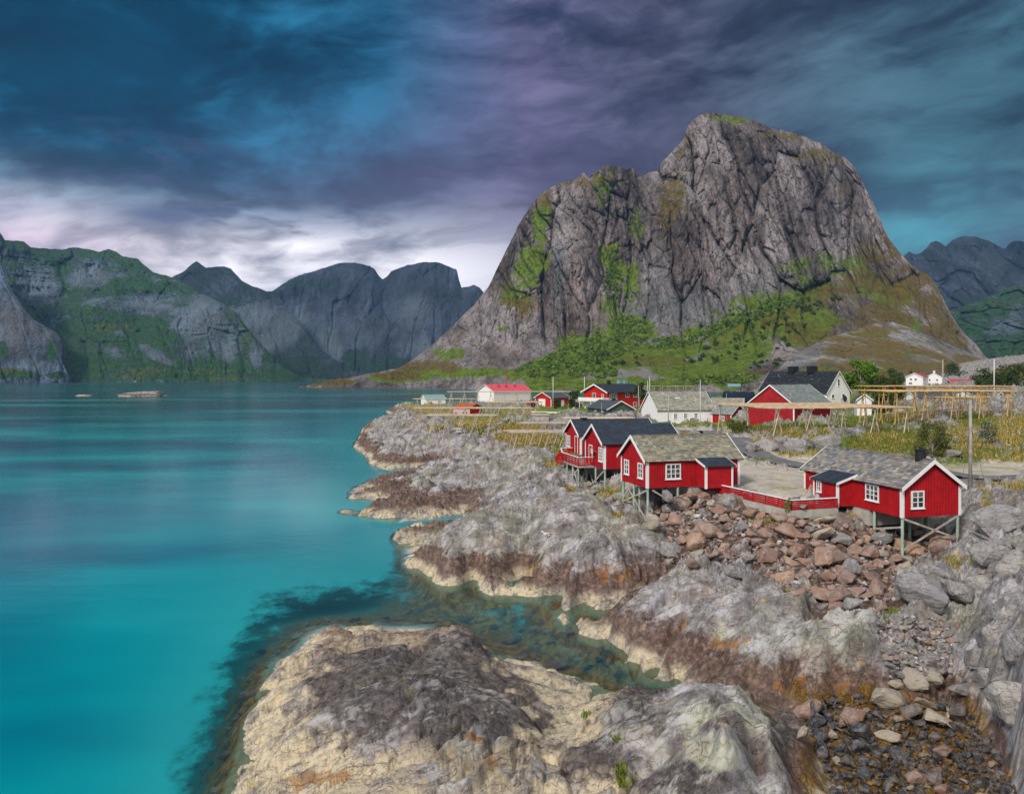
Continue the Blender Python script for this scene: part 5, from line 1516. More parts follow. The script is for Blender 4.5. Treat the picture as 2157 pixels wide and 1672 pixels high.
cr = thing('crate_shed', 'weathered grey plank shed below the stone garden wall', 'shed', Q(1120, 896, 165), R(-4))
b = MB(); b.box(0, 3.6, 0, 2.6, -.6, 2.1)
for k in range(14):
    b.box(k * .26 + .02, k * .26 + .2, -.03, .0, -.6, 2.1)
b.build('wall', M['grey_wood'], cr)
b = MB(); b.hexa([(-.15, -.2, 2.1), (3.75, -.2, 2.1), (3.75, 2.8, 2.25), (-.15, 2.8, 2.25), (-.15, -.2, 2.2), (3.75, -.2, 2.2), (3.75, 2.8, 2.35), (-.15, 2.8, 2.35)]); b.build('roof', M['grey_wood'], cr)
# ------------------------------------------------------------------ fish drying racks
def rack(label, p0, ang, L, W, top, nf, nr, mat, r=0.06, seed=0, style='A', rail_r=0.05, overhang=1.2, group='wooden fish drying racks', lmat=None):
    lmat = lmat or mat
    rr = random.Random(seed)
    t = thing('drying_rack', label, 'drying rack', (p0[0], p0[1], top), R(ang), group)
    T = lambda x, y: loc2w(t, (x, y, 0))
    for i in range(nf):
        x = L * i / (nf - 1) if nf > 1 else 0
        for y in ((0, W) if W < 10 else (0, W * .5, W)):
            for sg in (-1, 1):
                dx_, dy_ = rr.uniform(-.3, .3), rr.uniform(-.2, .2)
                if style == 'A':
                    bx, by = x + sg * .95 + dx_, y + sg * .5 + dy_
                    tx, ty = x - sg * .22, y - sg * .12
                else:
                    bx, by = x + (sg * 0.9 if sg > 0 else 0) + dx_ * .3, y + dy_ * .3
                    tx, ty = x, y
                w = T(bx, by)
                zb = ground(w.x, w.y) - top - .15
                m = MB()
                m.tube((bx, by, zb), (tx + rr.uniform(-.1, .1), ty, .12), r * 1.15, r * .8, 6)
                m.build('leg', M[lmat], t)
        m = MB()
        m.tube((x, -.7 + rr.uniform(-.3, .3), -.02), (x + rr.uniform(-.15, .15), W + .7, -.02), r, r * .8, 6)
        m.build('cross_pole', M[mat], t)
        if style == 'A':
            m = MB()
            m.beam((x - .6, -.02, -1.5), (x + .6, .02, -1.5), .05, .12)
            m.build('tie_board', M[mat], t)
    for k in range(nr):
        y = -.4 + (W + .8) * k / (nr - 1)
        m = MB()
        x = -overhang + rr.uniform(-.6, .3)
        while x < L + overhang * .6:
            l = rr.uniform(4.5, 7.5)
            e = min(x + l, L + overhang + rr.uniform(-.3, .5))
            yy = y + rr.uniform(-.12, .12)
            zz = .07 + rr.uniform(0, .07)
            m.tube((x, yy, zz), (e, yy + rr.uniform(-.25, .25), zz + rr.uniform(-.03, .05)), rail_r, rail_r * .75, 5)
            x += l - .5
        m.build('rail', M[mat], t)
    return t


q = Q(1640, 861.7, 110)
rack('weathered drying rack with flat pole top in front of the big red barn', (q.x, q.y), 10, 20, 19, 12.35, 5, 44, 'tan_wood', .085, 1, 'A', .075, lmat='pale_wood')
q = Q(1890, 826, 127)
rack('tall yellow drying rack on the grassy hill at right, nearest of the yellow ones', (q.x, q.y), 4, 19, 11, 14.4, 5, 34, 'yellow_wood', .085, 2, 'A', .085)
q = Q(1862, 815, 146)
rack('tall yellow drying rack on the hill standing just behind the nearest yellow one', (q.x, q.y), 3, 24, 7, 14.98, 5, 18, 'yellow_wood', .085, 3, 'A', .085)
q = Q(2000, 838, 172)
rack('lower yellow drying rack farthest back on the hill before white workshops', (q.x, q.y), 2, 15, 6, 12.2, 5, 10, 'yellow_wood', .08, 4, 'A', .08)
q = Q(908, 877, 152)
rack('pale drying rack on bare rock, nearest the water of the left racks', (q.x, q.y), -2, 11.5, 5.5, 9.2, 5, 9, 'pale_wood', .065, 5, 'A', .05)
q = Q(884, 862, 178)
rack('long pale drying rack passing in front of the orange roofed shed', (q.x, q.y), 2, 24, 5.5, 9.55, 8, 9, 'pale_wood', .065, 6, 'A', .05)
q = Q(1030, 849, 208)
rack('pale drying rack just right of the orange roofed shed', (q.x, q.y), 3, 13, 5, 9.9, 5, 8, 'pale_wood', .065, 7, 'A', .05)
q = Q(950, 826, 288)
rack('long tall drying rack in front of the white fish hall', (q.x, q.y), 2, 44, 7, 11.1, 10, 9, 'pale_wood', .075, 8, 'A', .07)
q = Q(878, 841, 272)
rack('pale drying rack around the small white boathouse at the point', (q.x, q.y), 4, 19, 6, 8.9, 6, 8, 'pale_wood', .07, 9, 'A', .06)
q = Q(1090, 910, 118)
rack('low drying rack left of the terrace, beside the dark roofed cabins', (q.x, q.y), 10, 7.2, 4.5, 8.4, 4, 9, 'pale_wood', .06, 10, 'A', .05)
q = Q(1112, 894, 140)
rack('low pale drying rack below the grey plank shed', (q.x, q.y), 6, 6.5, 4, 8.4, 3, 8, 'pale_wood', .06, 12, 'A', .05)
q = Q(1205, 882, 138)
rack('flat rack heaped with poles in front of the dark green house', (q.x, q.y), 4, 10, 4, 9.4, 4, 14, 'pale_wood', .06, 13, 'B', .07)
q = Q(1362, 814, 600)
rack('distant thin drying rack on the shore under the scree', (q.x, q.y), 0, 36, 8, 9.2, 7, 5, 'pale_wood', .11, 14, 'A', .11)


# ------------------------------------------------------------------ poles, wires
def pole(label, base, h, r, mat, cat='utility pole', name='utility_pole', arms=(), lamp=None, cap=None, group=None):
    t = thing(name, label, cat, base, 0, group)
    m = MB(); m.tube((0, 0, -.6), (0, 0, h), r, r * .72, 10); m.build('shaft', M[mat], t, smooth=True)
    for z, w in arms:
        m = MB(); m.beam((-w, -.1, z), (w, -.1, z), .08, .1)
        for x in (-w * .9, -w * .3, w * .3, w * .9):
            m.tube((x, -.1, z + .05), (x, -.1, z + .2), .03, .03, 6)
        m.build('cross_arm', M[mat], t)
    if lamp:
        m = MB(); m.tube((0, 0, lamp), (1.3, -.3, lamp + .35), .035, .03, 6); m.build('lamp_arm', M['steel'], t)
        m = MB(); m.hexa([(1.2, -.5, lamp + .28), (2.0, -.5, lamp + .33), (2.0, -.2, lamp + .33), (1.2, -.2, lamp + .28), (1.25, -.45, lamp + .45), (1.95, -.45, lamp + .47), (1.95, -.25, lamp + .47), (1.25, -.25, lamp + .45)]); m.build('lamp_head', M['white'], t)
    if cap:
        bm = MB(); bm.tube((0, 0, h), (0, 0, h + cap), r, r * .3, 8); bm.build('finial', M['white'], t)
    return t


pb1 = P(2044, 1030, 6.9)
p1 = pole('weathered grey wooden pole with guy wires beside the right red cabin', pb1, 17 - (842 - HY) / F * pb1.y - 6.9, .17, 'pole')
for q in (P(2020, 1035, 6.9), P(2078, 1034, 6.9)):
    m = MB(); m.tube(Vector((0, 0, 5.6)), Vector((q.x, q.y, ground(q.x, q.y))) - pb1, .014, .014, 5); m.build('guy_wire', M['wire'], p1)
m = MB()
for k in range(24):
    f0, f1 = k / 24, (k + 1) / 24
    a, b_ = Vector((0, 0, 7.3)), Q(1573, 858, 149) - pb1
    s = lambda f: a.lerp(b_, f) - Vector((0, 0, 2.4 * 4 * f * (1 - f) * .5))
    m.tube(s(f0), s(f1), .014, .014, 4)
m.build('wire', M['wire'], p1)
for (px, pt, pbm, Y, mat, lab, cat, nm, rad) in [
    (2094, 756, 818, 190, 'white_pole', 'tall white flagpole behind the right end of yellow racks', 'flagpole', 'flagpole', .12),
    (1986, 757, 814, 210, 'pole', 'tall grey wooden pole behind the middle of yellow racks', 'utility pole', 'utility_pole', .2),
    (1475, 800, 898, 168, 'white_pole', 'white flagpole in front of the white warehouse roof', 'flagpole', 'flagpole', .07),
    (1165, 794, 858, 255, 'white_pole', 'white flagpole beside the small red garage', 'flagpole', 'flagpole', .11),
    (1231, 793, 826, 262, 'white_pole', 'pale pole behind the bright red house, left of its ridge', 'pole', 'pole', .11),
    (1345, 812, 846, 205, 'white_pole', 'thin white pole at the right corner of the bright red house', 'pole', 'pole', .06),
    (1368.5, 794, 826, 300, 'white_pole', 'taller pale pole behind the white warehouse gable', 'pole', 'pole', .12),
    (1364.5, 801, 826, 304, 'white_pole', 'shorter pale pole behind the white warehouse gable', 'pole', 'pole', .12),
    (1267, 848, 882, 170, 'pole', 'thin grey pole in front of the dark green house', 'pole', 'pole', .06),
    (1530, 828, 893, 165, 'pole', 'thin grey pole in front of the small red cottage', 'pole', 'pole', .06),
    (1117, 852, 900, 150, 'pole', 'thin grey pole left of the grey plank shed', 'pole', 'pole', .06),
    (1327, 805, 826, 560, 'pole', 'distant small pole on the shore behind the bright red house', 'pole', 'pole', .14),
    (1635, 800, 816, 560, 'pole', 'distant small pole left of the black roofed house', 'pole', 'pole', .16),
]:
    bpt = Q(px, pbm, Y)
    g0 = ground(bpt.x, bpt.y) if Y < 400 else bpt.z
    g0 = min(g0, bpt.z)
    pole(lab, (bpt.x, bpt.y, g0), 17 - (pt - HY) / F * Y - g0, rad, mat, cat, nm)
bpt = Q(1408, 912, 145)
pole('grey wooden lamp post with street lamp before the white warehouse', (bpt.x, bpt.y, 6.3), 17 - (827 - HY) / F * 145 - 6.3, .12, 'pole', 'lamp post', 'street_lamp', lamp=17 - (840 - HY) / F * 145 - 6.5)

# ------------------------------------------------------------------ boat, tractor, pallets, gulls
bt = thing('rowing_boat', 'old green rowing boat tilted against the white warehouse', 'boat', Q(1393, 899, 158), R(8))
m = MB()
sec = []
for i in range(13):
    f_ = i / 12
    x = -1.9 + 3.8 * f_
    w = .85 * math.sin(math.pi * min(1, .12 + f_ * .86)) ** .7 + .03
    sh = .35 * (2 * f_ - 1) ** 2
    sec.append([(x, -w, .95 + sh), (x, -w * .8, .45 + sh * .7), (x, -w * .3, .08 + sh * .5), (x, 0, .0 + sh * .5), (x, w * .3, .08 + sh * .5), (x, w * .8, .45 + sh * .7), (x, w, .95 + sh), (x, w * .9, .95 + sh), (x, w * .7, .48 + sh * .7), (x, 0, .12 + sh * .5), (x, -w * .7, .48 + sh * .7), (x, -w * .9, .95 + sh)])
n = 12
m.add([v for s in sec for v in s], [(i * n + j, (i + 1) * n + j, (i + 1) * n + (j + 1) % n, i * n + (j + 1) % n) for i in range(12) for j in range(n)] + [tuple(range(n)), tuple(range(12 * n + n - 1, 12 * n - 1, -1))])
ho = m.build('hull', M['hull'], bt)
for i in (3, 6, 9):
    x = -1.9 + 3.8 * i / 12
    m = MB(); m.box(x - .12, x + .12, -.62, .62, .72, .76); m.build('thwart', M['grey_wood'], bt)
tr = thing('tractor', 'small red and black tractor parked beside the red garage', 'tractor', Q(1116, 857, 255), R(20))
m = MB(); m.box(-1.3, .3, -.45, .45, .7, 1.35); m.box(.3, 1.3, -.6, .6, .6, 1.1); m.build('body', M['rust_red'], tr, bevel=.05)
m = MB()
for x in (.15, 1.25):
    for y in (-.55, .55):
        m.beam((x, y, 1.1), (x, y, 2.2), .07)
m.box(.05, 1.35, -.65, .65, 2.2, 2.3); m.build('cab', M['black'], tr)
for x, r_, in ((-1.0, .42), (.95, .72)):
    for y in (-.78, .55):
        m = MB(); m.tube((x, y, r_), (x, y + .25, r_), r_, r_, 14)
        wh = m.build('wheel', M['rubber'], tr)
        m = MB(); m.tube((x, y - .02, r_), (x, y + .27, r_), r_ * .5, r_ * .5, 10); m.build('rim', M['rust_red'], wh)
for i, (px, py, lab, an) in enumerate(((1558, 1024, 'grey wooden pallet lying on gravel beside the middle red cabin', -20), (1690, 1044, 'grey wooden pallet lying on gravel inside the bend of the red fence', -14))):
    w = P(px, py, 6.85)
    pt_ = thing('pallet', lab, 'pallet', (w.x, w.y, ground(w.x, w.y) + .02), R(an))
    for k in range(3):
        m = MB(); m.box(-1.3, 1.3, -.6 + k * .55, -.5 + k * .55, 0, .1); m.build('runner', M['grey_wood'], pt_)
    m = MB()
    for k in range(9):
        m.box(-1.3 + k * .29, -1.05 + k * .29, -.65, .65, .1, .13)
    m.build('deck_boards', M['grey_wood'], pt_)


def gull(label, w, yaw, s=1.0):
    t = thing('seagull', label, 'seagull', w, R(yaw))
    t.scale = (s, s, s)
    m = MB()
    rings = [(-.30, .02, .17), (-.20, .06, .18), (-.08, .095, .19), (.05, .10, .20), (.14, .07, .24), (.19, .05, .30), (.23, .052, .35), (.28, .035, .36), (.305, .012, .355)]
    n = 10
    vs = []
    for x, r_, z in rings:
        for j in range(n):
            a = 2 * math.pi * j / n
            vs.append((x, r_ * .85 * math.cos(a), z + r_ * math.sin(a)))
    m.add(vs, [(i * n + j, (i + 1) * n + j, (i + 1) * n + (j + 1) % n, i * n + (j + 1) % n) for i in range(len(rings) - 1) for j in range(n)] + [tuple(range(n)), tuple(range(len(vs) - 1, len(vs) - n - 1, -1))])
    m.build('body', M['feather'], t, smooth=True)
    for sy in (-1, 1):
        m = MB(); m.hexa([(-.42, sy * .03, .20), (.08, sy * .08, .16), (.10, sy * .105, .22), (-.15, sy * .10, .24), (-.42, sy * .02, .215), (.06, sy * .06, .18), (.08, sy * .08, .27), (-.15, sy * .08, .265)]); m.build('wing', M['feather_grey'], t)
        m = MB(); m.tube((.02, sy * .04, .12), (.03, sy * .04, 0), .009, .009, 5); m.beam((.0, sy * .04, .005), (.07, sy * .04, .005), .04, .01); m.build('leg', M['beak'], t)
    m = MB(); m.tube((.30, 0, .353), (.37, 0, .34), .018, .005, 6); m.build('beak', M['beak'], t)


w = P(1152, 1113, 4.0); gull('white seagull standing on the grey slab below the cabins', (w.x, w.y, ground(w.x, w.y)), 200, 1.7)
w = P(866, 1180, .4); gull('seagull standing on the cream rock tip at the waterline', (w.x, w.y, max(ground(w.x, w.y), .05)), 30, 1.6)


# ------------------------------------------------------------------ trees and shrubs
def leafmesh(name, blobs, n, size, cols, rr, stretch=1.0):
    """leaf clumps spread through several uneven masses; blobs = (x, y, z, rx, ry, rz)"""
    vs, fs, cs = [], [], []
    wts = [b[3] * b[4] * b[5] for b in blobs]
    for k in range(n):
        b = rr.choices(blobs, wts)[0]
        d = Vector((rr.gauss(0, 1), rr.gauss(0, 1), rr.gauss(0, 1))).normalized() * (rr.random() ** 0.4)
        c = Vector((b[0] + d.x * b[3], b[1] + d.y * b[4], b[2] + d.z * b[5]))
        u = Vector((rr.gauss(0, 1), rr.gauss(0, 1), rr.gauss(0, .7))).normalized()
        v = u.orthogonal().normalized()
        w = u.cross(v)
        s = size * rr.uniform(.6, 1.4)
        i = len(vs)
        bend = u * s * .3
        vs += [c - v * s, c - w * s * .6 + bend, c + v * s * stretch, c + w * s * .6 + bend]
        fs.append((i, i + 1, i + 2, i + 3))
        col = rr.choice(cols)
        kk = rr.uniform(.75, 1.25)
        cs += [tuple(q * kk for q in col)] * 4
    me = bpy.data.meshes.new(name)
    me.from_pydata([tuple(v) for v in vs], [], fs)
    a = me.attributes.new('tint', 'FLOAT_COLOR', 'POINT')
    a.data.foreach_set('color', np.array([(*c, 1) for c in cs], np.float32).ravel())
    me.materials.append(M['leaf'])
    return me


def tree(label, base, h, wd, cols, seed, n=2600, size=.3, trunk=.22, name='tree', cat='tree', lift=.25, group=None, nb=16):
    rr = random.Random(seed)
    t = thing(name, label, cat, base, 0, group)
    m = MB()
    m.tube((0, 0, -.4), (.1, 0, h * .45), trunk, trunk * .6, 8)
    blobs = []
    for k in range(nb):
        a = rr.uniform(0, 6.28)
        f_ = rr.random()
        z = h * (lift + (1 - lift) * (f_ * .86 + .05))
        rad = wd * .5 * math.sin(math.pi * (0.16 + f_ * .72)) ** .8 * rr.uniform(.35, .8)
        p = Vector((math.cos(a) * rad, math.sin(a) * rad, z))
        s = wd * rr.uniform(.13, .24)
        blobs.append((p.x, p.y, p.z, s, s, s * .8))
        m.tube((.05, 0, h * (.12 + .3 * f_)), p, trunk * .35, trunk * .1, 5)
    m.build('trunk' if name == 'tree' else 'stems', M['pole'], t)
    link(bpy.data.objects.new('crown' if name == 'tree' else 'foliage', leafmesh('crown', blobs, n, size, cols, rr)), t)
    return t


LG = [(0.085, 0.17, 0.018), (0.12, 0.22, 0.02), (0.055, 0.115, 0.014), (0.16, 0.25, 0.03)]
DG = [(0.035, 0.065, 0.016), (0.05, 0.085, 0.018), (0.025, 0.045, 0.014), (0.075, 0.10, 0.024)]
OL = [(0.09, 0.105, 0.02), (0.13, 0.14, 0.028), (0.06, 0.075, 0.018), (0.17, 0.16, 0.035)]
def tpl(px, py, Y):
    w = Q(px, py, Y)
    return (w.x, w.y, w.z)
tree('bright green leafy tree beside the black roofed white house', tpl(1814, 842, 228), 11.5, 10.5, LG, 1, 5200, .34, .3, nb=26)
tree('dark bushy tree between bright green tree and yellow racks', tpl(1868, 850, 205), 7.2, 8.5, DG, 2, 3200, .26, .2, lift=.1, nb=20)
tree('dark round bush beside the little white outbuilding', tpl(1862, 868, 172), 4.6, 6.0, DG, 3, 2400, .2, .14, 'shrub', 'shrub', .05)
tree('olive green tall shrub beside the dirt track behind the right cabin', tpl(1963, 975, 90), 4.9, 3.9, [(0.075, 0.09, 0.02), (0.11, 0.115, 0.028), (0.045, 0.06, 0.015), (0.15, 0.14, 0.03)], 4, 3800, .10, .07, 'shrub', 'shrub', .06, nb=26)
tree('dark green shrub with pale flowers right of the grey pole', tpl(2080, 925, 96), 2.0, 2.9, DG + [(0.4, 0.42, 0.3)], 5, 1300, .085, .06, 'shrub', 'shrub', .05)
tree('tall loose olive bush at the roadside left of the barn', tpl(1548, 930, 118), 3.6, 3.4, OL, 6, 1900, .12, .06, 'shrub', 'shrub', .05)
tree('narrow olive bush at the roadside nearest the barn posts', tpl(1571, 930, 116), 3.4, 1.9, OL, 7, 1200, .11, .06, 'shrub', 'shrub', .05)
tree('dark pointed bush in front of the red garage', tpl(1173, 862, 245), 3.4, 2.8, DG, 8, 800, .2, .08, 'shrub', 'shrub', .03)
tree('low round green bush on the lawn right of the garage', tpl(1196, 867, 240), 2.0, 5.0, LG, 9, 900, .2, .06, 'shrub', 'shrub', .03)
tree('dark bush left of the bright red house', tpl(1211, 860, 252), 6.0, 5.2, DG, 10, 1400, .24, .1, 'shrub', 'shrub', .03)
tree('dark bush behind the bright red house, right side', tpl(1347, 852, 225), 6.4, 3.6, DG, 11, 1200, .24, .1, 'shrub', 'shrub', .03)
tree('small green climber on the corner of the red fence', tpl(1661, 1078, 62.4), 1.25, .75, LG, 12, 420, .05, .03, 'shrub', 'shrub', .02)
for i, (px, py, Y, h, w, lab) in enumerate([
    (2072, 826, 330, 10, 10, 'dark pine in the thicket, leftmost beside the low red house'), (2098, 830, 320, 8, 11, 'low dark pine in the middle of the right thicket'),
    (2122, 832, 310, 12, 12, 'tall dark pine in the right thicket behind the flagpole'), (2150, 836, 300, 13, 12, 'large dark pine at the right edge of the picture'),
    (2010, 796, 520, 9, 15, 'dark bush cluster on the slope above the low red house'), (1925, 800, 520, 6, 7, 'small dark bush left of the red roofed white house'), (1885, 812, 400, 9, 9, 'dark conifer left of the distant white houses')]):
    tree(lab, tpl(px, py, Y), h, w, DG, 20 + i, 1500, .42, .2, lift=.05, nb=18)

# scrub on the slopes below the cliffs: single bushes as things, the dense cover as one mass
bush_me = [leafmesh('bush', [(0, 0, .8, 1.0, 1.0, .7), (.8, .3, .6, .6, .6, .5), (-.7, -.2, .7, .7, .7, .55), (.1, .6, 1.2, .6, .6, .5)], 70, .36, [(0.04, 0.085, 0.014), (0.06, 0.11, 0.016), (0.03, 0.055, 0.012)], random.Random(50 + k)) for k in range(4)]
def osurf(d, px, py):
    i = np.argmin(np.abs(d['px'][0] - px))
    j = np.argmin(np.abs(d['py'][:, i] - py))
    return d['X'][j, i], d['Y'][j, i], d['Z'][j, i], d['ca'][j, i]
rr = random.Random(99)
k = 0
zone = [(1690, 655, 60, 22), (1560, 700, 60, 25), (1600, 740, 70, 20), (1520, 730, 50, 20), (1650, 700, 50, 20), (1480, 760, 40, 12), (1730, 640, 40, 14), (1580, 660, 70, 16), (1620, 770, 40, 12), (1300, 760, 60, 14)]
while k < 110:
    zc = rr.choice(zone)
    px, py = zc[0] + rr.uniform(-1, 1) * zc[2], zc[1] + rr.uniform(-1, 1) * zc[3]
    x, y, z, c = osurf(olst, px, py)
    o = bpy.data.objects.new('slope_bush', bush_me[k % 4])
    o.location = (x, y, z - .4)
    s = rr.uniform(1.8, 4.2)
    o.scale = (s, s, s * rr.uniform(.8, 1.25))
    o.rotation_euler = (0, 0, rr.uniform(0, 6.28))
    link(o)
    tag(o, 'small dark green bush scattered on the grassy slope under the cliff', 'bush', 'bushes on the slope under the cliff')
    k += 1


def scrub(name, d, zones, n, smin, smax, cols, seed, label):
    rr = random.Random(seed)
    vs, fs, cs = [], [], []
    c = 0
    tries = 0
    while c < n and tries < n * 6:
        tries += 1
        zx, zy, rx, ry, sl = rr.choices(zones, [q[2] * q[3] for q in zones])[0]
        a, b_ = rr.uniform(-1, 1), rr.uniform(-1, 1)
        if a * a + b_ * b_ > 1:
            continue
        px, py = zx + a * rx, zy + b_ * ry + a * rx * sl
        x, y, z, cv = osurf(d, px, py)
        if mnoise.noise((px / 16, py / 9, seed)) < -.05:
            continue
        s = rr.uniform(smin, smax)
        col = rr.choice(cols)
        for q in range(9):
            u = Vector((rr.gauss(0, 1), rr.gauss(0, 1), rr.gauss(0, .8))).normalized()
            cc = Vector((x, y, z + s * .35)) + Vector((rr.uniform(-1, 1), rr.uniform(-1, 1), rr.uniform(-.6, .9))) * s * .6
            v = u.orthogonal().normalized()
            w = u.cross(v)
            i = len(vs)
            r_ = s * rr.uniform(.3, .6)
            vs += [cc - v * r_, cc - w * r_ * .8, cc + v * r_, cc + w * r_ * .8]
            fs.append((i, i + 1, i + 2, i + 3))
            kk = rr.uniform(.7, 1.3)
            cs += [tuple(t_ * kk for t_ in col)] * 4
        c += 1
    me = bpy.data.meshes.new(name)
    me.from_pydata([tuple(v) for v in vs], [], fs)
    a = me.attributes.new('tint', 'FLOAT_COLOR', 'POINT')
    a.data.foreach_set('color', np.array([(*q, 1) for q in cs], np.float32).ravel())
    me.materials.append(M['leaf'])
    o = link(bpy.data.objects.new(name, me))
    tag(o, label, 'scrub', None, 'stuff')


SC = [(0.085, 0.15, 0.02), (0.11, 0.19, 0.024), (0.06, 0.105, 0.016), (0.14, 0.20, 0.03)]
scrub('scrub', olst, [(1240, 745, 130, 30, -.32), (1330, 690, 40, 22, .1), (1420, 722, 60, 12, -.1), (1250, 785, 60, 14, 0), (1500, 700, 60, 14, -.4), (1600, 660, 60, 12, -.3), (1490, 802, 60, 8, 0), (1560, 800, 50, 10, 0), (1290, 600, 20, 40, 0), (1640, 640, 60, 14, -.2), (1140, 762, 60, 6, -.4)], 5200, 1.2, 3.6, SC, 3, 'bright green birch scrub covering the scree below the cliff')
# ------------------------------------------------------------------ boulders
def rock_mat(name, stops, veins=(0.05, 0.04, 0.04), lines=0.12):
    m, g, b = new_mat(name)
    p = g.obj()
    oi = g.n('ShaderNodeObjectInfo')
    rnd = oi.outputs['Random']
    v = g.vmath('ADD', p, g.comb(g.mul(rnd, 37.0), g.mul(rnd, 91.0), g.mul(rnd, 13.0)))
    base = g.ramp(g.math('FRACT', g.mul(rnd, 7.31)), stops)
    n1 = g.noise(v, 1.6, 6, 0.65)
    n2 = g.noise(g.map(v, scale=(1, 1.6, 5.0), rot=(.5, .3, 0)), 2.2, 5, 0.7)
    n3 = g.noise(v, 9.0, 4, 0.7)
    c = g.mix(g.mul(g.step(n1, 0.4, 0.65), 0.6), base, g.mix(0.55, base, (0.50, 0.47, 0.45)))
    c = g.mix(g.mul(g.step(n2, 0.46, 0.33), 0.6), c, veins)
    c = g.mix(g.mul(g.step(n3, 0.58, 0.7), 0.35), c, (0.52, 0.49, 0.46))
    e = g.vor(g.map(v, scale=(1, 1.4, 2.0), rot=(.4, .2, .3)), 1.0)
    c = g.mix(g.mul(g.mul(g.step(e, 0.02, 0.003), 0.5), g.step(n1, .5, .6)), c, veins)
    l1 = g.math('ABSOLUTE', g.sub(g.noise(g.map(v, scale=(.7, 1.1, 3.0), rot=(.5, .3, .4)), 1.5, 4, 0.6), 0.5))
    l2 = g.math('ABSOLUTE', g.sub(g.noise(g.map(v, scale=(2.4, 1.6, .7), rot=(.1, .6, 1.2)), 1.3, 4, 0.6), 0.5))
    ln_ = g.math('MINIMUM', g.step(l1, 0.0, 0.016), g.step(l2, 0.0, 0.012))
    c = g.mix(g.mul(g.sub(1.0, ln_), lines), c, veins)
    g.put(b.inputs['Base Color'], c)
    b.inputs['Roughness'].default_value = 0.85
    g.put(b.inputs['Normal'], g.bump(g.add(g.add(n1, g.mul(n2, .6)), g.add(g.mul(n3, .2), g.mul(ln_, lines * .5))), 0.8, 0.12))
    return m


RM = {
    'rust': rock_mat('rust_boulder_rock', [(0, (0.22, 0.118, 0.085)), (.3, (0.34, 0.205, 0.155)), (.5, (0.27, 0.19, 0.165)), (.7, (0.40, 0.245, 0.165)), (1, (0.19, 0.135, 0.122))]),
    'grey': rock_mat('grey_boulder_rock', [(0, (0.22, 0.215, 0.23)), (.35, (0.30, 0.29, 0.30)), (.7, (0.25, 0.24, 0.24)), (1, (0.35, 0.335, 0.32))], lines=0.42),
    'dark': rock_mat('dark_wet_rock', [(0, (0.030, 0.036, 0.048)), (.4, (0.055, 0.058, 0.068)), (.7, (0.04, 0.042, 0.052)), (.85, (0.15, 0.12, 0.11)), (1, (0.09, 0.08, 0.078))], (0.012, 0.012, 0.015)),
    'tan': rock_mat('tan_boulder_rock', [(0, (0.36, 0.30, 0.22)), (.5, (0.44, 0.38, 0.30)), (1, (0.30, 0.27, 0.22))]),
}
RM['dark'].node_tree.nodes['Principled BSDF'].inputs['Roughness'].default_value = 0.38


def boulder_mesh(seed, mat, angular=True):
    rr = random.Random(seed)
    bm = bmesh.new()
    n = rr.randint(11, 16) if angular else rr.randint(16, 24)
    for k in range(n):
        d = Vector((rr.gauss(0, 1), rr.gauss(0, 1), rr.gauss(0, 1))).normalized()
        bm.verts.new(Vector((d.x * 1.0, d.y * .78, d.z * .62)) * rr.uniform(.82, 1.05))
    r = bmesh.ops.convex_hull(bm, input=bm.verts)
    bmesh.ops.delete(bm, geom=[v for v in bm.verts if not v.link_faces], context='VERTS')
    bmesh.ops.bevel(bm, geom=bm.edges[:], offset=.07 if angular else .14, segments=2 if not angular else 1, affect='EDGES', profile=.6)
    bmesh.ops.triangulate(bm, faces=bm.faces[:])
    for _ in range(2):
        bmesh.ops.subdivide_edges(bm, edges=[e for e in bm.edges if e.calc_length() > .22], cuts=1, use_grid_fill=True)
        bmesh.ops.triangulate(bm, faces=bm.faces[:])
    off = Vector((seed * 3.1, seed * 1.7, 0))
    for v in bm.verts:
        q = v.co
        d = mnoise.noise(q * 2.2 + off) * .07 + mnoise.noise(q * 6 + off) * .028
        v.co = q + q.normalized() * d
    me = bpy.data.meshes.new('boulder')
    bm.to_mesh(me)
    bm.free()
    me.materials.append(mat)
    return me


BM = {k: [boulder_mesh(s + 10 * i, RM[k], k != 'dark' or s % 2 == 0) for s in range(7)] for i, k in enumerate(RM)}
NB = {}


def put_boulder(px, py, wpx, hpx, kind, label, group, rr, zoff=0.0, name='boulder', tilt=.5):
    """a stone whose middle shows at (px, py), about wpx by hpx photo pixels"""
    z = 3.0
    for it in range(8):
        w = P(px, py, z)
        z = .45 * z + .55 * (ground(w.x, w.y) + hpx * w.y / F * .22 + zoff)
    w = P(px, py, z)
    s = w.y / F
    o = bpy.data.objects.new(name, rr.choice(BM[kind]))
    o.location = (w.x, w.y, z)
    a = wpx * s / 1.66
    b_ = hpx * s / 1.25
    o.scale = (a, max(b_, a * .7), b_)
    o.rotation_euler = (rr.uniform(-tilt, tilt), rr.uniform(-tilt, tilt), rr.uniform(-.6, .6) + rr.choice((0, math.pi)))
    link(o)
    tag(o, label, 'boulder', group)
    return o


def inpoly(x, y, poly):
    c = False
    j = len(poly) - 1
    for i in range(len(poly)):
        if (poly[i][1] > y) != (poly[j][1] > y) and x < (poly[j][0] - poly[i][0]) * (y - poly[i][1]) / (poly[j][1] - poly[i][1]) + poly[i][0]:
            c = not c
        j = i
    return c


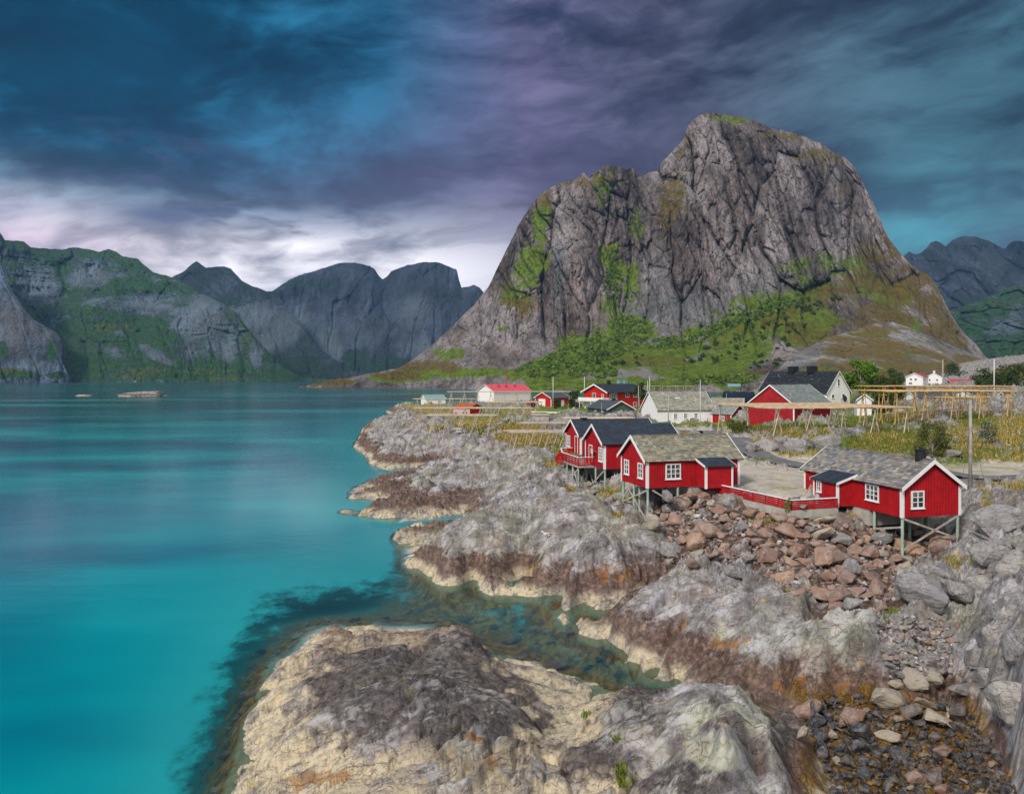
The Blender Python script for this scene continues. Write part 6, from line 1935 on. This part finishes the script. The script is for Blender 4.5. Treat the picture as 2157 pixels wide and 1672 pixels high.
rr = random.Random(2024)
taken = []
NAMED = [
    (1742, 1176, 78, 66, 'rust', 'largest rounded red brown boulder, centre of the scree'), (1660, 1118, 64, 44, 'rust', 'broad rust coloured boulder below the bend of the fence'),
    (1736, 1126, 46, 52, 'tan', 'pale cream block standing upright in the rust scree'), (1648, 1215, 64, 50, 'rust', 'flat topped brown slab at the lower edge of the scree'),
    (1886, 1250, 62, 50, 'grey', 'blue grey sloping slab at the foot of the scree'), (1920, 1152, 78, 40, 'rust', 'long brown boulder under the right cabin'),
    (1805, 1276, 56, 48, 'grey', 'pale grey angular block below the scree'), (1765, 1255, 70, 46, 'rust', 'broad pinkish boulder at the lower end of the scree'),
    (1725, 1250, 56, 48, 'rust', 'rounded pinkish boulder beside the broad pink one'), (1760, 1276, 40, 30, 'rust', 'deep red wedge lying between grey blocks'),
    (1372, 1098, 40, 44, 'tan', 'rounded tan boulder at the foot of the middle cabin stilt'), (1335, 1080, 48, 34, 'grey', 'white grey slab beside the middle cabin stilts'),
    (1408, 1072, 32, 32, 'grey', 'pale blue grey block right of the middle cabin stilt'), (1460, 1040, 28, 30, 'rust', 'brown block under the porch of the middle cabin'),
    (1510, 1072, 38, 30, 'rust', 'square brown block high in the scree below the fence'), (1465, 1145, 42, 56, 'rust', 'tall brown wedge at the left edge of the scree'),
    (1555, 1112, 52, 26, 'grey', 'dark blue slab lying across the middle of scree'), (1625, 1145, 50, 30, 'rust', 'tilted brown slab in the middle of scree'),
    (1615, 1170, 56, 44, 'rust', 'orange streaked block in the middle of scree'), (1690, 1065, 20, 14, 'rust', 'small brown stone just below the fence bend'),
    (1830, 1212, 44, 30, 'rust', 'orange brown flat stone right of the largest boulder'), (1850, 1235, 40, 46, 'rust', 'brown upright block near the right rock face'),
    (1910, 1200, 44, 40, 'tan', 'cream sided block under the front stilt of right cabin'), (1550, 1200, 50, 40, 'grey', 'grey lilac boulder at the lower left of scree'),
    (1790, 1195, 22, 46, 'grey', 'narrow blue grey splinter standing in the scree'), (1683, 1160, 46, 40, 'rust', 'dark brown block left of the largest boulder'),
]
for px, py, w, h, kd, lab in NAMED:
    put_boulder(px, py, w, h, kd, lab, 'boulders in the scree below the red cabins', rr, .12)
    taken.append((px, py, w * .5))
SCREE = [(1395, 1040), (1465, 1035), (1570, 1075), (1660, 1092), (1780, 1090), (1850, 1095), (1930, 1110), (2010, 1130), (1960, 1165), (1930, 1215), (1880, 1270), (1810, 1300), (1720, 1262), (1640, 1240), (1590, 1190), (1510, 1165), (1450, 1190), (1400, 1150), (1375, 1090)]
LAB = {'rust': 'rust brown angular boulder in the scree below the fence', 'grey': 'plain grey angular boulder in the scree below the fence', 'tan': 'pale tan boulder in the scree below the fence', 'dark': ''}
cnt = tries = 0
while cnt < 262 and tries < 9000:
    tries += 1
    px, py = rr.uniform(1370, 2010), rr.uniform(1035, 1300)
    if not inpoly(px, py, SCREE):
        continue
    w = rr.choice((26, 34, 40, 48, 54, 60)) * (0.8 + .5 * (py - 1040) / 220)
    if any((px - a) ** 2 + ((py - b_) * 1.35) ** 2 < ((w * .5 + c) * .70) ** 2 for a, b_, c in taken):
        continue
    kd = rr.choices(('rust', 'grey', 'tan'), (6.5, 2, 1))[0]
    put_boulder(px, py, w, w * rr.uniform(.62, .9), kd, LAB[kd], 'boulders in the scree below the red cabins', rr, .08)
    taken.append((px, py, w * .5))
    cnt += 1
N_SCREE = cnt
# small rubble filling the gaps of the scree: nobody could count it
def rubble(name, poly, n, kind, lo, hi, seed, label):
    rr = random.Random(seed)
    src = [np.array([v.co[:] for v in m_.vertices]) for m_ in BM[kind][:3]]
    prot = []
    for k in range(5):
        bm = bmesh.new()
        for q in range(10):
            d = Vector((rr.gauss(0, 1), rr.gauss(0, 1), rr.gauss(0, 1))).normalized()
            bm.verts.new((d.x, d.y * .8, d.z * .65))
        bmesh.ops.convex_hull(bm, input=bm.verts)
        bm.verts.index_update()
        prot.append(([v.co.copy() for v in bm.verts], [[v.index for v in f.verts] for f in bm.faces]))
        bm.free()
    xs = [q[0] for q in poly]; ys = [q[1] for q in poly]
    pts = []
    while len(pts) < n:
        px, py = rr.uniform(min(xs), max(xs)), rr.uniform(min(ys), max(ys))
        if inpoly(px, py, poly):
            pts.append((px, py))
    a = np.array(pts)
    z = np.full(n, 4.0)
    for it in range(7):
        Y = (H - z) * F / (a[:, 1] - HY)
        X = (a[:, 0] - CX) / F * Y
        z = .5 * z + .5 * terrain(X, Y)[0]
    m = MB()
    for i in range(n):
        vs, fs = prot[i % 5]
        s = rr.uniform(lo, hi) * Y[i] / F
        rot = Matrix.Rotation(rr.uniform(0, 6.28), 3, 'Z') @ Matrix.Rotation(rr.uniform(-.8, .8), 3, 'X')
        v = rr.choice(RUBC[kind])
        kk = rr.uniform(.7, 1.25)
        m.add([rot @ q * s + Vector((X[i], Y[i], z[i] + s * .25)) for q in vs], fs, tuple(q * kk for q in v))
    o = m.build(name, M['stonework'], color=True)
    tag(o, label, None, None, 'stuff')


RUBC = {'rust': [(0.24, 0.14, 0.10), (0.33, 0.21, 0.16), (0.27, 0.22, 0.20), (0.38, 0.36, 0.36), (0.20, 0.16, 0.15)],
        'grey': [(0.34, 0.33, 0.34), (0.42, 0.41, 0.41), (0.28, 0.27, 0.27), (0.36, 0.28, 0.23)],
        'dark': [(0.035, 0.04, 0.05), (0.06, 0.06, 0.068), (0.12, 0.09, 0.07), (0.20, 0.11, 0.03)]}
rubble('rubble', SCREE, 1100, 'rust', 5, 10, 1, 'small reddish rubble filling the gaps between the scree boulders')
# grey beach stones between scree and cove
PEB = [(1845, 1300), (1890, 1290), (1990, 1300), (2020, 1350), (2000, 1420), (1940, 1440), (1880, 1420), (1860, 1360)]
BIGG = [(1950, 1240, 96, 110, 'grey', 'tall rounded grey rock with fine fractures right of the scree'), (1950, 1390, 64, 40, 'grey', 'long pale stone in the grey beach stones'), (2030, 1452, 66, 38, 'grey', 'flat topped grey brown block above dark cove'),
        (1925, 1430, 50, 56, 'tan', 'striped olive boulder with black base above the cove'), (1965, 1430, 40, 46, 'tan', 'smaller striped olive boulder above the cove'), (1890, 1440, 40, 24, 'tan', 'square cream stone at the edge of the cove'), (2010, 1390, 56, 76, 'grey', 'tall grey boulder leaning on the right rock face'),
        (2062, 1380, 70, 70, 'grey', 'grey fractured boulder beside the right cliff'), (2020, 1250, 60, 66, 'grey', 'grey rounded boulder below the right cabin rocks')]
BIGG += [(2105, 1095, 120, 90, 'grey', 'broad grey block at the top of the right edge rocks'), (2085, 1165, 90, 76, 'grey', 'grey block with dry grass beside it, right of the cabin stilts'), (2140, 1195, 84, 100, 'grey', 'upright grey block at the right picture edge'), (2065, 1235, 76, 60, 'grey', 'wedge shaped grey block below the right edge blocks'),
         (2125, 1275, 110, 80, 'grey', 'wide grey slab at the right edge below the upright block'), (2090, 1330, 100, 84, 'grey', 'large grey rock in the middle of the right edge'), (2145, 1365, 70, 90, 'grey', 'tall grey rock against the right picture edge'), (2100, 1425, 84, 96, 'grey', 'tall grey rock above the dark cove wall'), (2140, 1480, 90, 120, 'grey', 'pale blue grey slab standing over the right of the cove'), (1985, 1205, 50, 44, 'grey', 'rounded grey rock just under the right cabin stilts')]
t2 = []
for px, py, w, h, kd, lab in BIGG:
    put_boulder(px, py, w, h, kd, lab, 'grey boulders above the cove', rr, -.25 if px > 2040 else -.1, tilt=.3)
    t2.append((px, py, w * .5))
cnt = tries = 0
while cnt < 75 and tries < 5000:
    tries += 1
    px, py = rr.uniform(1760, 2030), rr.uniform(1290, 1440)
    if not inpoly(px, py, PEB):
        continue
    w = rr.choice((14, 18, 22, 28, 34))
    if any((px - a) ** 2 + ((py - b_) * 1.35) ** 2 < ((w * .5 + c) * .72) ** 2 for a, b_, c in t2):
        continue
    kd = rr.choices(('rust', 'grey', 'tan'), (1, 6, 1))[0]
    put_boulder(px, py, w, w * rr.uniform(.6, .85), kd, {'rust': 'small reddish stone among the grey beach stones', 'grey': 'small grey stone among the grey beach stones', 'tan': 'small tan stone among the grey beach stones'}[kd], 'beach stones above the cove', rr, .04, 'stone')
    t2.append((px, py, w * .5))
    cnt += 1
# dark wet stones in the cove
COVE = [(1690, 1500), (1760, 1470), (1900, 1460), (1990, 1470), (2060, 1520), (2110, 1600), (2150, 1672), (1760, 1672), (1720, 1580), (1700, 1540)]
DK = [(1868, 1470, 84, 54, 'tan', 'striped pale boulder with black flank at the top of cove'), (1790, 1510, 70, 50, 'rust', 'brown striped boulder in the upper cove'), (1972, 1515, 62, 50, 'tan', 'layered tan and brown boulder in the middle of cove'), (1950, 1482, 60, 34, 'tan', 'cream and black flat boulder near top of cove'),
      (1874, 1550, 54, 26, 'tan', 'flat tan stone lying among dark wet ones'), (1722, 1546, 40, 32, 'dark', 'blue black wet stone at the left side of cove'), (1752, 1550, 24, 30, 'tan', 'small round tan pebble at the left of cove'), (1690, 1545, 20, 44, 'tan', 'thin upright tan splinter at left of cove'),
      (1820, 1535, 70, 44, 'dark', 'large dark slab left of middle in the cove'), (2030, 1505, 56, 56, 'dark', 'big black wet block under the right rock face'), (1920, 1495, 54, 42, 'dark', 'dark blue boulder between two pale ones'), (1700, 1490, 60, 50, 'rust', 'brown rounded boulder at the cove left wall')]
t3 = []
for px, py, w, h, kd, lab in DK:
    put_boulder(px, py, w, h, kd, lab, 'boulders in the cove', rr, .12)
    t3.append((px, py, w * .5))
cnt = tries = 0
while cnt < 110 and tries < 6000:
    tries += 1
    px, py = rr.uniform(1690, 2150), rr.uniform(1460, 1672)
    if not inpoly(px, py, COVE):
        continue
    w = rr.choice((18, 24, 30, 36, 46))
    if any((px - a) ** 2 + ((py - b_) * 1.3) ** 2 < ((w * .5 + c) * .72) ** 2 for a, b_, c in t3):
        continue
    kd = rr.choices(('dark', 'rust', 'tan'), (9, 1, .6))[0]
    put_boulder(px, py, w, w * rr.uniform(.55, .85), kd, {'dark': 'blue black wet stone among seaweed in the cove', 'rust': 'small brown stone among the wet cove stones', 'tan': 'small pale stone among the wet cove stones'}[kd], 'wet stones in the cove', rr, .06, 'stone')
    t3.append((px, py, w * .5))
    cnt += 1
rubble('gravel', COVE, 1300, 'dark', 3.5, 9, 2, 'small dark wet shingle among the cove stones')
rubble('gravel', PEB, 450, 'grey', 3, 8, 3, 'small grey shingle between the beach stones')
# a few roadside outcrop blocks under the drying rack
for px, py, w, h, lab in [(1618, 940, 58, 44, 'broad grey roadside boulder, leftmost under the drying rack'), (1676, 942, 56, 46, 'pointed pale boulder by the road under the drying rack'), (1740, 932, 70, 50, 'wide cracked boulder by the road behind the right cabin roof'), (1582, 944, 26, 30, 'small grey boulder at the left end of the roadside rocks'), (1793, 909, 20, 22, 'round grey stone beneath the middle of the front drying rack'), (1817, 912, 24, 20, 'grey stone beneath the right part of the front drying rack'), (2008, 955, 40, 24, 'low grey ledge behind the olive shrub')]:
    put_boulder(px, py, w, h, 'grey', lab, 'roadside boulders', rr, .3, tilt=.25)
# angular debris under the dark roofed cabins
for px, py, w, h, lab in [(1238, 1020, 30, 22, 'pale broken slab under the terrace, upper one'), (1226, 1036, 34, 18, 'pale broken slab under the terrace, lower left one'), (1256, 1040, 26, 22, 'pale broken slab under the terrace, lower right one')]:
    put_boulder(px, py, w, h, 'grey', lab, 'broken slabs under the terrace', rr, .2)

# stones lying under the shallow water round the foreground island
SUB = [(585, 1395), (520, 1500), (455, 1672), (385, 1672), (440, 1540), (520, 1390), (640, 1310), (850, 1285), (1100, 1285), (1225, 1320), (1320, 1425), (1240, 1420), (1100, 1385), (1000, 1325), (720, 1340)]
cnt = tries = 0
t4 = []
while cnt < 85 and tries < 4000:
    tries += 1
    px, py = rr.uniform(380, 1320), rr.uniform(1285, 1672)
    if not inpoly(px, py, SUB):
        continue
    w = rr.choice((16, 22, 28, 36, 48))
    if any((px - a) ** 2 + ((py - b_) * 1.4) ** 2 < ((w + c) * .45) ** 2 for a, b_, c in t4):
        continue
    kd = rr.choices(('tan', 'rust', 'dark'), (4, 4, 3))[0]
    o = put_boulder(px, py, w, w * .5, kd, {'tan': 'pale stone lying under the shallow water round the foreground rock', 'rust': 'brown stone lying under the shallow water round the foreground rock', 'dark': 'dark stone lying under the shallow water round the foreground rock'}[kd], 'stones under the shallow water', rr, -.1, 'stone', .25)
    o.location.z = min(o.location.z, -.12 - o.scale[2] * .75)
    t4.append((px, py, w))
    cnt += 1

# skerries out in the fjord
for px, py, w, h, lab in [(297, 830, 90, 13, 'long low skerry out in the fjord'), (177, 832, 30, 5, 'small low skerry left of the long one')]:
    c = P(px, py + h * .3, 0.0)
    s = c.y / F
    bm = bmesh.new()
    bmesh.ops.create_icosphere(bm, subdivisions=4, radius=1)
    for v in bm.verts:
        q = v.co.copy()
        d = 1 + .35 * mnoise.noise(q * 1.7 + Vector((px, 0, 0))) + .15 * mnoise.noise(q * 5)
        v.co = Vector((q.x * w * s * .55 * d, q.y * w * s * .4 * d, (q.z * d + .25 * q.x) * h * s * .8 - .2))
    me = bpy.data.meshes.new('skerry')
    bm.to_mesh(me); bm.free()
    me.polygons.foreach_set('use_smooth', [True] * len(me.polygons))
    me.materials.append(MAT_GROUND)
    o = link(bpy.data.objects.new('skerry', me)); o.location = c
    tag(o, lab, 'skerry', 'skerries in the fjord')


# ------------------------------------------------------------------ road strip draped over the ground
def strip(name, pts, width, mat, lift=.06):
    v, f = [], []
    n = 0
    dense = []
    for a, b_ in zip(pts[:-1], pts[1:]):
        k = max(2, int((b_ - a).length / .8))
        dense += [a.lerp(b_, i / k) for i in range(k)]
    dense.append(pts[-1])
    sm = [sum((dense[max(0, min(len(dense) - 1, i + d))] for d in range(-5, 6)), Vector()) / 11 for i in range(len(dense))]
    for i, p in enumerate(sm):
        d = (sm[min(i + 1, len(sm) - 1)] - sm[max(i - 1, 0)]).normalized()
        nrm = Vector((-d.y, d.x, 0))
        for j in range(7):
            q = p + nrm * width * (j / 6 - .5)
            v.append([q.x, q.y, 0])
    a = np.array(v)
    h = terrain(a[:, 0], a[:, 1])[0].reshape(-1, 7)
    hm = np.maximum(h.max(1, keepdims=True) * .6 + h.mean(1, keepdims=True) * .4, h - .05)
    hm = np.convolve(np.pad(hm[:, 0], 3, mode='edge'), np.ones(7) / 7, 'valid')
    a[:, 2] = np.repeat(hm, 7) + lift
    fs = [(i * 7 + j, i * 7 + j + 1, (i + 1) * 7 + j + 1, (i + 1) * 7 + j) for i in range(len(sm) - 1) for j in range(6)]
    me = bpy.data.meshes.new(name)
    me.from_pydata(a.tolist(), [], fs)
    me.polygons.foreach_set('use_smooth', [True] * len(fs))
    me.materials.append(mat)
    o = link(bpy.data.objects.new(name, me))
    o['kind'] = 'structure'


def asphalt():
    m, g, b = new_mat('asphalt')
    n = g.noise(g.pos(), .8, 6, .7)
    n2 = g.noise(g.pos(), 14, 3, .7)
    g.put(b.inputs['Base Color'], g.mix(g.mul(g.step(n2, .5, .65), .3), g.ramp(n, [(.3, (.10, .10, .11)), (.6, (.16, .16, .175)), (.8, (.22, .21, .2))]), (.34, .33, .32)))
    return m


AS = asphalt()
def gp(px, py, z): return P(px, py, z)
strip('road', [gp(1420, 905, 6.45), gp(1500, 913, 6.6), gp(1545, 945, 6.8), gp(1600, 963, 6.9), gp(1650, 972, 6.95), gp(1710, 982, 6.95), gp(1800, 992, 6.95), gp(1900, 1003, 6.95), gp(2000, 1009, 7.0), gp(2120, 1013, 7.05), gp(2230, 1016, 7.05)], 3.4, AS, .10)

# ------------------------------------------------------------------ grass blades on the turf near the cabins
idx = np.where(((ct['green'] + ct['dry']) > RNG.uniform(.3, 1.1, Zt.shape)) & (Yt < 165) & (Zt > .8))
wgt = (1.0 / np.maximum(Yt[idx], 45)) ** 0.3
pick = RNG.choice(len(idx[0]), size=min(20000, len(idx[0])), p=wgt / wgt.sum(), replace=False)
gx, gy, gz, gd = Xt[idx][pick], Yt[idx][pick], Zt[idx][pick], ct['dry'][idx][pick]
NBL = 6
n = len(gx) * NBL
bx = np.repeat(gx, NBL) + RNG.normal(0, .16, n)
by_ = np.repeat(gy, NBL) + RNG.normal(0, .16, n)
bz = np.repeat(gz, NBL) - .04
dryb = np.repeat(gd, NBL)
hgt = RNG.uniform(.12, .36, n) * (1 + .5 * dryb) * np.clip(by_ / 80, .8, 1.4)
an = RNG.uniform(0, 6.28, n)
wd_ = RNG.uniform(.018, .035, n) * np.clip(by_ / 60, 1, 2.6)
ln = RNG.normal(0, .28, (n, 2)) * hgt[:, None]
c_, s_ = np.cos(an) * wd_, np.sin(an) * wd_
co = np.empty((n, 5, 3))
co[:, 0] = np.stack([bx - c_, by_ - s_, bz], -1)
co[:, 1] = np.stack([bx + c_, by_ + s_, bz], -1)
co[:, 2] = np.stack([bx + c_ * .7 + ln[:, 0] * .4, by_ + s_ * .7 + ln[:, 1] * .4, bz + hgt * .55], -1)
co[:, 3] = np.stack([bx - c_ * .7 + ln[:, 0] * .4, by_ - s_ * .7 + ln[:, 1] * .4, bz + hgt * .55], -1)
co[:, 4] = np.stack([bx + ln[:, 0], by_ + ln[:, 1], bz + hgt], -1)
me = bpy.data.meshes.new('grass')
me.vertices.add(n * 5)
me.vertices.foreach_set('co', co.astype(np.float32).ravel())
i0 = np.arange(n)[:, None] * 5
lp = np.concatenate([i0 + [0, 1, 2, 3], i0 + [3, 2, 4]], 1)
me.loops.add(lp.size)
me.loops.foreach_set('vertex_index', lp.ravel().astype(np.int32))
me.polygons.add(n * 2)
starts = (np.arange(n)[:, None] * 7 + np.array([0, 4])).ravel()
me.polygons.foreach_set('loop_start', starts.astype(np.int32))
me.polygons.foreach_set('loop_total', np.tile([4, 3], n).astype(np.int32))
me.update(calc_edges=True)
gcol = np.array([(0.10, 0.155, 0.022), (0.15, 0.20, 0.03), (0.20, 0.20, 0.04)])
dcol = np.array([(0.50, 0.34, 0.11), (0.40, 0.25, 0.08), (0.58, 0.45, 0.20), (0.30, 0.22, 0.06)])
cc = np.where((dryb * .66 > RNG.uniform(.15, .95, n))[:, None], dcol[RNG.integers(0, 4, n)], gcol[RNG.integers(0, 3, n)]) * RNG.uniform(.75, 1.2, (n, 1))
a = me.attributes.new('tint', 'FLOAT_COLOR', 'POINT')
c4 = np.ones((n * 5, 4), np.float32)
c4[:, :3] = np.repeat(cc, 5, 0)
a.data.foreach_set('color', c4.ravel())
me.materials.append(M['blade'])
o = link(bpy.data.objects.new('grass', me))
tag(o, 'green and straw coloured grass growing on the turf between rocks', 'grass', None, 'stuff')

# ------------------------------------------------------------------ thin air over the fjord
bm = bmesh.new()
bmesh.ops.create_cube(bm, size=1)
me = bpy.data.meshes.new('haze')
bm.to_mesh(me); bm.free()
hm_ = bpy.data.materials.new('haze')
hm_.use_nodes = True
nt = hm_.node_tree
nt.nodes.clear()
ou = nt.nodes.new('ShaderNodeOutputMaterial')
pv = nt.nodes.new('ShaderNodeVolumePrincipled')
pv.inputs['Color'].default_value = (0.26, 0.56, 1.0, 1)
pv.inputs['Density'].default_value = HAZE
nt.links.new(pv.outputs[0], ou.inputs['Volume'])
me.materials.append(hm_)
o = link(bpy.data.objects.new('haze', me))
o.scale = (12000, 7200, 820)
o.location = (0, 3550, 380)
o['kind'] = 'stuff'
o['label'] = 'thin bluish air between the viewer and far mountains'
